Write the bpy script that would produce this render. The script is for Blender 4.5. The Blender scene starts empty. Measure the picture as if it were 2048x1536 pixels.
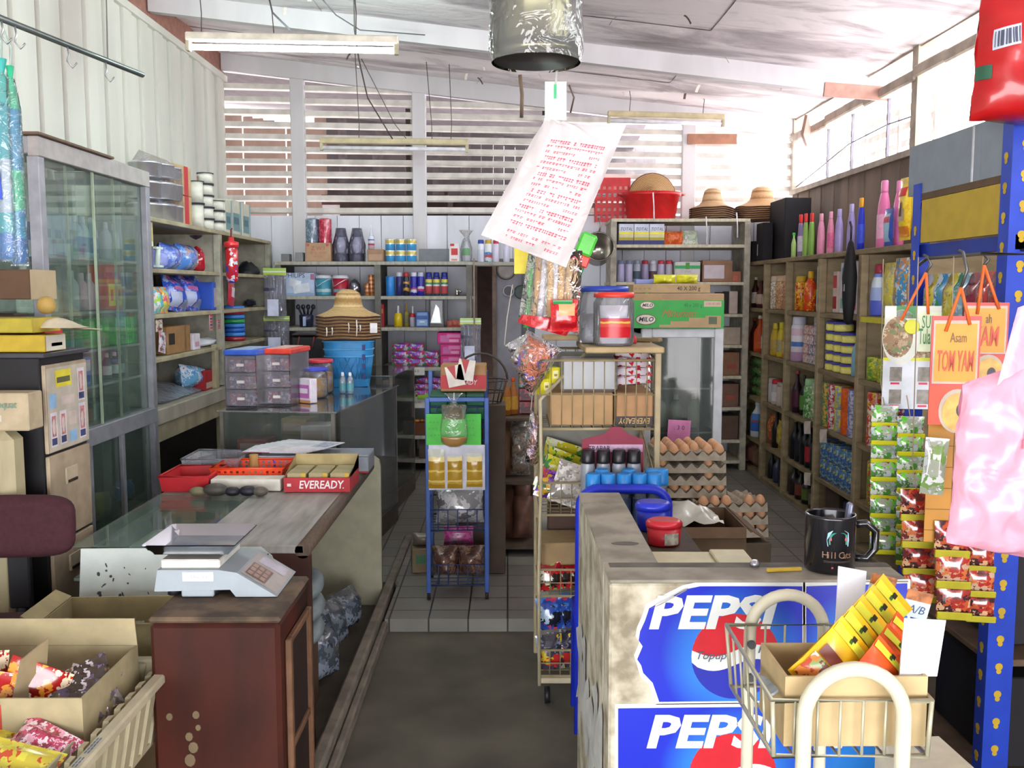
EXPO=0.32;WORLD=12.0;TUBE=85.0
import bpy,math,random
from math import sin,cos,pi,radians,atan,tan,sqrt
from mathutils import Vector,Matrix,noise
C=bpy.context.scene.collection
RND=random.Random(7)
FPX,CAMH=1900.0,1.55
PITCH,YAW=atan(188/1900.0),atan(9/1900.0)
Rv=Vector((cos(YAW),-sin(YAW),0))
Fv=Vector((sin(YAW)*cos(PITCH),cos(YAW)*cos(PITCH),-sin(PITCH)))
Uv=Rv.cross(Fv)
O=Vector((0,0,CAMH))
def ray(px,py):return Fv+Rv*((px-1024)/FPX)+Uv*((768-py)/FPX)
def at(px,py,Y):
 d=ray(px,py);return O+d*(Y/d.y)
def atz(px,py,z):
 d=ray(px,py);return O+d*((z-CAMH)/d.z)
def atx(px,py,X):
 d=ray(px,py);return O+d*(X/d.x)
_M={}
def lin(c):return c/12.92 if c<=.04045 else((c+.055)/1.055)**2.4
def rgb(h):
 h=h.lstrip('#');return tuple(lin(int(h[i:i+2],16)/255)for i in(0,2,4))
def nodes(name):
 m=bpy.data.materials.new(name);m.use_nodes=True
 nt=m.node_tree;b=nt.nodes['Principled BSDF'];return m,nt,b
def mat(h,r=.55,metal=0.,var=.12,sc=14.,bump=0.,spec=.4,h2=None,coat=0.,emit=0.,sheen=0.,stretch=None):
 key=('p',h,r,metal,var,sc,bump,spec,h2,coat,emit,stretch)
 if key in _M:return _M[key]
 m,nt,b=nodes('mat_%d'%len(_M));N=nt.nodes;L=nt.links
 c=rgb(h)
 tc=N.new('ShaderNodeTexCoord');nz=N.new('ShaderNodeTexNoise')
 nz.inputs['Scale'].default_value=sc;nz.inputs['Detail'].default_value=4
 src=tc.outputs['Object']
 if stretch:
  mp=N.new('ShaderNodeMapping');mp.inputs['Scale'].default_value=stretch
  L.new(src,mp.inputs['Vector']);src=mp.outputs['Vector']
 L.new(src,nz.inputs['Vector'])
 mx=N.new('ShaderNodeMix');mx.data_type='RGBA'
 if h2:a2=rgb(h2);a1=c
 else:a1=tuple(min(1,x*(1+var))for x in c);a2=tuple(x*(1-var)for x in c)
 mx.inputs[6].default_value=(*a1,1);mx.inputs[7].default_value=(*a2,1)
 rp=N.new('ShaderNodeMapRange');rp.inputs['From Min'].default_value=.38;rp.inputs['From Max'].default_value=.62
 L.new(nz.outputs['Fac'],rp.inputs['Value']);L.new(rp.outputs['Result'],mx.inputs[0])
 L.new(mx.outputs[2],b.inputs['Base Color'])
 b.inputs['Roughness'].default_value=r;b.inputs['Metallic'].default_value=metal
 b.inputs['Specular IOR Level'].default_value=spec
 if coat:b.inputs['Coat Weight'].default_value=coat;b.inputs['Coat Roughness'].default_value=.08
 if bump:
  bp=N.new('ShaderNodeBump');bp.inputs['Strength'].default_value=bump;bp.inputs['Distance'].default_value=.01
  L.new(nz.outputs['Fac'],bp.inputs['Height']);L.new(bp.outputs['Normal'],b.inputs['Normal'])
 if emit:
  b.inputs['Emission Color'].default_value=(*c,1);b.inputs['Emission Strength'].default_value=emit
 _M[key]=m;return m
def spots(h,cols,sc=60.,r=.4,spec=.5,coat=0.,thr=None):
 """several printed colours in cells (busy packaging print)"""
 key=('s',h,tuple(cols),sc,r)
 if key in _M:return _M[key]
 m,nt,b=nodes('print_%d'%len(_M));N=nt.nodes;L=nt.links
 tc=N.new('ShaderNodeTexCoord');vo=N.new('ShaderNodeTexVoronoi');vo.inputs['Scale'].default_value=sc*1.7
 dn=N.new('ShaderNodeTexNoise');dn.inputs['Scale'].default_value=sc*2.5;mp=N.new('ShaderNodeVectorMath');mp.operation='MULTIPLY_ADD';mp.inputs[1].default_value=(1.6/sc,)*3
 L.new(tc.outputs['Object'],dn.inputs[0]);L.new(dn.outputs['Color'],mp.inputs[0]);L.new(tc.outputs['Object'],mp.inputs[2]);L.new(mp.outputs[0],vo.inputs['Vector'])
 sp=N.new('ShaderNodeSeparateColor');L.new(vo.outputs['Color'],sp.inputs[0])
 cr=N.new('ShaderNodeValToRGB');cr.color_ramp.interpolation='CONSTANT'
 allc=[h]+list(cols);e=cr.color_ramp.elements
 e[0].position=0;e[0].color=(*rgb(allc[0]),1)
 t0=.45
 e[1].position=t0;e[1].color=(*rgb(allc[1]),1)
 for i,cc in enumerate(allc[2:]):
  q=e.new(t0+(1-t0)*(i+1)/max(1,len(allc)-1));q.color=(*rgb(cc),1)
 L.new(sp.outputs[0],cr.inputs[0]);L.new(cr.outputs[0],b.inputs['Base Color'])
 b.inputs['Roughness'].default_value=r;b.inputs['Specular IOR Level'].default_value=spec
 if coat:b.inputs['Coat Weight'].default_value=coat;b.inputs['Coat Roughness'].default_value=.06
 _M[key]=m;return m
def bands(stops,axis=2,lo=0.,hi=1.,r=.35,spec=.5,wob=0.,metal=0.):
 """printed bands of colour along an object axis; stops=[(pos,hex),...]"""
 key=('b',tuple(stops),axis,lo,hi,r,wob,metal)
 if key in _M:return _M[key]
 m,nt,b=nodes('bands_%d'%len(_M));N=nt.nodes;L=nt.links
 tc=N.new('ShaderNodeTexCoord');se=N.new('ShaderNodeSeparateXYZ');L.new(tc.outputs['Object'],se.inputs[0])
 v=se.outputs[axis]
 if wob:
  nz=N.new('ShaderNodeTexNoise');nz.inputs['Scale'].default_value=30;L.new(tc.outputs['Object'],nz.inputs['Vector'])
  ma=N.new('ShaderNodeMath');ma.operation='MULTIPLY_ADD';ma.inputs[1].default_value=wob
  L.new(nz.outputs['Fac'],ma.inputs[0]);L.new(v,ma.inputs[2]);v=ma.outputs[0]
 mr=N.new('ShaderNodeMapRange');mr.inputs['From Min'].default_value=lo;mr.inputs['From Max'].default_value=hi
 L.new(v,mr.inputs['Value'])
 cr=N.new('ShaderNodeValToRGB');cr.color_ramp.interpolation='CONSTANT';e=cr.color_ramp.elements
 for i,(p,hx)in enumerate(stops):
  q=e[i]if i<2 else e.new(p)
  q.position=p;q.color=(*rgb(hx),1)
 L.new(mr.outputs['Result'],cr.inputs[0]);L.new(cr.outputs[0],b.inputs['Base Color'])
 b.inputs['Roughness'].default_value=r;b.inputs['Specular IOR Level'].default_value=spec;b.inputs['Metallic'].default_value=metal
 _M[key]=m;return m
def clear(h='ffffff',op=.12,r=.08,gloss=.9,bump=.0,sc=30.,milky=0.):
 """thin clear plastic / glass: transparent film with a reflecting surface and some body colour"""
 key=('c',h,op,r,gloss,bump,sc,milky)
 if key in _M:return _M[key]
 m,nt,b=nodes('clear_%d'%len(_M));N=nt.nodes;L=nt.links
 out=N['Material Output'];N.remove(b)
 tr=N.new('ShaderNodeBsdfTransparent');c=rgb(h)
 tr.inputs[0].default_value=(*[1-(1-x)*.14 for x in c],1)
 pb=N.new('ShaderNodeBsdfPrincipled');pb.inputs['Base Color'].default_value=(*c,1);pb.inputs['Roughness'].default_value=.4
 if milky:pb.inputs['Subsurface Weight'].default_value=0.
 m1=N.new('ShaderNodeMixShader');m1.inputs[0].default_value=op
 L.new(tr.outputs[0],m1.inputs[1]);L.new(pb.outputs[0],m1.inputs[2])
 gl=N.new('ShaderNodeBsdfGlossy');gl.inputs['Roughness'].default_value=r
 lw=N.new('ShaderNodeFresnel');lw.inputs['IOR'].default_value=1.5
 mu=N.new('ShaderNodeMath');mu.operation='MULTIPLY';mu.inputs[1].default_value=gloss;mu.use_clamp=True
 L.new(lw.outputs[0],mu.inputs[0])
 m2=N.new('ShaderNodeMixShader');L.new(mu.outputs[0],m2.inputs[0]);L.new(m1.outputs[0],m2.inputs[1]);L.new(gl.outputs[0],m2.inputs[2])
 if bump:
  tc=N.new('ShaderNodeTexCoord');nz=N.new('ShaderNodeTexNoise');nz.inputs['Scale'].default_value=sc;nz.inputs['Distortion'].default_value=1.2
  L.new(tc.outputs['Object'],nz.inputs['Vector'])
  bp=N.new('ShaderNodeBump');bp.inputs['Strength'].default_value=bump;bp.inputs['Distance'].default_value=.02
  L.new(nz.outputs['Fac'],bp.inputs['Height'])
  for n in(gl,pb,lw):L.new(bp.outputs[0],n.inputs['Normal'])
 L.new(m2.outputs[0],out.inputs[0]);_M[key]=m;return m
I4=Matrix.Identity(4)
def T(x,y,z):return Matrix.Translation((x,y,z))
def RZ(a):return Matrix.Rotation(radians(a),4,'Z')
def RX(a):return Matrix.Rotation(radians(a),4,'X')
def RY(a):return Matrix.Rotation(radians(a),4,'Y')
_FONT={}
class MB:
 def __init__(s):s.v=[];s.f=[];s.mi=[];s.sm=[];s.M=I4
 def add(s,vs,fs,m=0,sm=False):
  o=len(s.v);M=s.M
  s.v+=[tuple(M@Vector(p))for p in vs]
  for f in fs:s.f.append(tuple(o+i for i in f));s.mi.append(m);s.sm.append(sm)
  return s
 def box(s,x0,y0,z0,x1,y1,z1,m=0,ch=0.):
  if not ch:
   return s.add([(x0,y0,z0),(x1,y0,z0),(x1,y1,z0),(x0,y1,z0),(x0,y0,z1),(x1,y0,z1),(x1,y1,z1),(x0,y1,z1)],[(3,2,1,0),(4,5,6,7),(0,1,5,4),(1,2,6,5),(2,3,7,6),(3,0,4,7)],m)
  c=min(ch,(x1-x0)*.49,(y1-y0)*.49,(z1-z0)*.49);V=[];ix={}
  for i in(0,1):
   for j in(0,1):
    for k in(0,1):
     X,Y,Z=(x0,x1)[i],(y0,y1)[j],(z0,z1)[k];dx,dy,dz=(c,-c)[i],(c,-c)[j],(c,-c)[k]
     for a,p in enumerate(((X,Y+dy,Z+dz),(X+dx,Y,Z+dz),(X+dx,Y+dy,Z))):
      ix[i,j,k,a]=len(V);V.append(p)
  F=[]
  for i in(0,1):
   q=[ix[i,0,0,0],ix[i,1,0,0],ix[i,1,1,0],ix[i,0,1,0]];F.append(q if i else q[::-1])
   q=[ix[0,i,0,1],ix[0,i,1,1],ix[1,i,1,1],ix[1,i,0,1]];F.append(q if i else q[::-1])
   q=[ix[0,0,i,2],ix[1,0,i,2],ix[1,1,i,2],ix[0,1,i,2]];F.append(q if i else q[::-1])
  for i in(0,1):
   for j in(0,1):
    q=[ix[i,j,0,0],ix[i,j,1,0],ix[i,j,1,1],ix[i,j,0,1]];F.append(q if(i==j)else q[::-1])
    q=[ix[i,0,j,0],ix[i,0,j,2],ix[i,1,j,2],ix[i,1,j,0]];F.append(q if(i==j)else q[::-1])
    q=[ix[0,i,j,1],ix[1,i,j,1],ix[1,i,j,2],ix[0,i,j,2]];F.append(q if(i==j)else q[::-1])
    for k in(0,1):
     q=[ix[i,j,k,0],ix[i,j,k,1],ix[i,j,k,2]];F.append(q if(i+j+k)%2 else q[::-1])
  return s.add(V,F,m)
 def cbox(s,cx,cy,cz,sx,sy,sz,m=0,ch=0.):return s.box(cx-sx/2,cy-sy/2,cz-sz/2,cx+sx/2,cy+sy/2,cz+sz/2,m,ch)
 def lathe(s,prof,n=16,m=0,ms=None,sx=1.,sy=1.,cap=True,sm=True):
  V=[];F=[]
  for r,z in prof:V+=[(r*sx*cos(2*pi*k/n),r*sy*sin(2*pi*k/n),z)for k in range(n)]
  for i in range(len(prof)-1):
   fs=[(i*n+k,i*n+(k+1)%n,(i+1)*n+(k+1)%n,(i+1)*n+k)for k in range(n)]
   if ms:
    s_=ms[i]
   else:s_=m
   F.append((fs,s_))
  o=len(s.v);s.v+=[tuple(s.M@Vector(p))for p in V]
  for fs,mm in F:
   for f in fs:s.f.append(tuple(o+i for i in f));s.mi.append(mm);s.sm.append(sm)
  if cap:
   if prof[0][0]>1e-5:s.f.append(tuple(o+k for k in range(n))[::-1]);s.mi.append(ms[0]if ms else m);s.sm.append(False)
   if prof[-1][0]>1e-5:
    q=(len(prof)-1)*n;s.f.append(tuple(o+q+k for k in range(n)));s.mi.append(ms[-1]if ms else m);s.sm.append(False)
  return s
 def cyl(s,p0,p1,r0,r1=None,n=10,m=0,cap=True):
  r1=r0 if r1 is None else r1;p0=Vector(p0);p1=Vector(p1);d=p1-p0
  q=d.to_track_quat('Z','Y').to_matrix().to_4x4();old=s.M
  s.M=old@Matrix.Translation(p0)@q
  s.lathe([(r0,0),(r1,d.length)],n,m,cap=cap);s.M=old;return s
 def tube(s,pts,r,n=8,m=0,closed=False,cap=True):
  P=[Vector(p)for p in pts];k=len(P)
  tg=[]
  for i in range(k):
   a=P[(i-1)%k]if(closed or i>0)else P[i];b=P[(i+1)%k]if(closed or i<k-1)else P[i]
   d=(b-a);tg.append(d.normalized()if d.length>1e-9 else Vector((0,0,1)))
  up=Vector((0,0,1))if abs(tg[0].z)<.9 else Vector((1,0,0))
  nx=tg[0].cross(up).normalized();V=[];rr=r if isinstance(r,(list,tuple))else[r]*k
  for i in range(k):
   nx=(nx-tg[i]*nx.dot(tg[i]))
   nx=nx.normalized()if nx.length>1e-6 else tg[i].orthogonal().normalized()
   by=tg[i].cross(nx)
   V+=[P[i]+(nx*cos(2*pi*j/n)+by*sin(2*pi*j/n))*rr[i]for j in range(n)]
  F=[]
  for i in range(k if closed else k-1):
   a,b=i*n,((i+1)%k)*n
   F+=[(a+j,a+(j+1)%n,b+(j+1)%n,b+j)for j in range(n)]
  s.add(V,F,m,True)
  if cap and not closed:
   o=len(s.v)-len(V);s.f.append(tuple(o+j for j in range(n))[::-1]);s.mi.append(m);s.sm.append(False)
   q=o+(k-1)*n;s.f.append(tuple(q+j for j in range(n)));s.mi.append(m);s.sm.append(False)
  return s
 def prism(s,poly,z0,z1,m=0,mside=None):
  n=len(poly);V=[(x,y,z0)for x,y in poly]+[(x,y,z1)for x,y in poly]
  s.add(V,[tuple(range(n))[::-1],tuple(range(n,2*n))],m)
  o=len(s.v)-2*n;ms=m if mside is None else mside
  for i in range(n):
   j=(i+1)%n;s.f.append((o+i,o+j,o+n+j,o+n+i));s.mi.append(ms);s.sm.append(False)
  return s
 def poly(s,pts,m=0):return s.add(pts,[tuple(range(len(pts)))],m)
 def grid(s,fn,nu,nv,m=0,sm=True,closeu=False):
  V=[fn(i/nu,j/nv)for j in range(nv+1)for i in range(nu+(0 if closeu else 1))];w=nu if closeu else nu+1
  F=[(j*w+i,j*w+(i+1)%w,(j+1)*w+(i+1)%w,(j+1)*w+i)for j in range(nv)for i in range(nu)]
  return s.add(V,F,m,sm)
 def ell(s,c,rx,ry,rz,n=12,m=0,k=8):
  old=s.M;s.M=old@T(*c)
  V=[];F=[]
  for i in range(k+1):
   a=pi*i/k
   V+=[(rx*sin(a)*cos(2*pi*j/n),ry*sin(a)*sin(2*pi*j/n),-rz*cos(a))for j in range(n)]
  for i in range(k):F+=[(i*n+j,i*n+(j+1)%n,(i+1)*n+(j+1)%n,(i+1)*n+j)for j in range(n)]
  s.add(V,F,m,True);s.M=old;return s
 def rect(s,x0,z0,x1,z1,y,m=0):
  """printed patch on a face looking to -y"""
  return s.add([(x0,y,z0),(x1,y,z0),(x1,y,z1),(x0,y,z1)],[(0,1,2,3)],m)
 def text(s,txt,size,x,y,z,m=0,shear=0.,bold=0.,sx=1.,align='CENTER',plane='front',M=None):
  """lettering lying on a face that looks to -y (plane front) or +z (plane top)"""
  key=(txt,shear,bold,align)
  if key not in _FONT:
   cu=bpy.data.curves.new('t','FONT');cu.body=txt;cu.size=1;cu.shear=shear;cu.offset=bold;cu.align_x=align;cu.align_y='CENTER'
   cu.resolution_u=2
   o=bpy.data.objects.new('t',cu);C.objects.link(o)
   dg=bpy.context.evaluated_depsgraph_get();me=bpy.data.meshes.new_from_object(o.evaluated_get(dg))
   _FONT[key]=([tuple(v.co)for v in me.vertices],[tuple(p.vertices)for p in me.polygons])
   bpy.data.objects.remove(o);bpy.data.curves.remove(cu);bpy.data.meshes.remove(me)
  V,F=_FONT[key]
  if M is not None:P=[M@Vector((a*size*sx,b*size,0))for a,b,_ in V]
  elif plane=='front':P=[(x+a*size*sx,y,z+b*size)for a,b,_ in V]
  else:P=[(x+a*size*sx,y+b*size,z)for a,b,_ in V]
  return s.add(P,F,m)
 def mesh(s,name,mats):
  me=bpy.data.meshes.new(name);me.from_pydata(s.v,[],s.f)
  for q in mats:me.materials.append(q)
  me.polygons.foreach_set('material_index',s.mi);me.polygons.foreach_set('use_smooth',s.sm)
  me.update();return me
 def build(s,name,mats,parent=None,loc=(0,0,0),rz=0.):
  if not isinstance(mats,(list,tuple)):mats=[mats]
  return link(name,s.mesh(name,mats),parent,loc,rz)
def link(name,me,parent=None,loc=(0,0,0),rz=0.):
 o=bpy.data.objects.new(name,me);C.objects.link(o);o.location=loc;o.rotation_euler=(0,0,radians(rz))
 if parent is not None:o.parent=parent
 return o
def tag(o,label,cat,group=None,kind=None):
 o['label']=label;o['category']=cat
 if group:o['group']=group
 if kind:o['kind']=kind
 return o
def thing(name,label,cat,loc=(0,0,0),rz=0.,group=None):
 o=bpy.data.objects.new(name,None);C.objects.link(o);o.empty_display_size=.05
 o.location=loc;o.rotation_euler=(0,0,radians(rz));return tag(o,label,cat,group)
def struct(name,mb,mats,label=None,cat=None):
 o=mb.build(name,mats);o['kind']='structure'
 o['label']=label or name.replace('_',' ');o['category']=cat or name.split('_')[0]
 return o
def dup(root,loc,rz,label,group=None,scale=None):
 r=root.copy();C.objects.link(r);r.location=loc;r.rotation_euler=(root.rotation_euler[0],root.rotation_euler[1],radians(rz));r['label']=label
 if group:r['group']=group
 if scale:r.scale=scale
 for ch in list(root.children):
  c=ch.copy();C.objects.link(c);c.parent=r
  for g in ch.children:
   d=g.copy();C.objects.link(d);d.parent=c
 return r
ORD=['first','second','third','fourth','fifth','sixth','seventh','eighth','ninth','tenth','eleventh','twelfth']
def nth(i,n,side='left',other='right'):
 """leftmost / second from the left / ... / rightmost"""
 if n==1:return ''
 if i==0:return side+'most' if side in('left','right','top','bottom')else 'nearest'
 if i==n-1:return(other+'most')if other in('left','right','top','bottom')else 'farthest'
 return ORD[i]+' from '+side
XL,XR,YB,YF=-2.42,2.47,8.32,-1.0
def zc(x):return 3.28-.113*x
cam=bpy.data.objects.new('camera',bpy.data.cameras.new('camera'));C.objects.link(cam)
cam.data.sensor_width=36;cam.data.lens=FPX/2048*36;cam.data.clip_start=.05
cam.location=O;cam.rotation_euler=(pi/2-PITCH,0,-YAW)
bpy.context.scene.camera=cam
sc=bpy.context.scene
sc.view_settings.view_transform='Standard';sc.view_settings.look='None'
sc.view_settings.exposure=EXPO;sc.view_settings.gamma=1
w=bpy.data.worlds.new('World');sc.world=w;w.use_nodes=True
wn=w.node_tree;bg=wn.nodes['Background']
wtc=wn.nodes.new('ShaderNodeTexCoord');wsx=wn.nodes.new('ShaderNodeSeparateXYZ');wn.links.new(wtc.outputs['Generated'],wsx.inputs[0])
wcr=wn.nodes.new('ShaderNodeValToRGB');e=wcr.color_ramp.elements
e[0].position=.42;e[0].color=(1.0,.92,.93,1);e[1].position=.54;e[1].color=(.93,.96,1.0,1)
wmr=wn.nodes.new('ShaderNodeMapRange');wmr.inputs['From Min'].default_value=-1;wn.links.new(wsx.outputs[2],wmr.inputs['Value'])
wn.links.new(wmr.outputs[0],wcr.inputs[0]);wn.links.new(wcr.outputs[0],bg.inputs[0]);bg.inputs[1].default_value=WORLD
sc.cycles.max_bounces=8;sc.cycles.transparent_max_bounces=16;sc.cycles.caustics_reflective=False;sc.cycles.caustics_refractive=False
sc.cycles.sample_clamp_indirect=6
white_board=mat('#d3d2d6',.6,var=.08,sc=3,stretch=(1,1,.25))
white_paint=mat('#d6d6de',.55,var=.1,sc=5)
dark_gap=mat('#6f6c72',.8)
grey_board=mat('#b9bcc4',.7,var=.1,sc=4,stretch=(1,1,.3))
brown_board=mat('#84685a',.8,var=.2,sc=6,stretch=(3,3,.6))
old_wood=mat('#7d7468',.75,var=.22,sc=9,stretch=(1,1,4))
dusty_wood=mat('#8f8570',.75,var=.2,sc=7,stretch=(4,.7,4))
m,nt,b=nodes('concrete');N=nt.nodes;L=nt.links
tc=N.new('ShaderNodeTexCoord');n1=N.new('ShaderNodeTexNoise');n1.inputs['Scale'].default_value=3.0;n1.inputs['Detail'].default_value=8
n2=N.new('ShaderNodeTexNoise');n2.inputs['Scale'].default_value=60
L.new(tc.outputs['Object'],n1.inputs[0]);L.new(tc.outputs['Object'],n2.inputs[0])
cr=N.new('ShaderNodeValToRGB');e=cr.color_ramp.elements;e[0].position=.35;e[0].color=(*rgb('#4b463c'),1);e[1].position=.75;e[1].color=(*rgb('#6d675a'),1)
L.new(n1.outputs['Fac'],cr.inputs[0]);L.new(cr.outputs[0],b.inputs['Base Color']);b.inputs['Roughness'].default_value=.8
bp=N.new('ShaderNodeBump');bp.inputs['Strength'].default_value=.25;L.new(n2.outputs['Fac'],bp.inputs['Height']);L.new(bp.outputs[0],b.inputs['Normal'])
concrete=m
m,nt,b=nodes('floor_tiles');N=nt.nodes;L=nt.links
tc=N.new('ShaderNodeTexCoord');br=N.new('ShaderNodeTexBrick');br.offset=0;br.inputs['Scale'].default_value=1
br.inputs['Brick Width'].default_value=.18;br.inputs['Row Height'].default_value=.18;br.inputs['Mortar Size'].default_value=.004
br.inputs['Color1'].default_value=(*rgb('#9a978f'),1);br.inputs['Color2'].default_value=(*rgb('#8c8a84'),1);br.inputs['Mortar'].default_value=(*rgb('#3b3832'),1)
nz=N.new('ShaderNodeTexNoise');nz.inputs['Scale'].default_value=4;nz.inputs['Detail'].default_value=6;L.new(tc.outputs['Object'],nz.inputs[0])
mx=N.new('ShaderNodeMix');mx.data_type='RGBA';mx.blend_type='MULTIPLY';mx.inputs[7].default_value=(.55,.52,.48,1)
L.new(tc.outputs['Object'],br.inputs['Vector']);L.new(br.outputs[0],mx.inputs[6]);L.new(nz.outputs['Fac'],mx.inputs[0]);L.new(mx.outputs[2],b.inputs['Base Color'])
b.inputs['Roughness'].default_value=.35;tiles=m
struct('floor',MB().box(XL-.3,YF-6,-.12,XR+.3,YB,0),concrete,'dark rough concrete floor in the front of the shop','floor')
fb=MB().box(-.56,4.2,0,XR,YB,.06).box(XL,4.75,0,-.56,YB,.06)
struct('floor_step',fb,tiles,'raised grey square tiled floor of the back half of the shop','floor')
cb=MB();cb.box(-.62,2.75,0,-.575,5.6,.085,ch=.008);cb.box(-.572,2.7,0,-.545,4.2,.05,ch=.006)
struct('trim_1',cb,old_wood,'worn wooden kerb planks lying along the aisle floor','trim')
lb=MB();y=YF;k=0;r_=random.Random(3)
while y<YB:
 wd=.15 if k%2==0 else .125
 lb.box(XL-.02,y,0,XL+(.02 if k%2==0 else .004),min(y+wd-.02,YB),3.36,0);y+=wd;k+=1
lb.box(XL-.06,YF,0,XL-.02,YB,3.36,1)
lb.box(XL-.02,YF,3.31,XL+.035,YB,3.36,0)
lb.box(XL-.05,YF,3.36,XL-.01,YB,3.62,2)
struct('wall_left',lb,[mat('#dadbd2',.55,var=.07,sc=2.2,stretch=(1,1,.2)),mat('#6f7074',.8),mat('#a5786a',.8)],'white vertical board wall on the left','wall')
rb=MB();y=YF;k=0
while y<YB:
 rb.box(XR-.008-(k%2)*.006,y,0,XR+.03,min(y+.145,YB),2.37,0);y+=.15;k+=1
rb.box(XR+.03,YF,0,XR+.06,YB,2.37,1)
struct('wall_right',rb,[mat('#7d6e62',.8,var=.18,sc=5,stretch=(1,1,.25)),dark_gap],'brown grey board wall under the right clerestory','wall')
wb=MB();pw=mat('#a79c8e',.7,var=.18,sc=8)
wb.box(XR-.04,YF,2.36,XR+.06,YB,2.40,0)
for i in range(24):
 y0=YF+i*.4;dz=.012*sin(i*1.7)
 wb.box(XR-.05,y0,2.80+dz,XR+.05,y0+.42,2.87+dz,0,.01)
for y0 in(8.24,5.78,3.4,1.0):wb.box(XR-.035,y0,2.38,XR+.055,y0+.08,3.0,0)
for y0 in(7.5,6.98,6.33,4.6,4.0):wb.box(XR+.012,y0,2.4,XR+.03,y0+.016,2.82,2)
wb.tube([(XR,YB-.02,2.42),(XR,7.7,2.5),(XR,7.0,2.60),(XR,6.3,2.62),(XR,5.8,2.60)],.005,6,2)
for i in range(4):wb.box(XR+.22,YF,2.40+i*.115,XR+.235,YB-.15,2.445+i*.115,1)
for y0 in(7.8,7.2,6.6,6.05,5.2,4.5):wb.box(XR+.2,y0,2.3,XR+.22,y0+.035,2.86,1)
wb.box(XR-.02,YF,2.985,XR+.03,YB,3.005,0)
struct('window_1',wb,[pw,mat('#f0eae8',.6),mat('#6d6a75',.6)],'long open clerestory window with outside slats, on the right','window')
bw=MB();x=XL;k=0
while x<XR:
 x1=min(x+.19,XR)
 if x1<-.30 or x>.16:bw.box(x,YB+.004*(k%2),0,x1-.005,YB+.04,2.19,0)
 else:bw.box(x,YB+.004*(k%2),1.80,x1-.005,YB+.04,2.19,0)
 x+=.19;k+=1
bw.box(XL,YB+.04,0,-.30,YB+.06,2.19,1);bw.box(.10,YB+.04,0,XR,YB+.06,2.19,1);bw.box(-.3,YB+.04,1.82,.1,YB+.06,2.19,1)
struct('wall_back',bw,[mat('#e0e3ee',.65,var=.08,sc=4,stretch=(1,1,.3)),mat('#76777e',.8)],'pale grey board wall behind the back shelves','wall')
px_=[-1.79,-.755,.42,1.555]
for i,xx in enumerate(px_):
 pb=MB().box(xx-.058,YB-.05,1.75,xx+.058,YB+.03,zc(xx)-.05,0,.006)
 struct('trim_%d'%(i+2),pb,white_board,['white post left of the slatted bays','white post between the slatted bays','white post behind the hanging carrier bags','white post behind the straw hats'][i],'post')
pl=MB();pl.add([(XL,YB-.06,zc(XL)-.15),(XR,YB-.06,zc(XR)-.15),(XR,YB+.04,zc(XR)-.15),(XL,YB+.04,zc(XL)-.15),(XL,YB-.06,zc(XL)),(XR,YB-.06,zc(XR)),(XR,YB+.04,zc(XR)),(XL,YB+.04,zc(XL))],[(3,2,1,0),(4,5,6,7),(0,1,5,4),(1,2,6,5),(2,3,7,6),(3,0,4,7)])
struct('trim_6',pl,white_board,'white sloping top plate above the slatted back wall','beam')
pl=MB();y0=6.62
pl.add([(XL,y0,zc(XL)-.135),(XR,y0,zc(XR)-.135),(XR,y0+.07,zc(XR)-.135),(XL,y0+.07,zc(XL)-.135),(XL,y0,zc(XL)),(XR,y0,zc(XR)),(XR,y0+.07,zc(XR)),(XL,y0+.07,zc(XL))],[(3,2,1,0),(4,5,6,7),(0,1,5,4),(1,2,6,5),(2,3,7,6),(3,0,4,7)])
struct('trim_7',pl,white_board,'white roof beam crossing under the ceiling in front of the slats','beam')
edges=[XL]+px_+[XR]
for i in range(5):
 x0,x1=edges[i]+.05,edges[i+1]-.05;sl=MB();rr=random.Random(i)
 n=11
 for k in range(n):
  z0=2.215+k*.098;
  if z0>zc((x0+x1)/2)-.14:continue
  s_=-.0028*k;mid=(x0+x1)/2;zl=z0+s_*(x0)*1.0;zr=z0+s_*(x1)*1.0
  zl+=rr.uniform(-.004,.004);h=.042
  sl.add([(x0-.1,YB-.012,zl),(x1+.1,YB-.012,zr),(x1+.1,YB+.012,zr-.012),(x0-.1,YB+.012,zl-.012),(x0-.1,YB-.012,zl+h),(x1+.1,YB-.012,zr+h),(x1+.1,YB+.012,zr+h-.012),(x0-.1,YB+.012,zl+h-.012)],[(3,2,1,0),(4,5,6,7),(0,1,5,4),(1,2,6,5),(2,3,7,6),(3,0,4,7)],0)
 if i in(1,2):
  sl.box(x1-.07,YB+.03,2.2,x1-.03,YB+.06,3.1,1)
 struct('window_%d'%(i+2),sl,[mat('#d6d2cc',.6,var=.12,sc=9),mat('#3a332f',.8)],['narrow slatted bay in the far left corner','wide slatted bay behind the dark fluorescent fitting','slatted bay left of the hanging printed bag','slatted bay behind the red basin','bright slatted bay behind the straw hats'][i],'window')
rw=MB();x=-3.4;k=0;rr=random.Random(11)
while x<1.6:
 wd=rr.uniform(.09,.13);g=.014 if x<-2.0 and k%4==1 else .001
 top=3.25+.18*(-2.3-x)if x<-2 else 3.5
 rw.box(x,10.0,1.2,x+wd-g,10.03,top,0 if x<-1.9 else(1 if k%3 else 2));x+=wd;k+=1
rw.box(-1.9,9.9,1.0,1.4,9.98,2.42,3);rw.box(-1.9,9.86,2.42,1.4,9.95,2.52,4)
struct('wall_rear',rw,[mat('#9a8478',.8,var=.15,sc=5,stretch=(1,1,.3)),mat('#5d5759',.8,var=.2,sc=4),mat('#6a6264',.8,var=.2),mat('#b9b4b6',.7),mat('#3f2b29',.8)],'old plank wall of the yard behind the slats','wall')
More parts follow.
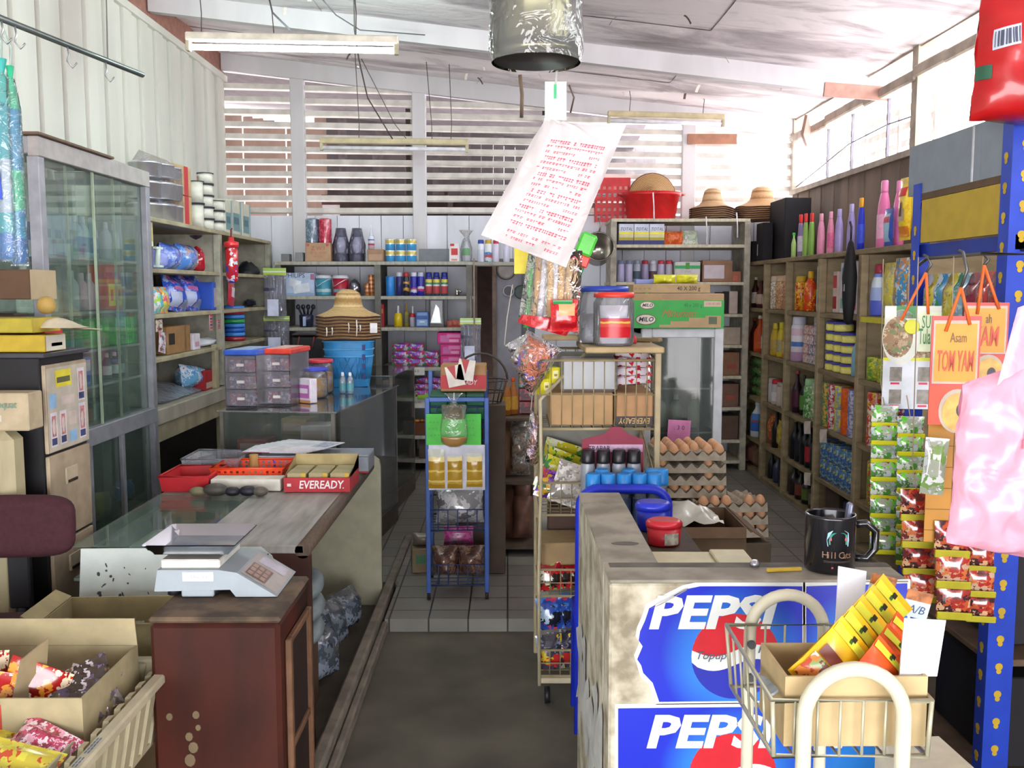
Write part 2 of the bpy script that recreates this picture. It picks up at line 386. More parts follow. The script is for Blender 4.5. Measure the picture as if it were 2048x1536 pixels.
rw2=MB().box(-3.42,YB+.05,0,-3.38,10.05,3.4,0).box(-3.4,YB+.06,0,XL-.06,YB+.1,3.6,0);struct('wall_yard',rw2,mat('#8a766c',.8,var=.2,sc=4),'added unseen wall keeping daylight out of the yard on the left','wall')  # unseen end walls added so the left bay gets less daylight
rf=MB().add([(-3.6,YB+.05,3.62),(1.3,YB+.05,3.16),(1.3,10.5,2.95),(-3.6,10.5,3.5)],[(0,1,2,3)],0)
rf.add([(-3.6,YB+.05,3.66),(1.3,YB+.05,3.2),(1.3,10.5,2.99),(-3.6,10.5,3.54)],[(3,2,1,0)],0)
struct('ceiling_rear',rf,mat('#5a5558',.8),'dark lean-to roof sheet over the yard behind the slats','roof')
m,nt,b=nodes('ceiling_board');N=nt.nodes;L=nt.links
tc=N.new('ShaderNodeTexCoord');mp=N.new('ShaderNodeMapping');mp.inputs['Scale'].default_value=(.9,2.6,1);L.new(tc.outputs['Object'],mp.inputs[0])
n1=N.new('ShaderNodeTexNoise');n1.inputs['Scale'].default_value=1.3;n1.inputs['Detail'].default_value=6;n1.inputs['Roughness'].default_value=.6;n1.inputs['Distortion'].default_value=.6
L.new(mp.outputs[0],n1.inputs[0]);cr=N.new('ShaderNodeValToRGB');e=cr.color_ramp.elements
e[0].position=.34;e[0].color=(*rgb('#a9a2a6'),1);e[1].position=.52;e[1].color=(*rgb('#f2ecf0'),1)
q=e.new(.43);q.color=(*rgb('#cdc5cb'),1)
L.new(n1.outputs['Fac'],cr.inputs[0]);L.new(cr.outputs[0],b.inputs['Base Color']);b.inputs['Roughness'].default_value=.75
bp=N.new('ShaderNodeBump');bp.inputs['Strength'].default_value=.6;bp.inputs['Distance'].default_value=.06;L.new(n1.outputs['Fac'],bp.inputs['Height']);L.new(bp.outputs[0],b.inputs['Normal'])
ceil_m=m
cm=MB();rr=random.Random(5);ys=[YF-.2,1.2,2.4,3.6,4.8,6.02,6.66,7.5,YB+.1];xs=[XL-.15,-1.25,0.02,1.25,XR+.02]
for j in range(len(ys)-1):
 for i in range(len(xs)-1):
  def fn(u,v,i=i,j=j):
   X=xs[i]+(xs[i+1]-xs[i])*u;Yv=ys[j]+(ys[j+1]-ys[j])*v;fade=sin(pi*v)
   return(X,Yv,zc(X)-.0-.02*fade*(.5+.5*noise.noise(Vector((X*.7,Yv*.8,0))))-.004*((i+j)%2))
  cm.grid(fn,8,6,0)
cm.add([(XL-.2,YF-.2,zc(XL)+.06),(XR+.25,YF-.2,zc(XR)+.03),(XR+.25,YB+.1,zc(XR)+.03),(XL-.2,YB+.1,zc(XL)+.06)],[(3,2,1,0)],1)
for a,y0 in((0,7.5),):cm.box(XL,y0-.03,0,XL+.001,y0,.001,1)
rr=random.Random(6)
for i in range(34):
 X,Yv=rr.uniform(-1.6,2.2),rr.uniform(5.7,8.2);s_=rr.uniform(.015,.05);z=zc(X)-.004;a=rr.uniform(0,6.28);c_,d_=cos(a),sin(a)
 cm.grid(lambda u,v:(X+s_*(c_*(u-.5)-d_*(v-.5)*.6),Yv+s_*(d_*(u-.5)+c_*(v-.5)*.6),z-.02-s_*.9*u*u+.01*(1-u)),3,2,2+(i%3==0))
struct('ceiling',cm,[ceil_m,mat('#8f8a8a',.8),mat('#e4dcd4',.7),mat('#6a5c54',.8)],'stained sagging white hardboard ceiling sloping down to the right','ceiling')
bb=MB();bb.M=T(*at(1612,262,7.4))@RZ(70)@RX(10);bb.box(-.3,-.01,-.07,.34,.01,.07,0)
struct('trim_8',bb,brown_board,'loose brown board nailed under the ceiling by the clerestory','board')
bb=MB();bb.M=T(*at(1715,185,6.35))@RY(4);bb.box(-.22,-.01,-.04,.3,.012,.05,0)
struct('trim_9',bb,mat('#b48c80',.7),'pinkish broken board end by the roof edge on the right','board')
bb=MB();bb.M=T(*at(1424,279,8.25));bb.box(-.21,-.012,-.04,.21,.0,.045,0)
struct('trim_10',bb,mat('#a4755f',.7),'brown patch board nailed across the slats behind the hats','board')
pr=MB();pr.box(XL-.8,-5.4,2.36,XR+.8,YF-.2,2.42,0);pr.box(XL-.3,YF-.25,2.36,XR+.3,YF-.19,3.7,0)
struct('ceiling_porch',pr,mat('#8f8884',.8),'added unseen porch roof that dims the open shop front','roof')  # unseen roof added to hold sky light back from the shop front
def batten(label,p0,p1,lit,wires):
 p0=Vector(p0);p1=Vector(p1);Ln=(p1-p0).length;mid=(p0+p1)/2
 a=math.degrees(math.atan2((p1-p0).y,(p1-p0).x));t=thing('fluorescent_light',label,'light',mid,a)
 sl=math.degrees(math.asin((p1.z-p0.z)/Ln));R=RY(-sl)
 b=MB();b.M=R;b.box(-Ln/2,-.025,.02,Ln/2,.025,.065,0,.006)
 b.build('housing',mat('#e8e4d4' if lit else '#c9bd98',.5),t)
 b=MB();b.M=R
 for s in(-1,1):b.box(s*(Ln/2-.012)-.012,-.018,-.035,s*(Ln/2-.012)+.012,.018,.03,0,.003)
 b.build('lamp_holder',mat('#b9b39a',.5),t)
 b=MB();b.M=R;b.cyl((-Ln/2+.02,0,-.012),(Ln/2-.02,0,-.012),.016,n=14)
 if lit:
  m,nt,bs=nodes('tube_glow');nt.nodes.remove(bs);em=nt.nodes.new('ShaderNodeEmission');em.inputs[0].default_value=(.78,1.,.93,1);em.inputs[1].default_value=TUBE
  nt.links.new(em.outputs[0],nt.nodes['Material Output'].inputs[0])
 else:m=mat('#e9eaf4',.25)
 b.build('tube',m,t)
 w_=MB()
 for x,tx in wires:w_.tube([(x,0,.06),(x+(tx-x)*.3+.01,0,.06+.12),(tx,.0,zc(mid.x+x)-mid.z-.01)],.003,5)
 w_.build('hanging_wire',mat('#55504c',.6),t)
 return t
batten('glowing fluorescent tube hanging under the ceiling on the left',at(372,78,5.4)-Vector((0,0,.03)),at(797,86,5.4)-Vector((0,0,.03)),True,[(-.1,-.16),(.35,.33),(-.5,-.52)])
batten('unlit fluorescent fitting hanging before the back slats',at(640,292,7.7),at(937,296,7.7),False,[(-.28,-.3),(.3,.26),(.1,-.25),(.45,.44)])
batten('unlit pale fluorescent fitting high above the red basin',at(1215,238,7.9),at(1449,245,7.9),False,[(-.3,-.3),(.3,.3)])
def dropwire(label,pts,r,col,name='cable'):
 o=MB().tube(pts,r,6).build(name,mat(col,.6));return tag(o,label,'cable')
PROF={'round':([(.86,0),(1,.03),(1,.60),(.86,.70),(.46,.80),(.40,.84)],(.44,.83,1.)),'tall':([(.85,0),(1,.02),(1,.55),(.80,.66),(.40,.80),(.36,.91)],(.42,.90,1.)),'sauce':([(.88,0),(1,.02),(1,.50),(.82,.60),(.34,.74),(.30,.92)],(.38,.91,1.)),'shampoo':([(.80,0),(.95,.03),(1,.30),(.90,.58),(.76,.74),(.62,.80)],(.62,.79,1.)),'deterg':([(.86,0),(1,.03),(1,.42),(.84,.66),(.58,.80),(.50,.83)],(.54,.82,1.)),'can':([(.90,0),(1,.015),(1,.78),(.84,.83),(.80,.84)],(.86,.82,1.)),'tin':([(.97,0),(1,.015),(1,.97),(.97,1.)],None),'jar':([(.90,0),(1,.03),(1,.76),(.88,.82),(.86,.85)],(.95,.82,1.)),'tub':([(.88,0),(.90,.02),(1,.74),(1,.76)],(1.06,.74,1.)),'dropper':([(.84,0),(1,.03),(1,.52),(.82,.62),(.62,.66)],(.30,.64,1.)),}
_MESH={}
EPS=.0015
def bottle(label,loc,h,r,body,cap=None,lab=None,kind='round',rz=0.,group=None,sy=1.,name='bottle',cat=None,n=14,flat=False,labz=(.14,.50),rough=.3):
 """body + cap + paper label; flat=True makes one mesh (for goods a few pixels wide)"""
 B=body if not isinstance(body,str)else mat(body,rough,var=.06)
 Cm=(cap if not isinstance(cap,str)else mat(cap,.35,var=.05))if cap else None
 Lm=(lab if not isinstance(lab,str)else mat(lab,.5,var=.1,sc=60))if lab else None
 prof,cp=PROF[kind]
 key=(kind,round(h,3),round(r,4),sy,B.name,Cm and Cm.name,Lm and Lm.name,n,flat,labz)
 if key not in _MESH:
  pb=[(a*r,z*h)for a,z in prof];ms=[]
  mb=MB().lathe(pb,n,0,sy=sy);mc=ml=None
  if cp and Cm:
   mc=mb if flat else MB()
   mc.lathe([(cp[0]*r,cp[1]*h),(cp[0]*r*1.02,cp[1]*h+.15*(cp[2]-cp[1])*h),(cp[0]*r*.96,cp[2]*h-.004),(cp[0]*r*.8,cp[2]*h)],n,1 if flat else 0,sy=sy if kind in('shampoo','deterg')else 1)
  if Lm:
   ml=mb if flat else MB();e=1.012
   rr_=lambda z:max(a for a,zz in[(1,0)])
   ml.lathe([(r*e,labz[0]*h),(r*e,labz[1]*h)],n,2 if flat else 0,sy=sy,cap=False)
  if flat:_MESH[key]=[mb.mesh(name,[B,Cm or B,Lm or B])]
  else:_MESH[key]=[mb.mesh('body',[B]),mc and mc.mesh('cap',[Cm]),ml and ml.mesh('paper_label',[Lm])]
 ms=_MESH[key]
 loc=(loc[0],loc[1],loc[2]+EPS)
 if flat:return tag(link(name,ms[0],None,loc,rz),label,cat or name.split('_')[-1],group)
 t=thing(name,label,cat or name.split('_')[-1],loc,rz,group)
 link('body',ms[0],t)
 if ms[1]:link('lid' if kind in('jar','tub')else 'cap',ms[1],t)
 if ms[2]:link('paper_label',ms[2],t)
 return t
KRAFT='#a98d66'
def carton(label,loc,w,d,h,rz=0.,col=KRAFT,prints=(),texts=(),name='carton',cat='box',group=None,tape=None,rough=.7,tilt=None,side=()):
 """closed box; front looks to -y; prints=(x0,z0,x1,z1,colour) as fractions; texts=(txt,size,x,z,colour[,opts])"""
 loc=(loc[0],loc[1],loc[2]+EPS)
 t=thing(name,label,cat,loc,rz,group)
 if tilt:t.rotation_euler[0]=radians(tilt[0]);t.rotation_euler[1]=radians(tilt[1])
 bm_=MB().box(-w/2,0,0,w/2,d,h,0,min(.004,w*.04,h*.06));cm=col if not isinstance(col,str)else mat(col,rough,var=.08,sc=18)
 mats=[cm]
 for p in prints:
  mm=p[4]if not isinstance(p[4],str)else mat(p[4],.5,var=.06);mats.append(mm)
  bm_.rect(-w/2+p[0]*w,p[1]*h,-w/2+p[2]*w,p[3]*h,-.0012-.0002*len(mats),len(mats)-1)
 for p in side:
  mm=p[5]if not isinstance(p[5],str)else mat(p[5],.5,var=.06);mats.append(mm)
  X=(w/2+.0014)*(1 if p[0]=='r' else-1);y0,y1=(p[1]*d,p[3]*d)if p[0]=='r' else(p[3]*d,p[1]*d)
  bm_.add([(X,y0,p[2]*h),(X,y1,p[2]*h),(X,y1,p[4]*h),(X,y0,p[4]*h)],[(0,1,2,3)],len(mats)-1)
 for q in texts:
  mats.append(mat(q[4],.5,var=.03));o=q[5]if len(q)>5 else{}
  bm_.text(q[0],q[1],-w/2+q[2]*w,-.0045,q[3]*h,len(mats)-1,**o)
 bm_.build('body',mats,t)
 if tape:
  tb=MB().box(-w/2-.001,d/2-.024,h-.002,w/2+.001,d/2+.024,h+.0012).build('tape',mat(tape,.35),t)
 return t
def pouch_mesh(w,h,d,seed=0,nu=10,nv=10,wr=.12,crimp=.06,m=0,mb=None,both=True):
 """pillow packet standing in xz, front to -y, bottom at z=0"""
 mb=mb or MB()
 def side(sg):
  def fn(u,v):
   fu=max(0,1-abs(2*u-1)**2.6);fv=max(0,min(1,(v-crimp)/.22))*max(0,min(1,(1-crimp-v)/.22))if crimp else max(0,1-abs(2*v-1)**3)
   fv=fv*fv*(3-2*fv)
   b_=d/2*fu**.6*fv
   n_=noise.noise(Vector((u*4+seed*3.1,v*4,sg*2+seed)))
   return((u-.5)*w*(1-.05*fv),sg*(b_*(1+wr*2*n_)+.0006)+wr*.08*w*noise.noise(Vector((u*2+seed,v*2.5,5))),v*h)
  return fn
 mb.grid(side(-1),nu,nv,m)
 if both:mb.grid(lambda u,v:side(1)(1-u,v),nu,nv,m)
 return mb
def pouch(label,loc,w,h,d,m,rz=0.,tiltx=0.,tilty=0.,seed=0,name='packet',cat='packet',group=None,wr=.12,crimp=.06,extra=None,nu=8,nv=8):
 mb=MB();pouch_mesh(w,h,d,seed,nu,nv,wr,crimp,0,mb)
 mats=[m if not isinstance(m,str)else mat(m,.3,var=.1,coat=.3)]
 if extra:
  for(x0,z0,x1,z1,mm)in extra:
   mats.append(mm if not isinstance(mm,str)else mat(mm,.3,var=.05));k=len(mats)-1
   def fn(u,v,x0=x0,z0=z0,x1=x1,z1=z1):
    U=x0+(x1-x0)*u;Vv=z0+(z1-z0)*v
    fu=max(0,1-abs(2*U-1)**2.6);fv=max(0,min(1,(Vv-crimp)/.22))*max(0,min(1,(1-crimp-Vv)/.22))if crimp else max(0,1-abs(2*Vv-1)**3)
    fv=fv*fv*(3-2*fv);n_=noise.noise(Vector((U*4+seed*3.1,Vv*4,-2+seed)))
    return((U-.5)*w*(1-.05*fv),-(d/2*fu**.6*fv*(1+wr*2*n_)+.0006)+wr*.08*w*noise.noise(Vector((U*2+seed,Vv*2.5,5)))-.0014-.0005*k,Vv*h)
   mb.grid(fn,6,6,k)
 loc=(loc[0],loc[1],loc[2]+EPS)
 o=mb.build(name,mats,None,loc,rz);o.rotation_euler=(radians(tiltx),radians(tilty),radians(rz))
 return tag(o,label,cat,group)
def hat_mesh(R,seed=0,crown=True):
 mb=MB();prof=[(R,.0),(R*.98,.006),(R*.80,.020),(R*.62,.036),(R*.47,.058),(R*.44,.075),(R*.42,.11),(R*.36,.145),(R*.22,.165),(.001,.170)]
 n=28;V=[]
 for r,z in prof:V.append([(r*cos(2*pi*k/n)*(1+.02*noise.noise(Vector((cos(2*pi*k/n),sin(2*pi*k/n),seed)))),r*sin(2*pi*k/n),z+(.012*noise.noise(Vector((cos(2*pi*k/n)*1.5,sin(2*pi*k/n)*1.5,seed+3)))*(r/R)if r>R*.5 else 0))for k in range(n)])
 vs=[p for ring in V for p in ring];fs=[(i*n+k,i*n+(k+1)%n,(i+1)*n+(k+1)%n,(i+1)*n+k)for i in range(len(prof)-1)for k in range(n)]
 mb.add(vs,fs,0,True)
 under=[(p[0]*.998,p[1]*.998,p[2]-.003)for p in vs];mb.add(under,[f[::-1]for f in fs],0,True)
 rim=[(2*0+k,k)for k in range(n)]
 mb.tube([(p[0],p[1],p[2]-.002)for p in V[0]],.0045,6,1,closed=True)
 return mb
def straw(h,h2):
 key=('straw',h,h2)
 if key in _M:return _M[key]
 m,nt,b=nodes('straw');N=nt.nodes;L=nt.links
 tc=N.new('ShaderNodeTexCoord');se=N.new('ShaderNodeSeparateXYZ');L.new(tc.outputs['Object'],se.inputs[0])
 wv=N.new('ShaderNodeTexWave');wv.wave_type='RINGS';wv.rings_direction='Z';wv.inputs['Scale'].default_value=26;wv.inputs['Distortion'].default_value=1.2;wv.inputs['Detail Scale'].default_value=3
 L.new(tc.outputs['Object'],wv.inputs[0]);mx=N.new('ShaderNodeMix');mx.data_type='RGBA'
 mx.inputs[6].default_value=(*rgb(h2),1);mx.inputs[7].default_value=(*rgb(h),1);L.new(wv.outputs['Fac'],mx.inputs[0]);L.new(mx.outputs[2],b.inputs['Base Color'])
 b.inputs['Roughness'].default_value=.7;bp=N.new('ShaderNodeBump');bp.inputs['Strength'].default_value=.4;bp.inputs['Distance'].default_value=.004
 L.new(wv.outputs['Fac'],bp.inputs['Height']);L.new(bp.outputs[0],b.inputs['Normal'])
 _M[key]=m;return m
def wire_frame(mb,segs,r=.003,m=0,n=6):
 for s in segs:mb.tube(s,r,n,m)
 return mb
def shelf_unit(name,label,loc,rz,w,d,shelves,uprights,m_sh,m_up=None,th=.025,upw=.045,z0=0.,ztop=None,back=None,cat='shelf',group=None):
 """open wooden shelf: front at local y=0, runs along +x; shelves=[z of the top faces], uprights=[x]"""
 t=thing(name,label,cat,loc,rz,group);ztop=ztop or max(shelves)
 for z in shelves:MB().box(0,0,z-th,w,d,z,0,.003).build('shelf_board',m_sh,t)
 for x in uprights:
  u=MB();u.box(x-upw/2,-.004,z0,x+upw/2,.04,ztop-th-.001,0,.003);u.box(x-.009,.04,z0,x+.009,d-.002,ztop-th-.001,0)
  u.build('upright',m_up or m_sh,t)
 if back:MB().box(0,d-.008,z0,w,d,ztop-th,0).build('back_panel',back,t)
 return t
XS=2.0;UY=[8.05,7.42,6.83,6.12,5.41,4.70];ZS=[1.78,1.405,1.047,.682,.349,.09]
tanw=mat('#9c8b6c',.7,var=.16,sc=8,stretch=(1,1,3));tanw2=mat('#857458',.75,var=.2,sc=8,stretch=(1,1,3))
su=shelf_unit('pigeonhole_shelf','tall dusty wooden pigeonhole shelf along the right wall',(XS,8.10,0),-90,8.10-4.67,XR-XS-.03,ZS,[8.10-y for y in UY],tanw2,tanw,th=.03,upw=.05,z0=0,ztop=1.78,back=mat('#6b5a48',.8))
for lab,yy,zz,cc in(('yellow tape strip stuck along a shelf edge of the pigeonhole shelf',5.05,ZS[1],'#c9bf3c'),):
 MB().box(8.10-5.36,-.009,zz-.034,8.10-4.75,-.003,zz-.004).build('shelf_tape',mat(cc,.5),su)
def RP(Y,row,dx=.05):return(XS+dx,Y,ZS[row])
COMP=['farthest','second farthest','middle','second nearest','nearest']
ROWN=['top ledge','first row','second row','third row','fourth row','bottom row']
def pig(c,row):return '%s pigeonhole, %s'%(COMP[c],ROWN[row])
def ledge(px0,px1):
 a=atx((px0+px1)/2,480,XS+.10).y;return a
def topb(desc,px,top,wpx,body,cap,kind,lab=None,sy=.62,grp=None,labz=(.14,.5)):
 p=atx(px,470,XS+.10);h=atx(px,top,XS+.10).z-1.78;r=wpx/2*p.y/1900/.9
 return bottle(desc,(XS+.10,p.y,1.78),h,r,body,cap,lab,kind,rz=-90,sy=sy,group=grp,name='bottle',labz=labz)
G='bottles on the top ledge of the pigeonhole shelf'
topb('small lime green bottle with green cap at the far end of the top ledge',1588,466,13,'#b9e08c','#2fc44a','tall',grp=G)
topb('purple and white bottle with red cap beside the small lime green bottle',1601,430,16,'#8a78a8','#e23a3a','shampoo','#cfc6da',grp=G)
topb('green bottle with red cap, farther of the two touching each other',1611,428,15,'#8fb95a','#e23a3a','shampoo',grp=G)
topb('green bottle with red cap, next to the pale pink bottles',1623,427,17,'#86b455','#e23a3a','shampoo',grp=G)
topb('pale pink bottle right after the red capped green bottles',1642,428,20,'#e99abd','#f0a9c6','deterg',grp=G)
topb('pale pink bottle between the other pink one and the lavender bottles',1661,424,19,'#e58fb0','#efa7c4','deterg','#e0709e',grp=G)
topb('lavender bottle touching the pink bottles on the top ledge',1678,419,22,'#a99ad6','#b3a7de','deterg',grp=G)
topb('taller lavender bottle beside the royal blue one',1702,409,22,'#a396d2','#b5abdf','deterg',grp=G)
topb('royal blue bottle with an orange yellow cap on the top ledge',1721,397,21,'#2338c8','#e8a92c','deterg','#3f55d8',grp=G)
topb('tall hot pink detergent bottle behind the blue pouch',1766,363,34,'#ee7fb6','#f08fc0','deterg','#f6b6d6',grp=G)
topb('tall hot pink detergent bottle half hidden by the yellow pouch',1796,363,30,'#ea78b0','#f08fc0','deterg',grp=G)
p=atx(1771,484,XS+.015);pouch('blue refill pouch with a pale label leaning on a pink bottle',(XS+.03,p.y,1.78),.115,.20,.03,mat('#2a4fae',.3,coat=.4),-90,0,0,3,group=G,extra=[(.12,.12,.82,.86,'#9cc6e0'),(.15,.62,.8,.78,'#c2485a')])
p=atx(1801,480,XS+.0);o=pouch('yellow snack pouch with a red oval mark beside the blue post',(XS+.02,p.y,1.80),.13,.315,.05,spots('#f0cf1e',['#f3d93a','#e8b81a'],20,.25,coat=.5),-88,0,0,5,group=None,extra=[(.2,.70,.85,.84,'#d8352f'),(.2,.05,.95,.22,'#e98a2a'),(.3,.3,.8,.5,'#b5a07c'),(.42,.38,.62,.6,'#4a3326')])
p=atx(1556,470,XS+.15);carton('tall black box standing at the far end of the top ledge',(XS+.12,7.55,1.78),.42,.2,.47,-90,'#17161c',cat='box')
carton('small black box below the tall black one at the ledge corner',(XS+.02,8.02,1.78),.22,.2,.17,-90,'#1c1b22');
carton('black radio box between the two black boxes',(XS+.02,7.68,1.78),.2,.08,.30,-90,'#121118',prints=[(.2,.15,.3,.45,'#cfcfe0')])
def fill(c,row,items,front=.06,desc=''):
 """items: list of (fn) placed from far to near across the compartment"""
 y1,y0=UY[c]-.05,UY[c+1]+.05;n=len(items)
 for i,f in enumerate(items):f((XS+front,y1+(y0-y1)*(i+.5)/n,ZS[row]),i,n)
def bt(desc,h,r,body,cap,lab=None,kind='round',sy=1.,where=None,grp=None,cat='bottle',name='bottle',labz=(.14,.5),flat=False):
 def f(loc,i,n):bottle('%s, %s'%(desc,where),loc,h,r,body,cap,lab,kind,-90,grp,sy,name,cat,12,flat,labz)
 return f
def bx(desc,w,d,h,col,prints=(),where=None,grp=None,dz=0,dx=0):
 def f(loc,i,n):carton('%s, %s'%(desc,where),(loc[0]+dx,loc[1],loc[2]+dz),w,d,h,-90,col,prints,group=grp)
 return f
def po(desc,w,h,d,m,where=None,grp=None,extra=None,tilt=6):
 def f(loc,i,n):pouch('%s, %s'%(desc,where),(loc[0],loc[1],loc[2]),w,h,d,m,-90,-tilt*0,0,i+n,group=grp,extra=extra)
 return f
W_=pig(0,1)
fill(0,1,[bt('dark sauce bottle with pale label',.25,.034,'#3a1812','#c9c2b0','#d8cfc0','sauce',where=W_),bt('reddish brown bottle with a dark cap',.22,.04,'#4a1c18','#2a2020','#b8a090','sauce',where=W_),bt('short brown bottle with pale label',.19,.036,'#52251c','#c9b8a0','#dccfbe','round',where=W_)])
W_=pig(1,1)
fill(1,1,[bt('glittering jar of pale sweets',.25,.05,spots('#b9a38a',['#e8e0d4','#8d7a66','#efe9e0'],90,.15),'#c9b7a0',None,'jar',where=W_,name='jar',cat='jar'),bt('jar of brown sweets',.25,.055,spots('#b98a62',['#d8b48c','#8d6446'],70,.2),'#c2a284',None,'jar',where=W_,name='jar',cat='jar'),bt('jar of orange brown sweets at the front post',.25,.05,spots('#b8805a',['#cf9a76','#a06040'],70,.2),'#c2a284',None,'jar',where=W_,name='jar',cat='jar')])
W_=pig(2,1)
fill(2,1,[bt('yellow and red tin',.24,.045,spots('#d99a20',['#c43a20','#e8c23a','#a82a1c'],40,.3),'#c9a02a',None,'can',where=W_,name='tin',cat='tin'),bt('orange red bottle behind the pale blue box',.27,.045,spots('#cf4a20',['#e6b22a','#d82a1c'],30,.3),'#dcae2a',None,'round',where=W_),bx('pale blue box with printed panels',.17,.2,.30,'#9fc4de',[(.1,.72,.9,.9,'#8aaed6'),(.12,.35,.5,.6,'#3f6a98'),(.5,.1,.9,.3,'#7d8cc8'),(.1,.45,.9,.5,'#c9dcea')],W_)])
W_=pig(3,1)
fill(3,1,[bx('narrow red and white box',.08,.18,.26,'#c9b8b0',[(.1,.1,.9,.4,'#a02c34'),(.1,.6,.9,.9,'#b84048')],W_),bx('tall white box with a grey blue mark',.12,.2,.31,'#cfcdd4',[(.2,.65,.8,.9,'#6a90b0'),(.1,.1,.6,.3,'#7fb0a0')],W_),bx('white box with pink flower print',.14,.2,.315,'#ddd3dc',[(.35,.68,.75,.9,'#cf4a7c'),(.3,.08,.95,.3,'#d63a7a'),(0,0,.15,1,'#a8d0e0')],W_),bx('lavender box at the near end',.13,.2,.31,'#b8a8d0',[(.1,.1,.9,.5,'#9a80c0')],W_)])
W_=pig(4,1)
fill(4,1,[bt('pale blue and white bottle of liquid',.285,.062,bands([(0,'#5868d0'),(.3,'#9fb0e0'),(.55,'#d8e4f0'),(.75,'#6f8cd8'),(.85,'#c8d8ea')],hi=.285),'#a03048',None,'deterg',.7,W_),po('yellow pouch with grey pattern',.17,.29,.06,spots('#cfc24a',['#a8a890','#e0d27a'],25,.3,coat=.3),W_),po('blue and orange pouch',.17,.31,.06,spots('#4a98cc',['#e08a4a','#d8e8f0','#d0a030'],22,.25,coat=.4),W_),po('blue white pouch beside the post',.14,.3,.05,spots('#6fa8d4',['#e0eaf0','#e0a050'],22,.25,coat=.4),W_)])
W_=pig(0,2)
fill(0,2,[bt('dark red bottle',.27,.04,'#5a1c10','#8a3c20',None,'sauce',where=W_),bt('orange red chilli sauce bottle with white label',.295,.052,'#c2491c','#d8cfc8','#c8562a','sauce',where=W_,labz=(.1,.3)),bt('brown sauce bottle with a white label',.27,.04,'#7a3018','#b8a8a0','#cfc4be','sauce',where=W_)])
W_=pig(1,2)
fill(1,2,[bt('yellow bottle of cooking oil',.25,.055,'#c9a82a','#d8c23a','#b89a50','deterg',.7,W_),bt('bright yellow bottle with grey label',.26,.05,'#d8be2c','#dcc840','#a8a078','deterg',.7,W_),bt('orange bottle',.25,.042,'#cf7a24','#d8a030','#e0b050','tall',1,W_)])
W_=pig(2,2);GB='small printed boxes stacked in the middle pigeonhole'
y=UY[2]-.13
bottle('tall white spray tin with blue and pink print, %s'%W_,(XS+.06,y,ZS[2]),.315,.055,bands([(0,'#c09ac0'),(.2,'#e4dce6'),(.32,'#4a78c0'),(.42,'#e6e0e6'),(.55,'#d8b8c8'),(.7,'#dcd8e4')],hi=.33),'#cfcde0',None,'can',-90,name='tin')
for i,(dy,n_,cols)in enumerate(((.14,4,['#d8c0b8','#cfa890','#e0d4c8','#d09a90']),(.25,4,['#c9c4cc','#5a6a90','#d8d0d4','#b08a80']),(.36,5,['#b8b4c8','#d8d8e0','#4f5f88','#c0b8c8','#9aa6bc']))):
 for k in range(n_):
  carton('small %s printed box, %s of the %s stack beside the tall white tin'%(['cream','rust','pale','pinkish','grey'][k],['bottom','second','third','fourth','top'][k],['far','middle','near'][i]),(XS+.06,y-dy,ZS[2]+k*.0655),.098,.1,.064,-90,spots(cols[k],['#b04a40','#e8e4e0',cols[(k+1)%n_]],55,.4),group=GB)
W_=pig(3,2);GT='yellow tubs with blue lids'
for s in range(3):
 for k in range(5):
  if s==2 and k==4:continue
  bottle('yellow tub with blue lid, %s, %s stack in the pigeonhole'%(['bottom','second from bottom','third from bottom','fourth from bottom','top'][k],['farthest','middle','nearest'][s]),(XS+.06,UY[3]-.17-s*.135,ZS[2]+k*.062),.061,.060,'#d8cf62','#3a3a98','#e6dd78','tub',-90,GT,1,'tub','tub',14,False,(.1,.6))
bottle('pale blue bottle beside the yellow tubs, %s'%W_,(XS+.04,UY[4]+.1,ZS[2]),.25,.035,'#7fa8bc','#9abccc',None,'tall',-90)
W_=pig(4,2)
fill(4,2,[bt('green yellow tin on the lower right of the tubs',.13,.05,spots('#9aa83a',['#d8d02a','#5a8a3a'],40,.35),None,None,'tin',where=W_,name='tin'),bt('yellow green tin',.13,.05,spots('#b8b03a',['#e0d02a','#6a9a3a'],40,.35),None,None,'tin',where=W_,name='tin'),po('blue green crinkled bag',.2,.2,.08,spots('#3f6a8a',['#2a5a3a','#7aa0c0'],30,.3,coat=.5),W_),po('dark green bag',.2,.28,.08,spots('#1c4a24',['#2a6a34','#123018'],30,.4,coat=.3),W_)])
W_=pig(0,3);GP='green snack packets'
for r in range(4):
 for k in range(3):pouch('green packet with red specks, %s of the %s layer, farthest pigeonhole'%(['far one','middle one','near one'][k],['lowest','second','third','highest'][r]),(XS+.05+.01*k,UY[0]-.14-k*.17,ZS[3]+r*.08),.17,.085,.05,spots('#2f7a34',['#4a9a44','#c05a4a','#256a2c','#9ab0a0'],60,.3,coat=.4),-90,-12,0,r*3+k,group=GP)
W_=pig(1,3)
fill(1,3,[bt('white jar',.19,.04,'#c2bcc0','#b0aab0',None,'jar',where=W_,name='jar'),bt('white jar with a red lid',.19,.05,'#b8b0b4','#b8202c','#d8d0d4','jar',where=W_,name='jar'),bt('white carton shaped bottle',.18,.045,'#c9b8ae','#a89088',None,'jar',where=W_,name='jar'),bt('pale tin beside the front post',.18,.045,'#c4bcb8',None,None,'tin',where=W_,name='tin')])
W_=pig(2,3)
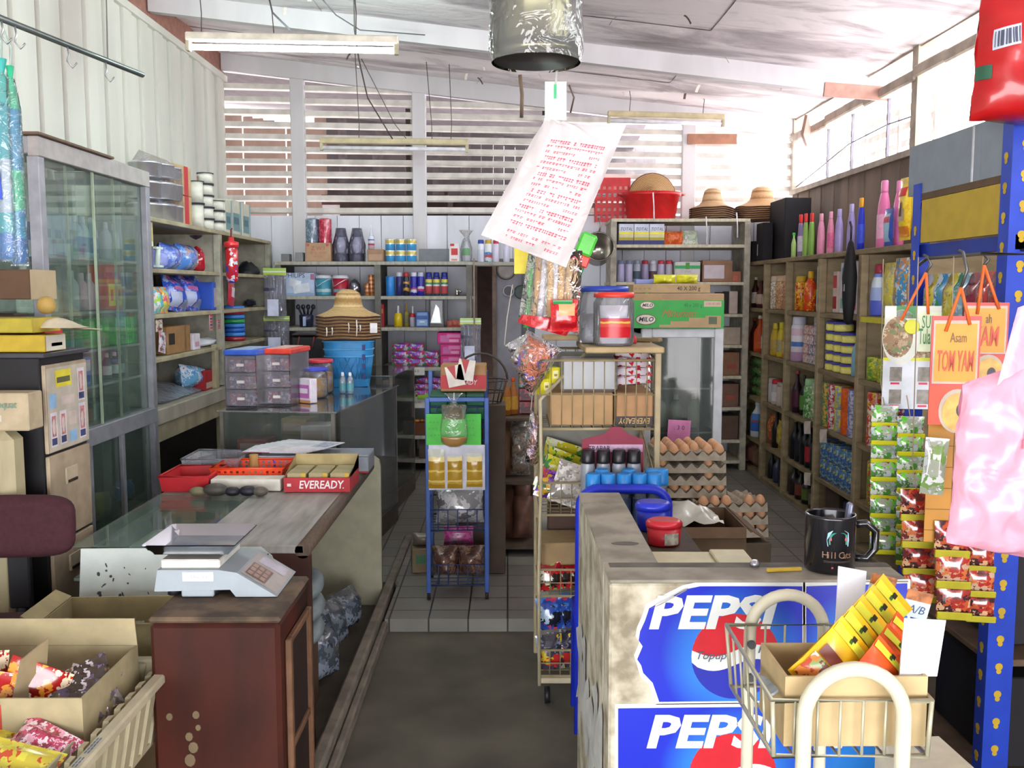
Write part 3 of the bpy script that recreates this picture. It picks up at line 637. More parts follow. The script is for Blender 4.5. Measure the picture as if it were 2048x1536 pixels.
fill(2,3,[bt('dark purple bottle with a red neck',.30,.04,'#2c1424','#a04048','#4a1830','sauce',where=W_),bt('thin dark bottle with a green label',.28,.03,'#181818','#303030','#5a8a3a','sauce',where=W_),bt('green and white packet tin',.27,.05,spots('#5aa04a',['#c0dcb4','#e0e0d8','#3f8a3a'],45,.3),'#9ac48c',None,'can',where=W_,name='tin'),bt('pale green tall tin',.26,.05,spots('#8fc07c',['#e0e8d8','#c04848','#6aa85a'],45,.3),'#b8c8b0',None,'can',where=W_,name='tin')])
W_=pig(3,3)
cols=[('#3f8a5a','#e0a84a'),('#c02c40','#e0d8dc'),('#d8cc3a','#8a9ac0'),('#d8521c','#e06a2a'),('#7a78b0','#c8c8dc')]
for i,(a,b_)in enumerate(cols):
 for k in range(2):
  bottle('%s tin, %s one of its pair, %s'%(['green and orange','red and white','yellow and blue','bright orange','violet and silver'][i],['lower','upper'][k],W_),(XS+.06,UY[3]-.11-i*.115,ZS[3]+k*.142),.14,.052,spots(a,[b_,a,b_],35,.3),None,None,'tin',-90,'stacked tins in the second nearest pigeonhole',1,'tin','tin',14,True)
for k in range(3):bottle('dark round bottle lying behind on top, %s, %s'%(['farthest','middle','nearest'][k],W_),(XS+.26,UY[3]-.2-k*.14,ZS[3]),.33,.05,'#20281f','#6a7a70',None,'sauce',-90)
W_=pig(4,3)
fill(4,3,[bt('red and yellow tin',.30,.05,spots('#c0342a',['#d8b43a','#c86a4a','#e0d8c8'],35,.3),None,None,'tin',where=W_,name='tin'),bt('orange tin',.29,.05,spots('#d86a24',['#c03a2a','#e8c04a'],35,.3),None,None,'tin',where=W_,name='tin'),bt('dark blue tin',.28,.05,spots('#24306a',['#c04040','#d0d0e0'],35,.3),None,None,'tin',where=W_,name='tin')])
W_=pig(0,4)
fill(0,4,[po('green red packet lying at the back',.2,.25,.08,spots('#3f7a34',['#c0483a','#2a5a2a'],40,.3,coat=.3),W_),bt('white and blue bottle of bleach',.29,.062,bands([(0,'#d0d4e0'),(.16,'#3a6ac8'),(.4,'#c04a5a'),(.45,'#4a80d0'),(.6,'#4a90d8'),(.62,'#d8dce8')],hi=.31),'#cfd4e4',None,'tall',1,W_),bt('green bottle behind the post',.26,.04,'#2f5a34','#355a3a',None,'tall',1,W_)])
W_=pig(1,4)
fill(1,4,[po('orange packet',.16,.24,.06,spots('#c0481c',['#d8a04a','#8a2a14'],30,.3,coat=.3),W_),bt('black bottle with grey shoulders',.29,.04,'#14161a','#303438',None,'sauce',1,W_),po('yellow packet',.16,.22,.06,spots('#c9bc2a',['#e0d43a','#c04a2a','#a89a20'],30,.3,coat=.3),W_),po('red packet below the yellow one',.15,.13,.07,'#7a1418',W_)])
W_=pig(2,4)
for r in range(2):
 for k in range(5):bottle('black soy sauce bottle, %s in the %s row, %s'%(['farthest','second farthest','middle one','second nearest','nearest'][k],['front','rear'][r],W_),(XS+.06+r*.11,UY[2]-.12-k*.115,ZS[4]),.29,.042,'#0f1016',['#8a7a30','#3a3a40','#1c1c22','#8a2030','#a08a2a'][k],[None,'#20202c',None,'#a02a34','#24242c'][k],'sauce',-90,'soy sauce bottles in the middle pigeonhole',1,'bottle','bottle',12,False)
W_=pig(3,4)
for r in range(2):
 for k in range(5):
  for z in range(2):
   bottle('blue and yellow tin, %s, %s layer of the %s row in its pigeonhole'%(['farthest','second farthest','middle','second nearest','nearest'][k],['lower','upper'][z],['front','rear'][r]),(XS+.06+r*.1,UY[3]-.1-k*.118,ZS[4]+z*.125),.122,.05,spots('#3f70b8',['#d8cc3a','#a8c8e0','#2a4a8a','#6aa0a0'],45,.3),None,None,'tin',-90,'blue and yellow tins',1,'tin','tin',12,True)
W_=pig(4,4)
fill(4,4,[bt('green yellow tin',.25,.055,spots('#6a9a3a',['#d8c83a','#c04a3a'],35,.3),None,None,'tin',where=W_,name='tin'),bt('brown red tin',.25,.055,spots('#7a4030',['#c0983a','#c04a3a'],35,.3),None,None,'tin',where=W_,name='tin')])
W_=pig(0,5)
fill(0,5,[po('reddish grain sack',.24,.2,.12,'#7a5048',W_),po('brown grain sack',.24,.21,.12,'#6a4a3a',W_)])
W_=pig(1,5)
fill(1,5,[bt('dark glass bottle',.22,.035,'#1a1c28','#55585f',None,'sauce',1,W_),bt('grey glass bottle with a bright neck',.22,.04,'#3a3c58','#8890a8',None,'sauce',1,W_),bt('dark squat bottle',.19,.045,'#20222c','#3a3c48',None,'sauce',1,W_)])
W_=pig(2,5);GD='dark bottles of the bottom row'
fill(2,5,[bt('dark brown bottle %s'%d,.215,.045,'#241c1c','#4a4440',l,'sauce',1,W_,grp=GD)for d,l in(('at the far side',None),('with a worn red label','#7a3a30'),('with a greenish label','#5a6a30'),('at the near side','#6a6258'))])
W_=pig(3,5)
fill(3,5,[bx('open dark brown box',.24,.25,.2,'#4a3c34',(),W_),bx('dark blue box',.22,.25,.17,'#2a2c48',[(.1,.3,.9,.7,'#5a5c78')],W_)])
for i,(px,py,X,lab)in enumerate(((1616,855,XS-.012,'torn white price card on the shelf edge above the soy sauce'),(1648,872,XS-.012,'white price card on the shelf edge above the stacked blue tins'),(1616,958,XS-.012,'creased white price paper hanging below the soy sauce shelf'))):
 p=atx(px,py,X);mb=MB();mb.grid(lambda u,v:(-.004-.02*v*v*(1-v)+.008*sin(3*u),(.5-u)*.13,(v-.5)*.085+.02*(u-.5)),4,4)
 tag(mb.build('price_card',mat('#d2c6bc',.7),None,p,0),lab,'card')
p=atx(1703,600,XS-.045);t=thing('umbrella','black folded umbrella hanging from an upright of the pigeonhole shelf','umbrella',(XS-.06,p.y,p.z-.12))
b=MB();b.lathe([(.008,-.02),(.03,.0),(.045,.12),(.05,.25),(.035,.36),(.018,.44),(.006,.46)],12,0,sx=.8);b.build('canopy',mat('#101014',.7),t)
b=MB();b.tube([(0,0,.45),(0,0,.53),(-.004,.01,.56),(0,.025,.555)],.006,6);b.build('handle',mat('#1a1a20',.4),t)
b=MB();b.box(-.036,-.02,.17,-.03,.02,.21);b.build('strap',mat('#b8b8c4',.4,metal=.6),t)
YA=7.72
def zr(py,Y=YA,px=760):return at(px,py,Y).z
ZA=[zr(523),zr(592),zr(655),zr(735),zr(797),zr(872)]
xa0,xa1=at(548,560,YA).x,at(946,560,YA).x
shelf_unit('back_shelf','wide grey wooden shelf against the back wall left of the doorway',(xa0,YA,0),0,xa1-xa0,YB-YA-.04,ZA+[.16],[.03,at(755,560,YA).x-xa0,xa1-xa0-.03],mat('#aaa79c',.7,var=.15,sc=8,stretch=(4,1,1)),mat('#6d6a64',.7,var=.2,sc=8),th=.028,upw=.05,z0=.06,ztop=ZA[0]+.001)
def sp(px,row,top,w,dy=.06,Z=None,Y=YA):
 Z=(ZA if Z is None else Z);yy=Y+dy;p=at(px,600,yy);d=(p-O).dot(Fv)
 return(p.x,yy,Z[row]),at(px,top,yy).z-Z[row],w*d/1900
def sbox(desc,px,row,top,w,dep,col,prints=(),texts=(),Z=None,Y=YA,dy=.03,grp=None,dz=0,rz=0,side=()):
 l,h,ww=sp(px,row,top,w,dy,Z,Y);return carton(desc,(l[0],l[1],l[2]+dz),ww,dep,h-dz,rz,col,prints,texts,group=grp,side=side)
def sbot(desc,px,row,top,w,body,cap,lab=None,kind='can',Z=None,Y=YA,dy=None,grp=None,cat=None,name='bottle',sy=1,dz=0,labz=(.14,.5)):
 l,h,ww=sp(px,row,top,w,.1 if dy is None else dy,Z,Y);return bottle(desc,(l[0],l[1],l[2]+dz),h-dz,ww/2,body,cap,lab,kind,0,grp,sy,name,cat,14,False,labz)
l,h,w_=sp(638,0,486,50,.05)
carton('brown carton with red print under two wrapped rolls on the back shelf',l,w_,.25,h,0,'#b39274',[(.06,.82,.16,.95,'#c0504a'),(.82,.82,.92,.95,'#c0504a')],[('Z W I',.045,.5,.7,'#b8604e'),('= = = =',.04,.5,.45,'#b8745e'),('= = =',.03,.5,.25,'#b8745e')])
for px,cc,c2,lab in((627,'#5c7288','#8fa0b0','grey blue plastic wrapped roll standing on the brown carton'),(653,'#b01c3c','#d84a6a','crimson plastic wrapped roll standing on the brown carton')):
 r=sp(px,0,440,26,.14)
 mb=MB();R=r[2]/2;H0=h;H1=r[1]
 mb.grid(lambda u,v:((R*(1+.05*noise.noise(Vector((cos(6.283*u)*2,sin(6.283*u)*2,v*6)))))*cos(6.283*u),R*sin(6.283*u)*(1+.05*noise.noise(Vector((u*9,v*7,2)))),(H1-H0)*v),18,8,0,closeu=True)
 mb.ell((0,0,H1-H0),R,R,.012,18,0,6)
 tag(mb.build('wrapped_roll',spots(cc,[c2,cc],40,.2,coat=.8),None,(r[0][0],r[0][1],ZA[0]+h+.003)),lab,'roll')
def lantern(desc,px):
 l,h,w_=sp(px,0,457,31,.14);t=thing('lantern',desc,'lantern',(l[0],l[1],l[2]+EPS));R=w_/2;dk=mat('#2a2f4a',.3,metal=.4)
 MB().lathe([(R*.9,0),(R,.01),(R*.98,h*.22),(R*.7,h*.27)],16,0).build('fuel_base',dk,t)
 MB().lathe([(R*.62,h*.27),(R*.86,h*.45),(R*.8,h*.62),(R*.5,h*.74)],16,0,cap=False).build('globe',clear('b8b4dc',.35,.05,1.),t)
 MB().lathe([(R*.62,h*.74),(R*.7,h*.78),(R*.55,h*.84),(R*.5,h*.93),(R*.6,h*.96),(R*.5,h)],16,0).build('chimney',dk,t)
 g=MB();g.tube([(-R*.95,0,h*.22),(-R*1.02,0,h*.5),(-R*.7,0,h*.78)],.006,6);g.tube([(R*.95,0,h*.22),(R*1.02,0,h*.5),(R*.7,0,h*.78)],.006,6);g.build('side_frame',dk,t)
 s=MB();s.lathe([(R*1.04,.002),(R*1.1,h*.28),(R*1.0,h*.6),(R*.78,h*.8),(R*.62,h*1.01)],14,0,cap=False)
 s.build('plastic_bag',clear('c8c8f0',.1,.06,1.2,.6,40),t)
lantern('dark blue lantern in clear plastic, nearer the red wrapped roll',684);lantern('dark blue lantern in clear plastic, nearer the sealant tube',716)
sbox('small brown box under the white sealant tube',752,0,499,32,.16,'#a07f66',[(.1,.1,.9,.6,'#b08e74')])
l,h,w_=sp(744,0,450,13,.1);h0=sp(744,0,499,13,.1)[1]
t=thing('sealant_tube','white sealant cartridge with long nozzle on the small brown box','tube',(l[0],l[1],l[2]+h0+2*EPS));H_=h-h0
MB().lathe([(w_*.5,0),(w_*.5,H_*.52),(w_*.42,H_*.54)],12,0).build('body',bands([(0,'#d8c0c8'),(.3,'#c04a6a'),(.45,'#d8dcec'),(.7,'#4a5a98'),(.8,'#d8dcec')],hi=H_*.5),t)
MB().lathe([(w_*.3,H_*.54),(w_*.22,H_*.62),(.004,H_)],10,0).build('nozzle',mat('#dfe3ee',.4),t)
for i in range(3):
 for k in range(2):
  l,h,w_=sp(782+i*21,0,478,20,.1)
  bottle('pale blue and gold drink tin, %s of the %s pair on the back shelf'%(['lower','upper'][k],['left','middle','right'][i]),(l[0],l[1],l[2]+k*h*.503),h*.495,w_/2,bands([(0,'#4aa0dc'),(.52,'#e8e4d0'),(.6,'#c9b868'),(.88,'#d8d4c8')],hi=h*.495,r=.25,metal=.2),None,None,'tin',0,'pale blue tins on the back shelf',1,'tin')
sbox('long grey box lying behind the small white pack on the back shelf',872,0,498,66,.15,'#7e828a',dy=.16)
sbox('small white pack with a red emblem on the back shelf',909,0,487,20,.06,'#e4e0e4',[(.2,.35,.85,.72,'#c02a30'),(.1,.85,.5,.98,'#c02a30'),(.2,.05,.8,.14,'#c88080')])
l,h,w_=sp(933,0,478,24,.09);t=thing('bagged_bottle','green labelled bottle in a tied clear bag at the shelf end','bag',(l[0],l[1],l[2]+EPS))
MB().lathe([(w_*.3,.003),(w_*.32,.01),(w_*.32,h*.55),(w_*.14,h*.75),(w_*.14,h*.9)],12,0).build('bottle',bands([(0,'#d8dce8'),(.3,'#4fb850'),(.65,'#dfe4ea')],hi=h*.9),t)
s=MB();s.lathe([(w_*.4,.002),(w_*.48,h*.2),(w_*.5,h*.6),(w_*.3,h*.95),(w_*.12,h*1.06),(w_*.5,h*1.3),(w_*.62,h*1.38)],14,0,cap=False);s.build('clear_bag',clear('e8ecf8',.16,.08,1.2,.7,60),t)
for px,w1,body,cp,d in((962,14,bands([(0,'#d8dcf0'),(.5,'#e8ecf8')],hi=.2),'#2f4aa8','white spray can with blue cap'),(977,15,bands([(0,'#3fa0c0'),(.12,'#d8e0e8'),(.25,'#c8505a'),(.35,'#4f8fc8'),(.45,'#e4e6ee')],hi=.22,wob=.04),'#c9a83a','white striped spray can with gold cap'),(992,13,'#d9d3ea','#b82a4a','white spray can with crimson cap'),(1013,13,'#d4d2ea','#c8c8e0','white spray can with white cap')):
 sbot(d+' on the ledge above the doorway',px,0,480,w1,body,cp,None,'can',dy=.2,name='spray_can',cat='spray can')
lg=MB().box(xa1+.01,YA+.08,ZA[0]-.03,at(1040,522,YA).x,YA+.38,ZA[0],0,.003).build('ledge',mat('#9a978e',.7,var=.15));tag(lg,'short grey wooden ledge above the dark doorway','shelf')
for px,w1,tp,cc in((572,16,508,'#77787c'),(600,14,505,'#85868c')):sbox('%s small grey block at the left end of the back shelf'%('lower' if px<590 else 'higher'),px,0,tp,w1,.1,cc)
l,h,w_=sp(599,1,546,60,.04)
t=carton('pale blue bulb carton with loose papers on the back shelf',l,w_,.26,h,0,'#b4c4de',[(0,.0,1,.12,'#8fa8cc'),(.88,.7,1,.95,'#a86a8a')],[('PHILIPS',.052,.36,.88,'#4a4a66')])
for(x,z,a,ww,hh)in((.02,.06,-9,.13,.07),(-.03,.1,14,.09,.06)):
 mb=MB();mb.M=T(x,-.009-.004*(x>0),z)@RY(a);mb.grid(lambda u,v:((u-.5)*ww,-.004*sin(pi*u),(v-.5)*hh),5,3);mb.build('paper_sheet',mat('#d6dce6',.6),t)
def pail(desc,px,c1,c2):
 l,h,w_=sp(px,1,551,32,.1);R=w_/2;t=thing('paint_pail',desc,'pail',(l[0],l[1],l[2]+EPS))
 MB().lathe([(R*.9,0),(R*.93,.01),(R,h*.86)],18,0).build('body',bands([(0,c1),(.25,c2),(.42,c1)],hi=h*.86,wob=.01),t)
 MB().lathe([(R*1.06,h*.84),(R*1.06,h*.92),(R*.95,h*.94),(R*.9,h)],18,0).build('lid',mat('#dcdde8',.4),t)
 MB().tube([(-R*1.04,-.01,h*.8),(-R*.7,-R*.85,h*.45),(0,-R*1.06,h*.62),(R*.7,-R*.85,h*.78),(R*1.04,-.01,h*.8)],.003,6).build('handle',mat('#d6d6e0',.4),t)
pail('teal paint pail with white lid on the back shelf',648,'#3f8fa8','#a8c8d0');pail('dark red paint pail with white lid on the back shelf',682,'#b0203a','#7f9aa8')
l,h,w_=sp(710,1,558,24,.08);t=thing('kettle','round steel vessel beside the red paint pail','kettle',(l[0],l[1],l[2]+EPS));R=w_/2
MB().lathe([(R*.5,0),(R*.9,h*.12),(R,h*.4),(R*.85,h*.7),(R*.4,h*.9),(R*.15,h*.93)],18).build('body',mat('#8f8fa0',.18,metal=.9),t)
MB().lathe([(R*.15,h*.92),(R*.2,h*.97),(.001,h)],10).build('knob',mat('#55556a',.3),t)
cop=bands([(0,'#c07a48')]+[(i/12.,['#d8a27a','#b06838'][i%2])for i in range(1,12)],hi=.2,r=.3,metal=.3)
for px,tp,w1,d in((735,567,11,'short copper coloured can, leftmost of the three'),(743,550,12,'tall copper coloured can in the middle'),(756,550,12,'tall copper coloured can in front of the dark upright')):sbot(d+' on the back shelf',px,1,tp,w1,cop,None,None,'tin',name='copper_can',cat='can',dy=.06 if w1==11 else .1)
sbot('plain sky blue canister on the back shelf',781,1,553,18,'#2f84d4',None,None,'tin',name='canister',cat='canister')
for px,tp,w1,body,cp,d in((799,545,13,'#2a2c6a','#d8d8ec','dark blue spray can with white cap next to the sky blue canister'),(813,545,12,bands([(0,'#1c1c38'),(.3,'#c8943a'),(.45,'#2a2a50'),(.6,'#d8a04a'),(.7,'#24243c')],hi=.2,wob=.05),'#b82a34','black and gold spray can with red cap'),(828,545,14,bands([(0,'#2a2c9a'),(.2,'#d0d0e8'),(.32,'#b04a7a'),(.4,'#2a2ca0')],hi=.2,wob=.03),'#d8d8ee','royal blue spray can with white cap, left one of two'),(842,545,14,bands([(0,'#28289a'),(.25,'#c03a6a'),(.35,'#d8d8ee'),(.45,'#2a2a9c')],hi=.2,wob=.03),'#d0d0ee','royal blue spray can with white cap, right one of two')):sbot(d,px,1,tp,w1,body,cp,None,'can',name='spray_can',cat='spray can')
for i,px in enumerate((858,873,889)):sbot('blue capped can with yellow and red bands, %s of three'%['left','middle','right'][i],px,1,545,14,bands([(0,'#3a4a5c'),(.1,'#b84a50'),(.42,'#d8d4d8'),(.5,'#3f8a6a'),(.58,'#d8c85a'),(.72,'#26308a')],hi=.185),'#1e2a8c',None,'can',name='spray_can',cat='spray can',grp='blue capped spray cans')
l,h,w_=sp(914,1,571,16,.07);t=thing('water_tap','small chrome tap at the right end of the shelf','tap',(l[0],l[1],l[2]+EPS))
MB().lathe([(.016,0),(.018,.015),(.012,.03),(.014,.05),(.008,.055)],12).build('body',mat('#b8b4b0',.15,metal=1),t)
MB().tube([(0,0,.04),(.02,-.02,.045),(.034,-.03,.03)],.008,8).build('spout',mat('#c8c4c0',.15,metal=1),t)
sbot('yellow squeeze bottle with white nozzle on the back shelf',796,2,612,17,'#d8ba1e','#e0dfe6',None,'dropper',name='squeeze_bottle',cat='bottle')
sbot('olive yellow bottle behind the yellow squeeze bottle',813,2,608,11,'#b09a3a','#c9aa2c','#8f8a6a','dropper',dy=.2)
sbot('white bottle with a red top on the back shelf',825,2,613,12,bands([(0,'#b8b4cc'),(.5,'#b82a34')],hi=.16),'#e0dce4',None,'dropper')
sbox('blue printed packet box on the back shelf',844,2,624,26,.06,'#4a68a8',[(.1,.75,.9,.95,'#7a98cc'),(.1,.1,.9,.5,'#8aa6d0'),(.3,.3,.7,.4,'#d0d8e8')])
l,h,w_=sp(873,2,597,30,.05);mb=MB().box(-w_/2,0,0,w_/2,.02,h,0,.003);mb.rect(-w_*.38,h*.12,w_*.38,h*.92,-.002,1);mb.M=T(0,-.004,h*.15);mb.poly([(-.05,0,0),(.035,0,0),(.02,0,.12),(-.005,0,.15)],2)
tag(mb.build('carded_tool',[mat('#3a3638',.4),mat('#55555c',.25),mat('#9aa0a0',.25,metal=.4)],None,(l[0],l[1],l[2]+EPS)),'dark carded tool in a clear pack leaning on the back shelf','tool')
for i in range(3):pouch('small reddish packet, %s of three on the back shelf'%['left','middle','right'][i],sp(900+i*9,2,640,9,.05)[0],.05,.05+.01*(i%2),.02,mat('#a04a3c',.4),0,0,0,i,group='small reddish packets')
sbox('red and gold box behind the straw hats on the back shelf',759,2,609,16,.06,'#a82a30',[(.2,.6,.9,.8,'#c9904a')])
l,h,w_=sp(612,2,612,40,.1);t=thing('hand_tools','bundle of dark blue tools in a plastic holder by the hats','tool',(l[0],l[1],l[2]+EPS))
MB().lathe([(w_*.34,0),(w_*.36,h*.55),(w_*.3,h*.6)],14).build('holder',mat('#262a44',.3),t)
for i in range(4):
 g=MB();g.tube([(w_*.2*(i-1.5)*.7,0,h*.55),(w_*.25*(i-1.5),-.02,h*.95)],.009,6);g.ell((w_*.25*(i-1.5),-.02,h*.95),.018,.012,.022,8,0,6);g.build('handle',mat('#20222f',.4),t)
MB().rect(-w_*.1,h*.05,w_*.05,h*.5,-w_*.37).build('pale_strip',mat('#a8b4d8',.4),t)  # pale blue strip on the holder front
rb_=spots('#9a3fb0',['#3fb04a','#e05a2a','#e0c83a','#c83a8a','#3a6ad0','#d8d8ee'],18,.2,coat=.6)
def pile(desc,px0,px1,top,row,cols,rows,grp,seed=0):
 l0,h,w_=sp((px0+px1)/2,row,top,(px1-px0));n=0
 for r in range(rows):
  k=cols-(r>1)*max(0,cols-2)
  for i in range(k):
   pouch('%s, %s of the %s layer'%(desc,['left one','middle one','right one','far right one'][i]if k>1 else 'single one',['bottom','second','top'][r]),(l0[0]-w_/2+w_*(i+.5)/cols*(1 if k>1 else .9),YA+.06+.02*r,l0[2]+r*h/rows),w_/cols*1.08,h/rows*1.2,.1,rb_,0,-14,RND.uniform(-5,5),seed+n,group=grp);n+=1
pile('rainbow foil sweet packet',783,876,690,3,3,3,'rainbow packets beside the pink boxes')
for k in range(3):
 l,h,w_=sp(901+(k==2)*-3,3,665,42+(k==2)*6,.03);hh=h/3
 carton('hot pink box, %s of the stack of three'%['bottom','middle','top'][k],(l[0],l[1],l[2]+k*(hh+.0005)),w_,.2,hh-.003,0,'#d83a8c',[(.12,.15,.5,.75,'#c86aa8'),(.4,.55,.95,.85,'#e080b4'),(.5,.15,.9,.4,'#ec9ac4'),(0,0,1,.1,'#b82a6c')],group='hot pink boxes')
for px,row,ww,hh,tx in((828,3,40,15,'2 . 6 0'),(834,4,31,22,'6.50')):
 p,h,w_=sp(px,row,700,ww,-.012);mb=MB().cbox(0,0,-.03,w_,.004,hh*7.9/1900,0);mb.text(tx,.028,0,-.004,-.028,1)
 tag(mb.build('price_card',[mat('#d8d6d2',.6),mat('#5a5a66',.6)],None,(p[0],p[1]-.01,p[2])),'white price card hanging under the %s'%('rainbow packets' if row==3 else 'lower packets shelf'),'card')
sbox('grey pink box with a black emblem half behind the glass case',776,4,762,30,.2,'#b89a94',[(.3,.25,.85,.75,'#1c1c2a'),(.45,.4,.6,.6,'#c9b0a8')],rz=-18)
for i in range(2):pouch('clear packet of pale trinkets, %s one, lower shelf'%['left','right'][i],sp(797+i*17,4,755,18,.06)[0],.09,.15,.05,spots('#9a94b0',['#c8c4d8','#5a8a7a','#b86a7a','#e0dcec'],60,.2,coat=.6),0,-8,0,i)
pile('rainbow foil sweet packet on the lower shelf',828,880,757,4,2,3,'rainbow packets on the lower shelf',40)
for i,px in enumerate((800,860)):sbox('lime green folder lying under the lower packets, %s one'%['left','right'][i],px,4,792,55,.16,'#8ab830',dy=-.05)
sbox('brown box of orange lumps below the price card',832,5,846,40,.2,'#6a3a24')
for i in range(5):
 p=sp(815+i*9,5,846,40,.1);h=p[1]
 mb=MB();mb.ell((0,0,.018),.022,.02,.017,10,0,6);tag(mb.build('orange_lump',mat('#b8702a',.5),None,(p[0][0],YA+.06+.04*(i%2),ZA[5]+h+.004)),'orange lump in the brown box, %s'%nth(i,5),'fruit','orange lumps in the brown box')
for i,(px,tp,w1,cc)in enumerate(((775,845,50,'#4a3c38'),(896,830,50,'#3a3230'),(872,905,74,'#5a4a40'),(800,905,50,'#6a564a'))):
 row=5 if tp<900 else 6
 l,h,w_=sp(px,5,838,w1,.05);carton(['dark brown box at the left end of the lowest full shelf','dark carton right of the orange lumps','brown carton on the back shelf bottom, right one','brown carton on the back shelf bottom, left one'][i],(l[0],l[1],ZA[5]if row==5 else .161),w_,.25,.11 if row==5 else .17,0,cc)
def hangpack(desc,px,py0,py1,w,Y,seed,grp=None):
 p=at(px,py0,Y);q=at(px,py1,Y);d=(p-O).dot(Fv);W_=w*d/1900;H_=p.z-q.z
 t=thing('cutlery_pack',desc,'packet',(p.x,Y,p.z-H_),0,grp)
 MB().box(-W_/2,-.002,H_*.86,W_/2,.002,H_,0).build('header_card',bands([(0,'#b8d048'),(.4,'#dfe6ea'),(.6,'#a8cc60')],lo=H_*.86,hi=H_),t)
 m=clear('d8d8f4',.16,.06,1.3,.6,50);s=MB();pouch_mesh(W_,H_*.88,W_*.5,seed,6,8,.2,.03,0,s);s.build('clear_bag',m,t)
 for i in range(4):
  x=W_*(i-1.5)*.2;g=MB();g.tube([(x,-.005,H_*.82),(x*.8,-.01,H_*.3)],.006,6);g.ell((x*.8,-.01,H_*.2),.018,.006,.034,8,0,6);g.build('spoon',mat('#b8b8cc',.2,metal=.9),t)
 MB().box(-W_*.28,-W_*.27,H_*.08,W_*.2,-W_*.26,H_*.4,0).build('insert_card',mat('#d4d8f0',.5),t)
 MB().box(-W_*.45,-W_*.2,H_*.56,W_*.1,W_*.1,H_*.62,0).build('tie',mat('#2a2a50',.5),t)
 MB().tube([(0,0,H_),(.004,.0,H_+.03),(0,.03,H_+.05+.13*(seed==3))],.002,5).build('string',mat('#b8b4a8',.6),t);return t
hangpack('clear hanging pack of spoons with green header, upper left of the back shelf',549,536,640,46,7.66,1,'hanging cutlery packs')
hangpack('clear hanging pack of ladles below the upper left spoons pack',553,632,702,52,7.66,2,'hanging cutlery packs')
hangpack('clear hanging pack of spoons in front of the pink boxes',941,636,728,42,7.66,3,'hanging cutlery packs')
dm=MB().box(at(988,560,8.2).x,8.30,.06,.12,8.34,1.82,0);struct('door_1',dm,mat('#8f8e98',.6,var=.12,sc=5),'grey door leaf at the right of the dark doorway','door')
struct('wall_passage',MB().box(-1.6,9.2,-.1,1.2,9.24,2.4,0).box(-.55,8.4,-.1,-.52,9.2,2.4,0).box(.14,8.4,-.1,.17,9.2,2.4,0),mat('#33231d',.8,var=.2),'dark brown panels painted as the shade inside the doorway','wall')  # dark panels put in for the shade of the open doorway
dj=MB().box(at(942,560,8.1).x,8.2,.06,at(953,560,8.1).x,8.3,1.8,0).box(at(984,560,8.1).x,8.22,.06,at(992,560,8.1).x,8.3,1.8,0);struct('trim_11',dj,mat('#77675c',.7,var=.2),'worn door jambs of the dark doorway','trim')
for px,py,R,cc,c2,d in((1017,582,.052,'#a8a8b4','#2e2e3c','pale round dial hanging on the grey door'),(1042,584,.06,'#2c4a44','#1c2c2a','dark green round dial hanging on the grey door'),(1012,540,.085,'#6a625c','#8a8480','round brown rimmed tray hung at the top of the grey door')):
 p=at(px,py,8.27);t=thing('round_dial',d,'dial',p);old=RX(90)
 b=MB();b.M=old;b.lathe([(R,-.01),(R,.01),(R*.85,.016),(R*.8,.012),(.001,.012)],20);b.build('rim',mat(cc,.4),t)
 b=MB();b.M=old;b.lathe([(R*.78,.0121),(.001,.0135)],20,0,cap=False);b.box(-.004,-R*.5,.014,.004,R*.4,.017,0);b.build('face',mat(c2,.4),t)
tag(MB().box(-.006,0,0,.006,.012,1.15,0).box(-.05,-.03,-.0,.05,.05,.1,0).build('broom',mat('#8a7a72',.6),None,(at(948,600,7.6).x,7.62,.65)),'brown broom stick standing at the end of the back shelf','broom')
YR=7.78;xr0,xr1=at(1222,500,YR).x,at(1512,500,YR).x
ZR=[zr(437,YR,1360),zr(489,YR,1360),zr(564,YR,1360),zr(628,YR,1440),zr(690,YR,1440),zr(752,YR,1440),zr(815,YR,1440),zr(880,YR,1440)]
shelf_unit('back_shelf','pale wooden shelf against the back wall under the straw hats',(xr0,YR,0),0,min(xr1,1.97)-xr0,YB-YR-.04,ZR+[.14],[.02,min(xr1,1.97)-xr0-.02],mat('#c4bda8',.7,var=.14,sc=8,stretch=(4,1,1)),mat('#a8a294',.7,var=.2),th=.026,upw=.05,z0=.06,ztop=ZR[0]+.001)
def rbox(*a,**k):return sbox(*a,Z=ZR,Y=YR,**k)
def rbot(*a,**k):return sbot(*a,Z=ZR,Y=YR,**k)
l,h,w_=sp(1300,0,386,118,.26,ZR,YR);R=w_/2
t=thing('plastic_basin','red plastic basin on top of the pale back shelf','basin',(l[0],l[1],l[2]+EPS));b=MB()
b.lathe([(R*.78,0),(R*.8,.005),(R*.93,h*.84),(R*1.0,h*.86),(R*1.01,h),(R*.94,h),(R*.9,h*.86),(R*.76,.012),(.001,.012)],26,sy=.75);b.build('body',mat('#c41c20',.35),t)
for s in(-1,1):MB().tube([(s*R*.98,-.04,h*.9),(s*R*1.12,0,h*.94),(s*R*.98,.04,h*.9)],.008,6).build('handle',mat('#d02226',.35),t)
hs=straw('#c9a473','#8f6a40');hm=hat_mesh(.2,2).mesh('straw_hat',[hs,mat('#6a3a30',.7)])
o=link('straw_hat',hm,None,(at(1305,380,YR+.3).x,YR+.34,ZR[0]+.2),0);o.rotation_euler=(radians(96),0,0);tag(o,'straw hat standing on edge in the red basin','hat')
cr_=MB();p=at(1236,400,YR+.44)
for k in range(6):
 z0=ZR[0]-.0+.06*k
 cr_.box(-.2,0,z0-ZR[0],.1,.02,z0-ZR[0]+.03,0)
for k in range(7):cr_.box(-.2+k*.046,.004,0,-.18+k*.046,.016,.36,0)
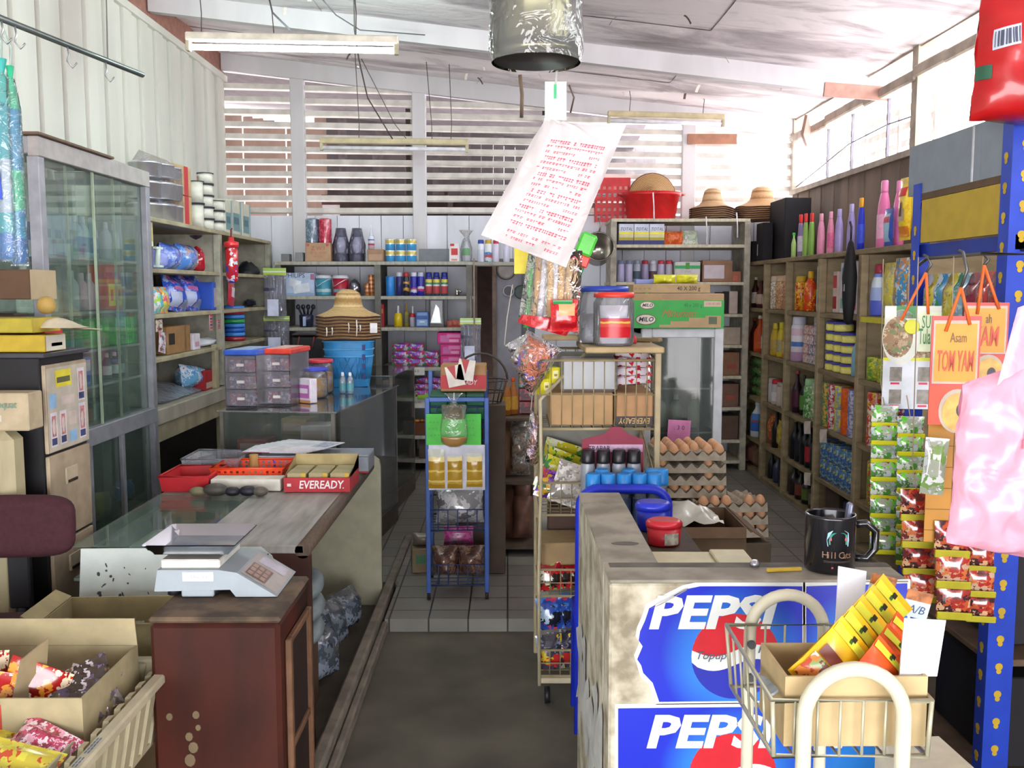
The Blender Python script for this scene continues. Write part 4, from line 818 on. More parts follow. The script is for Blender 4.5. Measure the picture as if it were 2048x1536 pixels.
cr_.box(-.2,0,.33,.1,.022,.37,0);cr_.box(-.2,.02,0,-.19,.07,.37,0)
tag(cr_.build('plastic_crate',mat('#c42028',.4),None,(p.x,YR+.40,ZR[0]+EPS)),'red slotted plastic crate standing behind the red basin','crate')
def hatstack(px,R,n,loc,m1,desc,stretch=1.,dzs=.017,seed=0,top_only=True):
 me=hat_mesh(R,seed).mesh('straw_hat',[m1,mat('#4a2e24',.8)])
 for k in range(n):
  o=link('straw_hat',me,None,(loc[0],loc[1],loc[2]+.008+k*dzs),40*seed)
  tag(o,desc%('topmost' if k==n-1 else('bottom' if k==0 else ORD[n-1-k]+' from top')),'hat',desc.split('% ')[-1].strip('s ')if False else 'stacked straw hats')
p=at(1424,430,YR+.2);hatstack(1424,.185,6,(p.x,YR+.2,ZR[0]),straw('#d0b088','#a07a50'),'straw hat, %s in the left stack on the pale back shelf')
p=at(1524,430,YR+.22);hatstack(1524,.215,7,(p.x,YR+.24,ZR[0]),straw('#c9a074','#94683e'),'straw hat, %s in the right stack on the pale back shelf',seed=4)
for i,(px,a,b_)in enumerate(((1306,385,443),(1412,433,492),(1473,425,475))):
 p,q=at(px,a,YR-.03),at(px,b_,YR-.03);mb=MB().tube([p,(p+q)/2+Vector((.006,-.004,0)),q+Vector((.008,0,0))],[.006,.005,.007],6)
 tag(mb.build('white_string',mat('#e0dce0',.6)),['white string hanging from the red basin','white string hanging below the left hat stack','white string hanging below the right hat stack'][i],'string')
for i in range(3):
 l,h,w_=sp(1251+i*30.5,1,447,30,.04,ZR,YR)
 carton('white yellow and blue striped box, %s of three under the basin'%['left','middle','right'][i],l,w_*.985,.2,h,0,'#d8dcec',[(0,.0,1,.2,'#2a2f6a'),(0,.2,1,.34,'#a89a30'),(0,.37,1,.42,'#d8c92a'),(0,.44,1,.48,'#e0d020'),(0,.5,1,.6,'#ecdc1a'),(0,.97,1,1,'#2a2f6a')],[('TOTAL',.036,.5,.72,'#3a4a80',{'shear':.3,'sx':.9})],group='striped boxes under the basin')
l=sp(1345,1,460,34,.08,ZR,YR)[0];o=pouch('orange netted bag lying beside the striped boxes',l,.16,.11,.1,spots('#d8622c',['#e08a50','#c04a1c'],40,.4),0,-10,0,8)
l=sp(1378,1,460,30,.08,ZR,YR)[0];o=pouch('pale green clear packet beside the orange bag',l,.13,.12,.05,spots('#a8b4a0',['#8a9a80','#c8ccc4'],30,.4),0,-14,0,9)
cans=[(1241,'#a8a4c8','#6f7a98',0),(1257,'#b4b0d0','#7a84a4',0),(1273,'#9aa0b0','#7f8c98','#3f4f60'),(1289,'#9088a8','#a82a3a',0),(1305,'#a8a8b4','#b8b8c8','#54404a'),(1321,'#a49cb8','#b02434',0),(1337,'#a8a4b4','#b82838',0)]
for i,(px,bd,cp,lb)in enumerate(cans):rbot('%s spray can on the pale back shelf'%['leftmost lilac grey capped','second lilac grey capped','dark labelled grey capped','mauve red capped','silver capped shiny','lilac red capped','rightmost silver red capped'][i],px,2,521,15,bd,cp,lb or None,'can',name='spray_can',cat='spray can',grp='spray cans on the pale back shelf')
rbox('white carton with green band and green plant print',1374,2,524,51,.2,'#c4bdbc',[(0,.66,1,.82,'#2f9a5a'),(.42,.64,.58,.95,'#3f8a2c'),(.38,.05,.56,.38,'#4a8a3a'),(.3,.15,.64,.25,'#5a9a4a')],[('plus',.03,.5,.53,'#7a8a80')])
rbox('brown carton with a pasted white sheet on the pale back shelf',1434,2,521,60,.22,'#8f6a54',[(.05,.15,.72,.78,'#c4b8c0')])
rbox('small reddish box right of the pasted carton',1472,2,543,18,.1,'#96604a',[(.1,.1,.6,.6,'#b8604a')])
for i,(px,tp,w1,row,cc,d)in enumerate(((1449,585,14,3,'#241f20','narrow black box on the third level of the pale shelf'),(1467,583,17,3,'#b8a8a0','cream book standing beside the narrow black box'),(1466,655,34,4,'#a89a8c','pale tin box on the fourth level of the pale shelf'),(1464,705,36,5,'#8a644c','brown carton on the fifth level of the pale shelf'),(1464,768,36,6,'#7a5a4c','brown carton on the sixth level of the pale shelf'),(1464,832,38,7,'#5f4a40','dark brown carton on the seventh level of the pale shelf'))):
 rbox(d,px,row,tp,w1,.25,cc,[(.3,.3,.8,.5,'#9a4a3a')]if row in(5,6)else())
for r,(px,tp)in enumerate(((1300,600),(1380,600))):rbox('plain brown carton behind the cocoa boxes, %s one'%['left','right'][r],px,3,tp,70,.25,'#7a6656',dy=.1)
p=at(1196,500,7.5);t=thing('steel_pot','shiny steel pot hanging left of the pale back shelf','pot',p);b=MB();b.M=RX(75)@RZ(20)
b.lathe([(.001,-.1),(.09,-.1),(.105,-.085),(.11,.09),(.12,.095),(.104,.085),(.098,-.08),(.001,-.09)],20);b.build('body',mat('#9a968e',.2,metal=.9),t)
b=MB();b.tube([(.0,.0,.11),(.02,0,.2),(.0,0,.25)],.007,6);b.build('handle',mat('#8a867e',.3,metal=.8),t)
XW=-1.95;ZL=[1.95,1.67,1.415,1.17,.89]
lsm=mat('#a39a80',.7,var=.15,sc=8,stretch=(1,4,1))
ls=shelf_unit('side_shelf','open wooden wall shelf behind the tall glass cabinet',(XW,5.2,0),90,2.72,2.40-1.95,ZL[:4],[.03,6.52-5.2,2.69],lsm,mat('#9c9a8c',.7,var=.15),th=.025,upw=.06,z0=.9,ztop=1.95,back=mat('#a8a498',.75))
t=ls
b=MB();b.box(0,-.02,.80,2.72,.45,.89,0,.006);b.build('counter_board',mat('#a8a294',.6,var=.15,sc=6),t)
b=MB();b.box(.02,-.004,.70,2.6,.03,.80,0,.003);b.build('front_rail',lsm,t)
for x in(.02,1.3,2.6):MB().box(x,0,0.06,x+.06,.06,.70,0,.004).build('leg',lsm,t)
MB().box(0,.42,.06,2.7,.44,.8,0).build('lower_back',mat('#2e2a26',.8),t)
def lp(px,row,top,w,dx=.08):
 """w: px width along the shelf front"""
 X=XW-dx;p=atx(px,600,X);a,b_=atx(px-w/2,600,X).y,atx(px+w/2,600,X).y
 return(X,p.y,ZL[row]),atx(px,top,X).z-ZL[row],abs(b_-a),p
def lbox(d,px,row,top,w,dep,col,prints=(),texts=(),dx=.03,grp=None,dz=0,h=None,side=()):
 l,hh,ww,_=lp(px,row,top,w,dx);return carton(d,(l[0],l[1],l[2]+dz),ww,dep,(h or hh-dz),90,col,prints,texts,group=grp,side=side)
st=mat('#dcdce4',.3,metal=.85,var=.05)
for k,(px,z,R,hh)in enumerate(((296,0,.10,.12),(296,.125,.095,.12),(300,.25,.09,.11),(325,0,.10,.13),(327,.135,.095,.12),(326,.26,.09,.1),(345,0.0,.08,.13),(345,.135,.08,.12),(346,.26,.075,.09))):
 l=lp(px,0,400,20,.16-.03*(k//3))[0]
 tag(MB().lathe([(R*.9,0),(R,.01),(R,hh*.7),(R*1.05,hh*.72),(R*1.05,hh*.77),(R*.9,hh*.84),(R*.2,hh*.93),(R*.2,hh)],18).build('steel_pot',st,None,(l[0],l[1],l[2]+z+EPS)),'shiny steel pot, %s of the %s stack beside the red striped cartons'%(['bottom','middle','top'][k%3],['near','middle','far'][k//3]),'pot','steel pots on the side shelf')
s=MB();l=lp(318,0,318,60,.16);s.M=T(*l[0])@RZ(90);pouch_mesh(.46,.40,.30,4,10,8,.15,0,0,s)
tag(s.build('plastic_wrap',clear('f4f4fc',.05,.06,.5,.9,26)),'crinkled clear plastic wrapped round the steel pots','plastic')
for k in range(2):
 l,h,w_,_=lp(374,0,335,34,.05);hh=h/2
 carton('brown carton with a red stripe, %s of two'%['lower','upper'][k],(l[0],l[1],l[2]+k*(hh+.001)),w_*.8,.25,hh-.002,86,'#b59a72',[(.55,0,.8,1,'#b8303c')],side=[('l',.1,.3,.3,.55,'#c05a50')],group='red striped cartons')
def spool(d,px,z,R,h,dx):
 l=lp(px,0,400,20,dx)[0];t=thing('wire_spool',d,'spool',(l[0],l[1],l[2]+z+EPS),0,'white spools on the side shelf')
 MB().lathe([(R*.92,.006),(R*.92,h-.006)],18).build('winding',mat('#dcdad0',.5),t)
 for zz in(0,h-.006):MB().lathe([(R*1.08,zz),(R*1.08,zz+.005)],18).build('flange',mat('#44484e',.5),t)
 b=MB();b.M=RZ(-60);b.rect(-R*.3,h*.3,R*.3,h*.7,-R*.96);b.build('paper_label',mat('#c8584a',.5),t)
pos=['bottom','second from bottom','third from bottom','fourth from bottom','top']
for k in range(5):spool('white wire spool, %s of the tallest stack'%pos[k],418,k*.078,.052,.076,.1)
for k in range(3):spool('white wire spool, %s of the stack nearest the back wall'%['bottom','second','top'][k],440,k*.074,.05,.072,.08)
for k,(z,h)in enumerate(((0,.17),(.172,.15))):spool('tall white wire spool, %s of the stack beside the cartons'%['lower','upper'][k],399,z,.05,h,.13)
for px,w1,tp,d in((462,14,402,'narrow cream carton right of the white spools'),(478,19,403,'cream carton with blue green picture'),(497,16,410,'cream and blue end carton')):
 lbox(d+' on top of the side shelf',px,0,tp,w1,.2,'#c9c8b8',[(.12,.1,.8,.62,'#6f9498'),(.2,.3,.7,.5,'#486a78'),(.86,0,1,1,'#8fb0b8')])
lbox('small white tag card at the near end of the side shelf',307,1,442,8,.02,'#dcd8c0',[(.2,.2,.8,.8,'#c9b868')],dz=.12)
tag(MB().box(0,-.05,0,.02,.05,.012).cyl((0,0,0),(.01,0,.1),.014).box(0,-.05,.1,.02,.05,.112).build('white_clip',mat('#cfe0dc',.4),None,(XW+.01,atx(309,500,XW).y,1.675)),'pale green plastic clip at the near end of the side shelf','clip')
bp=spots('#5a7ad8',['#8aa4e4','#4a60c0','#b8c4ec','#3f6ad0'],20,.25,coat=.6)
for px,w1,tp,d,mm in((314,12,500,'lilac blue pack at the near end',mat('#8f9ae0',.3,coat=.5)),(337,30,488,'blue pack with dark seam, left of two',bp),(371,34,490,'blue pack with orange edge, right of two',spots('#4f86d8',['#7aa8e4','#3f6ad0','#c89a8a'],22,.25,coat=.6))):
 l,h,w_,_=lp(px,1,tp,w1,.12);pouch(d+' on the side shelf',l,w_*1.02,h,.14,mm,90,0,0,px,crimp=0,wr=.08)
l,h,w_,_=lp(407,1,474,32,.16);t=thing('red_bundle','red foil wrapped bundle with a dark tied neck on the side shelf','bundle',(l[0],l[1],l[2]+EPS),90)
s=MB();s.lathe([(w_*.42,0),(w_*.48,h*.1),(w_*.46,h*.5),(w_*.34,h*.72),(w_*.2,h*.8)],14,0,sy=.5);s.build('body',spots('#b81c30',['#d83a4a','#90142a','#e8b8d8'],18,.12,coat=1.),t)
s=MB();s.lathe([(w_*.2,h*.8),(w_*.34,h*.88),(w_*.44,h*1.0)],12,0,sy=.5,cap=False);s.build('neck',mat('#25283f',.25,coat=.8),t)
p=atx(457,500,XW+.05);t=thing('umbrella','red and blue umbrella in a sleeve hanging at the shelf upright','umbrella',(XW+.07,p.y,at(457,566,p.y).z))
MB().lathe([(.02,0),(.04,.02),(.044,.22),(.036,.235)],14,0).build('sleeve',spots('#c8242c',['#3a3fc0','#e0d8e8','#c8242c'],14,.25,coat=.5),t)
MB().lathe([(.036,.235),(.05,.25),(.05,.275),(.02,.285),(.018,.31)],14,0).build('cap',mat('#d82a34',.3,coat=.6),t)
MB().tube([(0,0,.3),(.0,0,.36),(.01,0,.37)],.005,6).build('strap',mat('#802030',.5),t)
l,h,w_,_=lp(497,1,518,40,.14);s=MB();s.grid(lambda u,v:((.09*cos(6.283*u)*(1-.7*v*v)),(.17*sin(6.283*u))*(1-.75*v*v),.1*v+.02*noise.noise(Vector((u*6,v*3,0)))),16,6,closeu=True)
tag(s.build('black_bag',mat('#1d2026',.4,bump=.3),None,(l[0],l[1],l[2]+.004)),'crumpled black plastic bag on the far bay of the side shelf','bag')
for i,px in enumerate((352,380,410)):
 l,h,w_,_=lp(px,2,552,30,.13);pouch('big blue washing powder bag, %s of three leaning on the side shelf'%['nearest','middle','farthest'][i],l,w_*1.05,h,.11,spots('#2f5ad8',['#4f86e8','#a8c4f0','#2a46b8','#c87ab8'],16,.2,coat=.7),84,-10,6,i+20,group='blue washing powder bags',extra=[(.1,.1,.5,.5,'#b8c4e8'),(.55,.06,.95,.3,'#7f8fb0'),(.2,.55,.6,.66,'#c06ab0')])
for i,(px,mm)in enumerate(((314,spots('#4fb8d0',['#a8d84a','#e08a4a','#78d0c0','#e8e0e8'],16,.25,coat=.5)),(327,spots('#d8a05a',['#c84a6a','#7ad0b0','#e0c84a'],16,.25,coat=.5)))):
 l,h,w_,_=lp(px,2,574,16,.04);pouch('%s small pack before the blue bags'%['cyan and lime','orange and pink'][i],l,w_*1.1,h,.06,mm,90,-4,0,i)
lbox('blue folded pack behind the upright of the side shelf',432,2,565,12,.14,'#2f56b8',[(.1,.1,.6,.8,'#9a90a0')])
p=atx(461,590,XW+.03);pouch('red packet with a white label hanging in the far bay',(XW+.03,p.y,at(461,612,p.y).z),.15,.17,.03,'#b8203a',90,0,8,4,extra=[(.25,.35,.8,.75,'#d8d0d8')])
l=lp(500,2,600,20,.15)[0];pouch('small dark cloth on the far bay of the side shelf',l,.2,.06,.08,'#22263a',90,0,0,3)
for i,(px,tp,bt_,cc)in enumerate(((318,640,664,'#d8d4c4'),(323,664,706,'#d4d0dc'))):
 p=atx(px,(tp+bt_)/2,XW-.04);q=atx(px,bt_,XW-.04);o=pouch('white %s card at the near end of the lower shelf'%['upper small','lower leaning'][i],(XW-.04,p.y,max(q.z,ZL[3]+.001)),.11,p.z*0+abs(p.z-q.z)*2,.02,spots(cc,[cc,'#b85a5a','#5a5a6a'],40,.4),90,0,10*i,i)
lbox('open brown carton with dark mark on the lower shelf',356,3,652,46,.28,'#937048',[(.05,.35,.3,.75,'#2a2420'),(.75,.0,.8,1,'#7a5a38')])
lbox('small white pink pack right of the brown carton',391,3,668,14,.08,'#d4ccd8',[(.2,.2,.8,.5,'#c898b0')])
l,h,w_,_=lp(408,3,676,24,.1);pouch('crumpled white plastic bag on the lower shelf',l,w_,h,.12,mat('#c8ccd6',.3,coat=.4),90,0,0,9,crimp=0)
for i,(px,t0,t1)in enumerate(((420,630,661),(436,641,660))):
 p,q=atx(px,t0,XW+.004),atx(px,t1,XW+.004);mb=MB();mb.box(0,-.028,0,.004,.028,p.z-q.z,0)
 for k in range(5):mb.box(.0035,-.022,.01+k*(p.z-q.z)/5,.005,.022,.01+(k+.6)*(p.z-q.z)/5,1+(k%2))
 tag(mb.build('sachet_strip',[mat('#c8a0a0',.4),mat('#b8283a',.3),mat('#2f2f60',.3)],None,(XW+.006,p.y,q.z)),'hanging strip of red and blue sachets, %s one'%['left','right'][i],'sachet strip')
disc=[('#2f7ad8',.012),('#c03040',.008),('#3f8ae0',.012),('#2fa05a',.01),('#3f86dc',.012),('#2a66c8',.012),('#3f8ae0',.012),('#a82a3a',.008)]
l=lp(467,3,640,28,.1)[0]
for k in range(8):
 z=k*.033;tag(MB().lathe([(.07,0),(.08,.006),(.08,.024),(.07,.031),(.02,.031)],20).build('round_tin',mat(disc[7-k][0],.25,coat=.4),None,(l[0],l[1],l[2]+z+EPS)),'%s flat round tin, %s in the stack in the far bay'%(['crimson','bright blue','deep blue','azure','green','sky blue','red','mid blue'][k],['bottom','second from bottom','third','fourth','fifth','sixth','second from top','top'][k]),'tin','flat round tins in the far bay')
l,h,w_,_=lp(380,4,722,48,.12);pouch('blue and white nappy pack on the counter board',(l[0],l[1],l[2]+.02),w_*.9,.15,.16,spots('#6fb4e0',['#d8e4f4','#4a90d8','#c8d8f0','#e8f0f8'],20,.2,coat=.7),90,-8,6,30,crimp=0)
l=lp(348,4,760,60,.1)[0];s=MB()
s.grid(lambda u,v:((u-.5)*.85+.02*sin(9*v),-.06+.36*v,.012+.10*max(0,sin(pi*u))**.7*sin(pi*v*.5)+.018*noise.noise(Vector((u*5,v*4,1)))),14,8)
s.M=I4;o=s.build('plastic_sheet',clear('b0b8c4',.62,.15,1.,.6,12),None,l,90);tag(o,'grey translucent plastic sheet heaped on the counter board','plastic')
lbox('red and white packet beside the nappy pack',414,4,742,18,.12,'#a8242c',[(.1,.1,.9,.4,'#b8a898')])
lbox('upright wooden batten at the end of the counter board',431,4,690,6,.03,'#a8a084',dx=.0)
lbox('blue carton edge behind the upright batten',443,4,735,6,.1,'#3a4f80',dx=.02)
t=thing('display_cabinet','tall aluminium display cabinet with sliding glass doors by the left wall','cabinet',(-1.9,3.92,0),90)
al=mat('#9a9ca4',.4,metal=.3,var=.1);WD,DP,HT=1.2,.48,2.17
def part(name,boxes,m,parent,ch=.003):
 b=MB()
 for q in boxes:b.box(*q,0,ch)
 return b.build(name,m,parent)
part('base_rail',[(0,0,0,WD,.04,.09)],al,t);part('middle_rail',[(0,-.006,.84,WD,.04,.92)],al,t);part('top_rail',[(0,-.006,2.09,WD,.04,2.17)],mat('#a8a4a2',.45,var=.1),t)
for x in(0,WD-.05):part('front_post',[(x,-.004,.09,x+.05,.045,2.09)],al,t)
for x in(0,WD-.04):part('rear_post',[(x,DP-.04,0,x+.04,DP,2.17)],al,t)
for x in(0,WD-.02):
 [part('side_rail',[(x,.04,za,x+.02,DP-.04,zb)],al,t)for za,zb in((.84,.9),(2.1,2.17),(0,.08))]
gls=clear('b4d4c6',.07,.02,.3)
for x in(.004,WD-.012):part('side_glass',[(x,.04,.9,x+.008,DP-.04,2.1)],gls,t,0)
part('top_board',[(-.02,-.02,2.172,WD*.6,DP,2.184),(WD*.62,0.05,2.175,WD,DP,2.19)],mat('#6f5a4c',.8),t)
for x0,x1,y in((.05,.36,.012),(.30,.60,.026),(.54,.86,.012),(.80,1.15,.026)):
 o=part('glass_door',[(x0,y,.92,x1,y+.005,2.09)],gls,t,0)
 part('edge_trim',[(x0-.006,y-.002,.92,x0+.006,y+.007,2.09)],mat('#a8b8a0',.3,metal=.2),o,0)
for x0,x1,y in((.05,.62,.012),(.56,1.15,.026)):part('lower_door',[(x0,y,.09,x1,y+.005,.84)],gls,t,0)
for x in(.38,.75):part('lower_door_stile',[(x,.01,.09,x+.035,.03,.84)],al,t)
for z in(1.10,1.27,1.45,1.70,.92):part('shelf_board',[(.045,.06,z-.012,WD-.045,DP-.02,z)],clear('c4d4d0',.5,.1)if z>.95 else mat('#55584f',.6),t,0)
part('back_board',[(.03,DP-.015,.03,WD-.03,DP,2.12)],mat('#c2cec6',.7,var=.1),t);part('floor_board',[(.04,.05,.05,WD-.04,DP-.02,.07)],mat('#2a2b26',.7),t)
def dc(u,z,d=.14):return(-1.9-d,3.92+u*WD,z)
def dbot(d,u,z,h,r,b_,c_,l_=None,k='round',dd=.14,**kw):return bottle(d+' in the glass cabinet',dc(u,z,dd),h,r,b_,c_,l_,k,90,**kw)
Gc='pale bottles in the glass cabinet'
for i,u in enumerate((.10,.20,.28)):dbot('white bottle with green tint, %s of the left three'%['first','second','third'][i],u,1.45,.19 if i else .2,.035,'#c9d8cc','#c2ccc8','#b4c8b8','round',group=Gc)
dbot('white bottle between the two glass door edges',.46,1.45,.19,.034,'#ccd4d8','#d8dce0',None,group=Gc)
for i,u in enumerate((.55,.62)):dbot('dull pink bottle, %s of two'%['left','right'][i],u,1.45,.18,.03,'#b89aa8','#c8b0bc',None,group=Gc)
for i,u in enumerate((.76,.83)):carton('red and yellow box, %s of two in the glass cabinet'%['left','right'][i],dc(u,1.45,.1),.08,.1,.225,90,'#c83a2a',[(0,.08,1,.58,'#d8c43a'),(.3,.2,.7,.45,'#c8402a'),(.1,.7,.9,.9,'#b83a3a')],group='red and yellow boxes in the cabinet')
for i,u in enumerate((.20,.26,.31)):dbot('deep blue small bottle, %s of three'%['left','middle','right'][i],u,1.27,.14,.028,'#2a4aa8' if i!=1 else '#1e2f60','#d0d4c8','#3a78c0',group='deep blue bottles in the cabinet')
for i in range(5):carton('bright green box, %s in the row in the glass cabinet'%nth(i,5),dc(.44+i*.063,1.27,.1),.068,.12,.13+.012*(i%2),90,'#2fa03a',[(.1,.1,.9,.3,'#1f7a2c'),(.1,.6,.9,.75,'#60c850')],group='bright green boxes in the cabinet')
for i in range(4):carton('light green box, %s in the right row of the glass cabinet'%nth(i,4),dc(.77+i*.06,1.27,.08),.066,.12,.14,90,'#3fb848',[(.1,.0,.2,1,'#8ae08a'),(.4,.1,.9,.9,'#2fa044')],group='light green boxes in the cabinet')
for i,u in enumerate((.44,.50)):carton('blue and white box, %s one, lower cabinet shelf'%['left','right'][i],dc(u,1.1,.1),.07,.1,.13,90,'#5a8ad0',[(.1,.5,.9,.9,'#cfd8e0'),(.2,.1,.8,.35,'#2a50a8')])
for i,u in enumerate((.76,.84,.9)):dbot('small dark bottle with pale label, %s of three low down'%['left','middle','right'][i],u,1.1,.13,.024,'#3a3f4a','#d8a8a8','#b8c4c0','round',group='small dark bottles in the cabinet')
for i,u in enumerate((.07,.12)):dbot('tall violet grey tin, %s one, at the open end'%['left','right'][i],u,1.70,.19,.045,bands([(0,'#a8a8b8'),(.3,'#3a3f8a'),(.7,'#a8a8b8')],hi=.19),None,None,'tin',name='tin')
for i,u in enumerate((.22,.30,.38)):carton('pale blue grey carton, %s of three on the top glass shelf'%['left','middle','right'][i],dc(u,1.7,.1),.1,.12,.19,90,'#9ab0bc',[(.2,.4,.8,.6,'#7088a0')],group='pale cartons in the cabinet')
for i,u in enumerate((.52,.58,.66)):dbot('teal labelled bottle, %s of three on the top glass shelf'%['left','middle','right'][i],u,1.7,.2,.032,'#8fb4c0','#a8c4c8','#3a7aa8',group='teal labelled bottles')
for i,u in enumerate((.8,.88)):dbot('pale grey bottle, %s of two on the top right'%['left','right'][i],u,1.7,.19,.03,'#a8b4b8','#b8c0c4',None,group='pale grey bottles')
for i,(u,cc)in enumerate(((.5,'#6a4a3a'),(.6,'#3a5a5a'),(.72,'#4a5a4a'),(.82,'#2f4a44'))):carton('%s box on the bottom glass shelf'%['brown','grey teal','grey green','dark green'][i],dc(u,.92,.1),.1,.15,.06+.02*(i%2),90,cc)
pouch('yellow green packet in the lower dark compartment',dc(.55,.42,.12),.3,.14,.08,'#6f6a1c',90,0,10,2);pouch('blue packet in the lower dark compartment',dc(.84,.45,.12),.2,.1,.08,'#24488a',90,0,6,3)
part('lower_shelf',[(.045,.06,.40,WD-.045,DP-.02,.415)],mat('#34352f',.7),t)
t=thing('filing_cabinet','black filing cabinet with beige drawer fronts and stickers','cabinet',(-1.6,3.24,0),90)
MB().box(0,0,0,.345,.62,1.32,0,.004).build('body',mat('#0e0d12',.45,var=.2),t)
for k in range(4):
 z0=.03+k*.318;b=MB().box(.012,-.014,z0,.333,.0,z0+.308,0,.003);dr=b.build('drawer',mat('#a3937c',.55,var=.12),t)
 if k<3:
  b=MB().box(.12,-.022,z0+.19,.21,-.014,z0+.25,0,.002);b.build('label_holder',mat('#b0a48c',.4),dr)
  MB().box(.13,-.026,z0+.195,.20,-.02,z0+.205,0).build('pull',mat('#3a342c',.4,metal=.5),dr)
 else:
  b=MB();b.rect(.016,z0+.004,.329,z0+.296,-.0152,0)
  for(x,z,w_,h_,k_)in((.03,.02,.05,.12,1),(.10,.02,.05,.12,1),(.25,.02,.055,.13,1),(.25,.16,.055,.12,1),(.08,.225,.12,.06,2),(.17,.02,.06,.04,3),(.17,.08,.06,.05,4),(.03,.155,.05,.05,3),(.12,.16,.1,.03,4)):
   b.rect(x,z0+z,x+w_,z0+z+h_,-.0162,k_)
   if k_==1:b.rect(x+.01,z0+z+.035,x+w_-.01,z0+z+h_-.012,-.0168,5);b.ell((x+w_/2,-.0168,z0+z+.07),.012,.0004,.03,8,4,4);b.rect(x+.006,z0+z+.006,x+w_-.006,z0+z+.03,-.0168,7)
   if k_==2:b.rect(x+.01,z0+z+.015,x+w_-.01,z0+z+.035,-.0168,6)
  b.build('sticker_sheet',[mat('#b8b0a0',.5),mat('#d4ccd4',.5),mat('#d8cc3a',.5),mat('#8ab0d4',.5),mat('#c8b8b0',.5),mat('#b87a78',.5,var=.3,sc=80),mat('#5a5a3a',.5),mat('#38406a',.5)],dr)
MB().box(-.004,-.02,1.318,.349,.62,1.335,0,.003).build('top_plate',mat('#3c3a42',.5),t)
zt=1.336
def fb(d,px0,px1,py0,py1,Y,dep,col,z,prints=(),rz=0,texts=(),side=()):
 a,b_=at(px0,py1,Y),at(px1,py1,Y);c=at(px1,py0,Y)
 return carton(d,((a.x+b_.x)/2,Y,z),b_.x-a.x,dep,at(px1,py0,Y).z-at(px1,py1,Y).z,rz,col,prints,texts,side=side)
fb('long yellow box with a white end label, lower one on the filing cabinet',-60,90,677,711,3.26,.16,'#b39a2e',zt,side=[('r',.05,.05,.95,.95,'#d4d0c0'),('r',.3,.3,.8,.5,'#8a8a70')])
fb('long yellow olive box, upper one on the filing cabinet',-80,66,648,677,3.26,.2,'#a89a34',zt+.0665,side=[('r',.0,0,1,1,'#b8a43a')])
p=at(105,662,3.3);t2=thing('folded_cap','pale folded sun cap lying on the yellow box','cap',(p.x-.01,3.36,zt+.069+EPS));s=MB()
s.grid(lambda u,v:((u-.5)*.18,(v-.5)*.1,.012+.035*sin(pi*u)*sin(pi*v)),8,6);s.build('crown',mat('#c9bfa6',.7),t2)
s=MB();s.grid(lambda u,v:(.05+.1*u,(v-.5)*.1*(1-.6*u*u),.01-.004*u),6,5);s.grid(lambda u,v:(.05+.1*u,-(v-.5)*.1*(1-.6*u*u),.006-.004*u),6,5);s.build('brim',mat('#d8ceb0',.7),t2)
s=MB();s.ell((0,0,.032),.033,.03,.032,12);tag(s.build('wooden_ball',mat('#a88a4a',.6),None,(at(79,660,3.34).x,3.40,zt+.1285)),'tan ball lying on the upper yellow box','ball')
fb('red box behind the yellow boxes on the filing cabinet',-70,88,612,648,3.5,.14,'#a01c28',zt+.0,side=[('r',0,0,1,1,'#c02a3a')])
bb=fb('brown carton with pale end above the red box',-90,62,552,612,3.5,.2,'#5a4230',zt+.178,side=[('r',0,0,1,1,'#b8a684')])
fb('dark support box under the brown carton on the filing cabinet',-90,30,616,680,3.66,.12,'#3a2c26',zt,)
a=at(52,985,3.12);s=MB();s.prism([(-2.2,3.08),(-1.64,3.08),(-1.62,3.2),(-2.2,3.2)],0,1.09,0)
tag(MB().box(-.6,0,0,0,.12,1.085,0,.03).build('cream_board',mat('#a89e7e',.7,var=.15,sc=4,stretch=(3,1,.6)),None,(-1.635,3.09,.001)),'cream painted board box standing before the filing cabinet','box')
a=at(55,857,3.09);c_=carton('small carton with grey green lettering on the cream board box',(a.x-.11,3.10,1.087),.22,.1,.125,0,'#b0a084',[(0,0,.28,1,'#9c8c70'),(.34,.25,.6,.42,'#c8c0b0')],[('Sunquat',.035,.63,.7,'#6a8a78',{'shear':.2,'bold':.01,'sx':.8})])
t=thing('office_chair','burgundy typist chair facing the shop front','chair',(-1.60,2.87,0),4);bur=mat('#38161f',.85,var=.15,sc=60);blk=mat('#15141a',.5)
def cushion(mb,w,h,d,n=16):
 def sup(a,e):return abs(cos(a))**e*(1 if cos(a)>0 else-1),abs(sin(a))**e*(1 if sin(a)>0 else-1)
 def fn(u,v):
  c,s_=sup(2*pi*u,.45);r=sin(pi*v)**.35 if 0<v<1 else 0;return(c*w/2*r,-cos(pi*v)*d/2,s_*h/2*r)
 mb.grid(fn,32,n,closeu=True)
b=MB();b.M=T(0,.17,.785)@RX(-6);cushion(b,.40,.205,.07);b.build('backrest',bur,t)
b=MB();b.M=T(0,-.08,.485)@RX(90);cushion(b,.46,.44,.085);b.build('seat',bur,t)
b=MB();b.tube([(0,.06,.44),(0,.2,.46),(0,.235,.55),(0,.22,.78)],[.02,.022,.022,.02],8);b.box(-.035,.195,.5,.035,.225,.74,0,.005);b.build('back_post',blk,t)
b=MB();b.cyl((0,-.06,.12),(0,-.06,.44),.025,.03,12);b.box(-.1,-.16,.43,.1,.06,.45,0,.005);b.build('gas_column',blk,t)
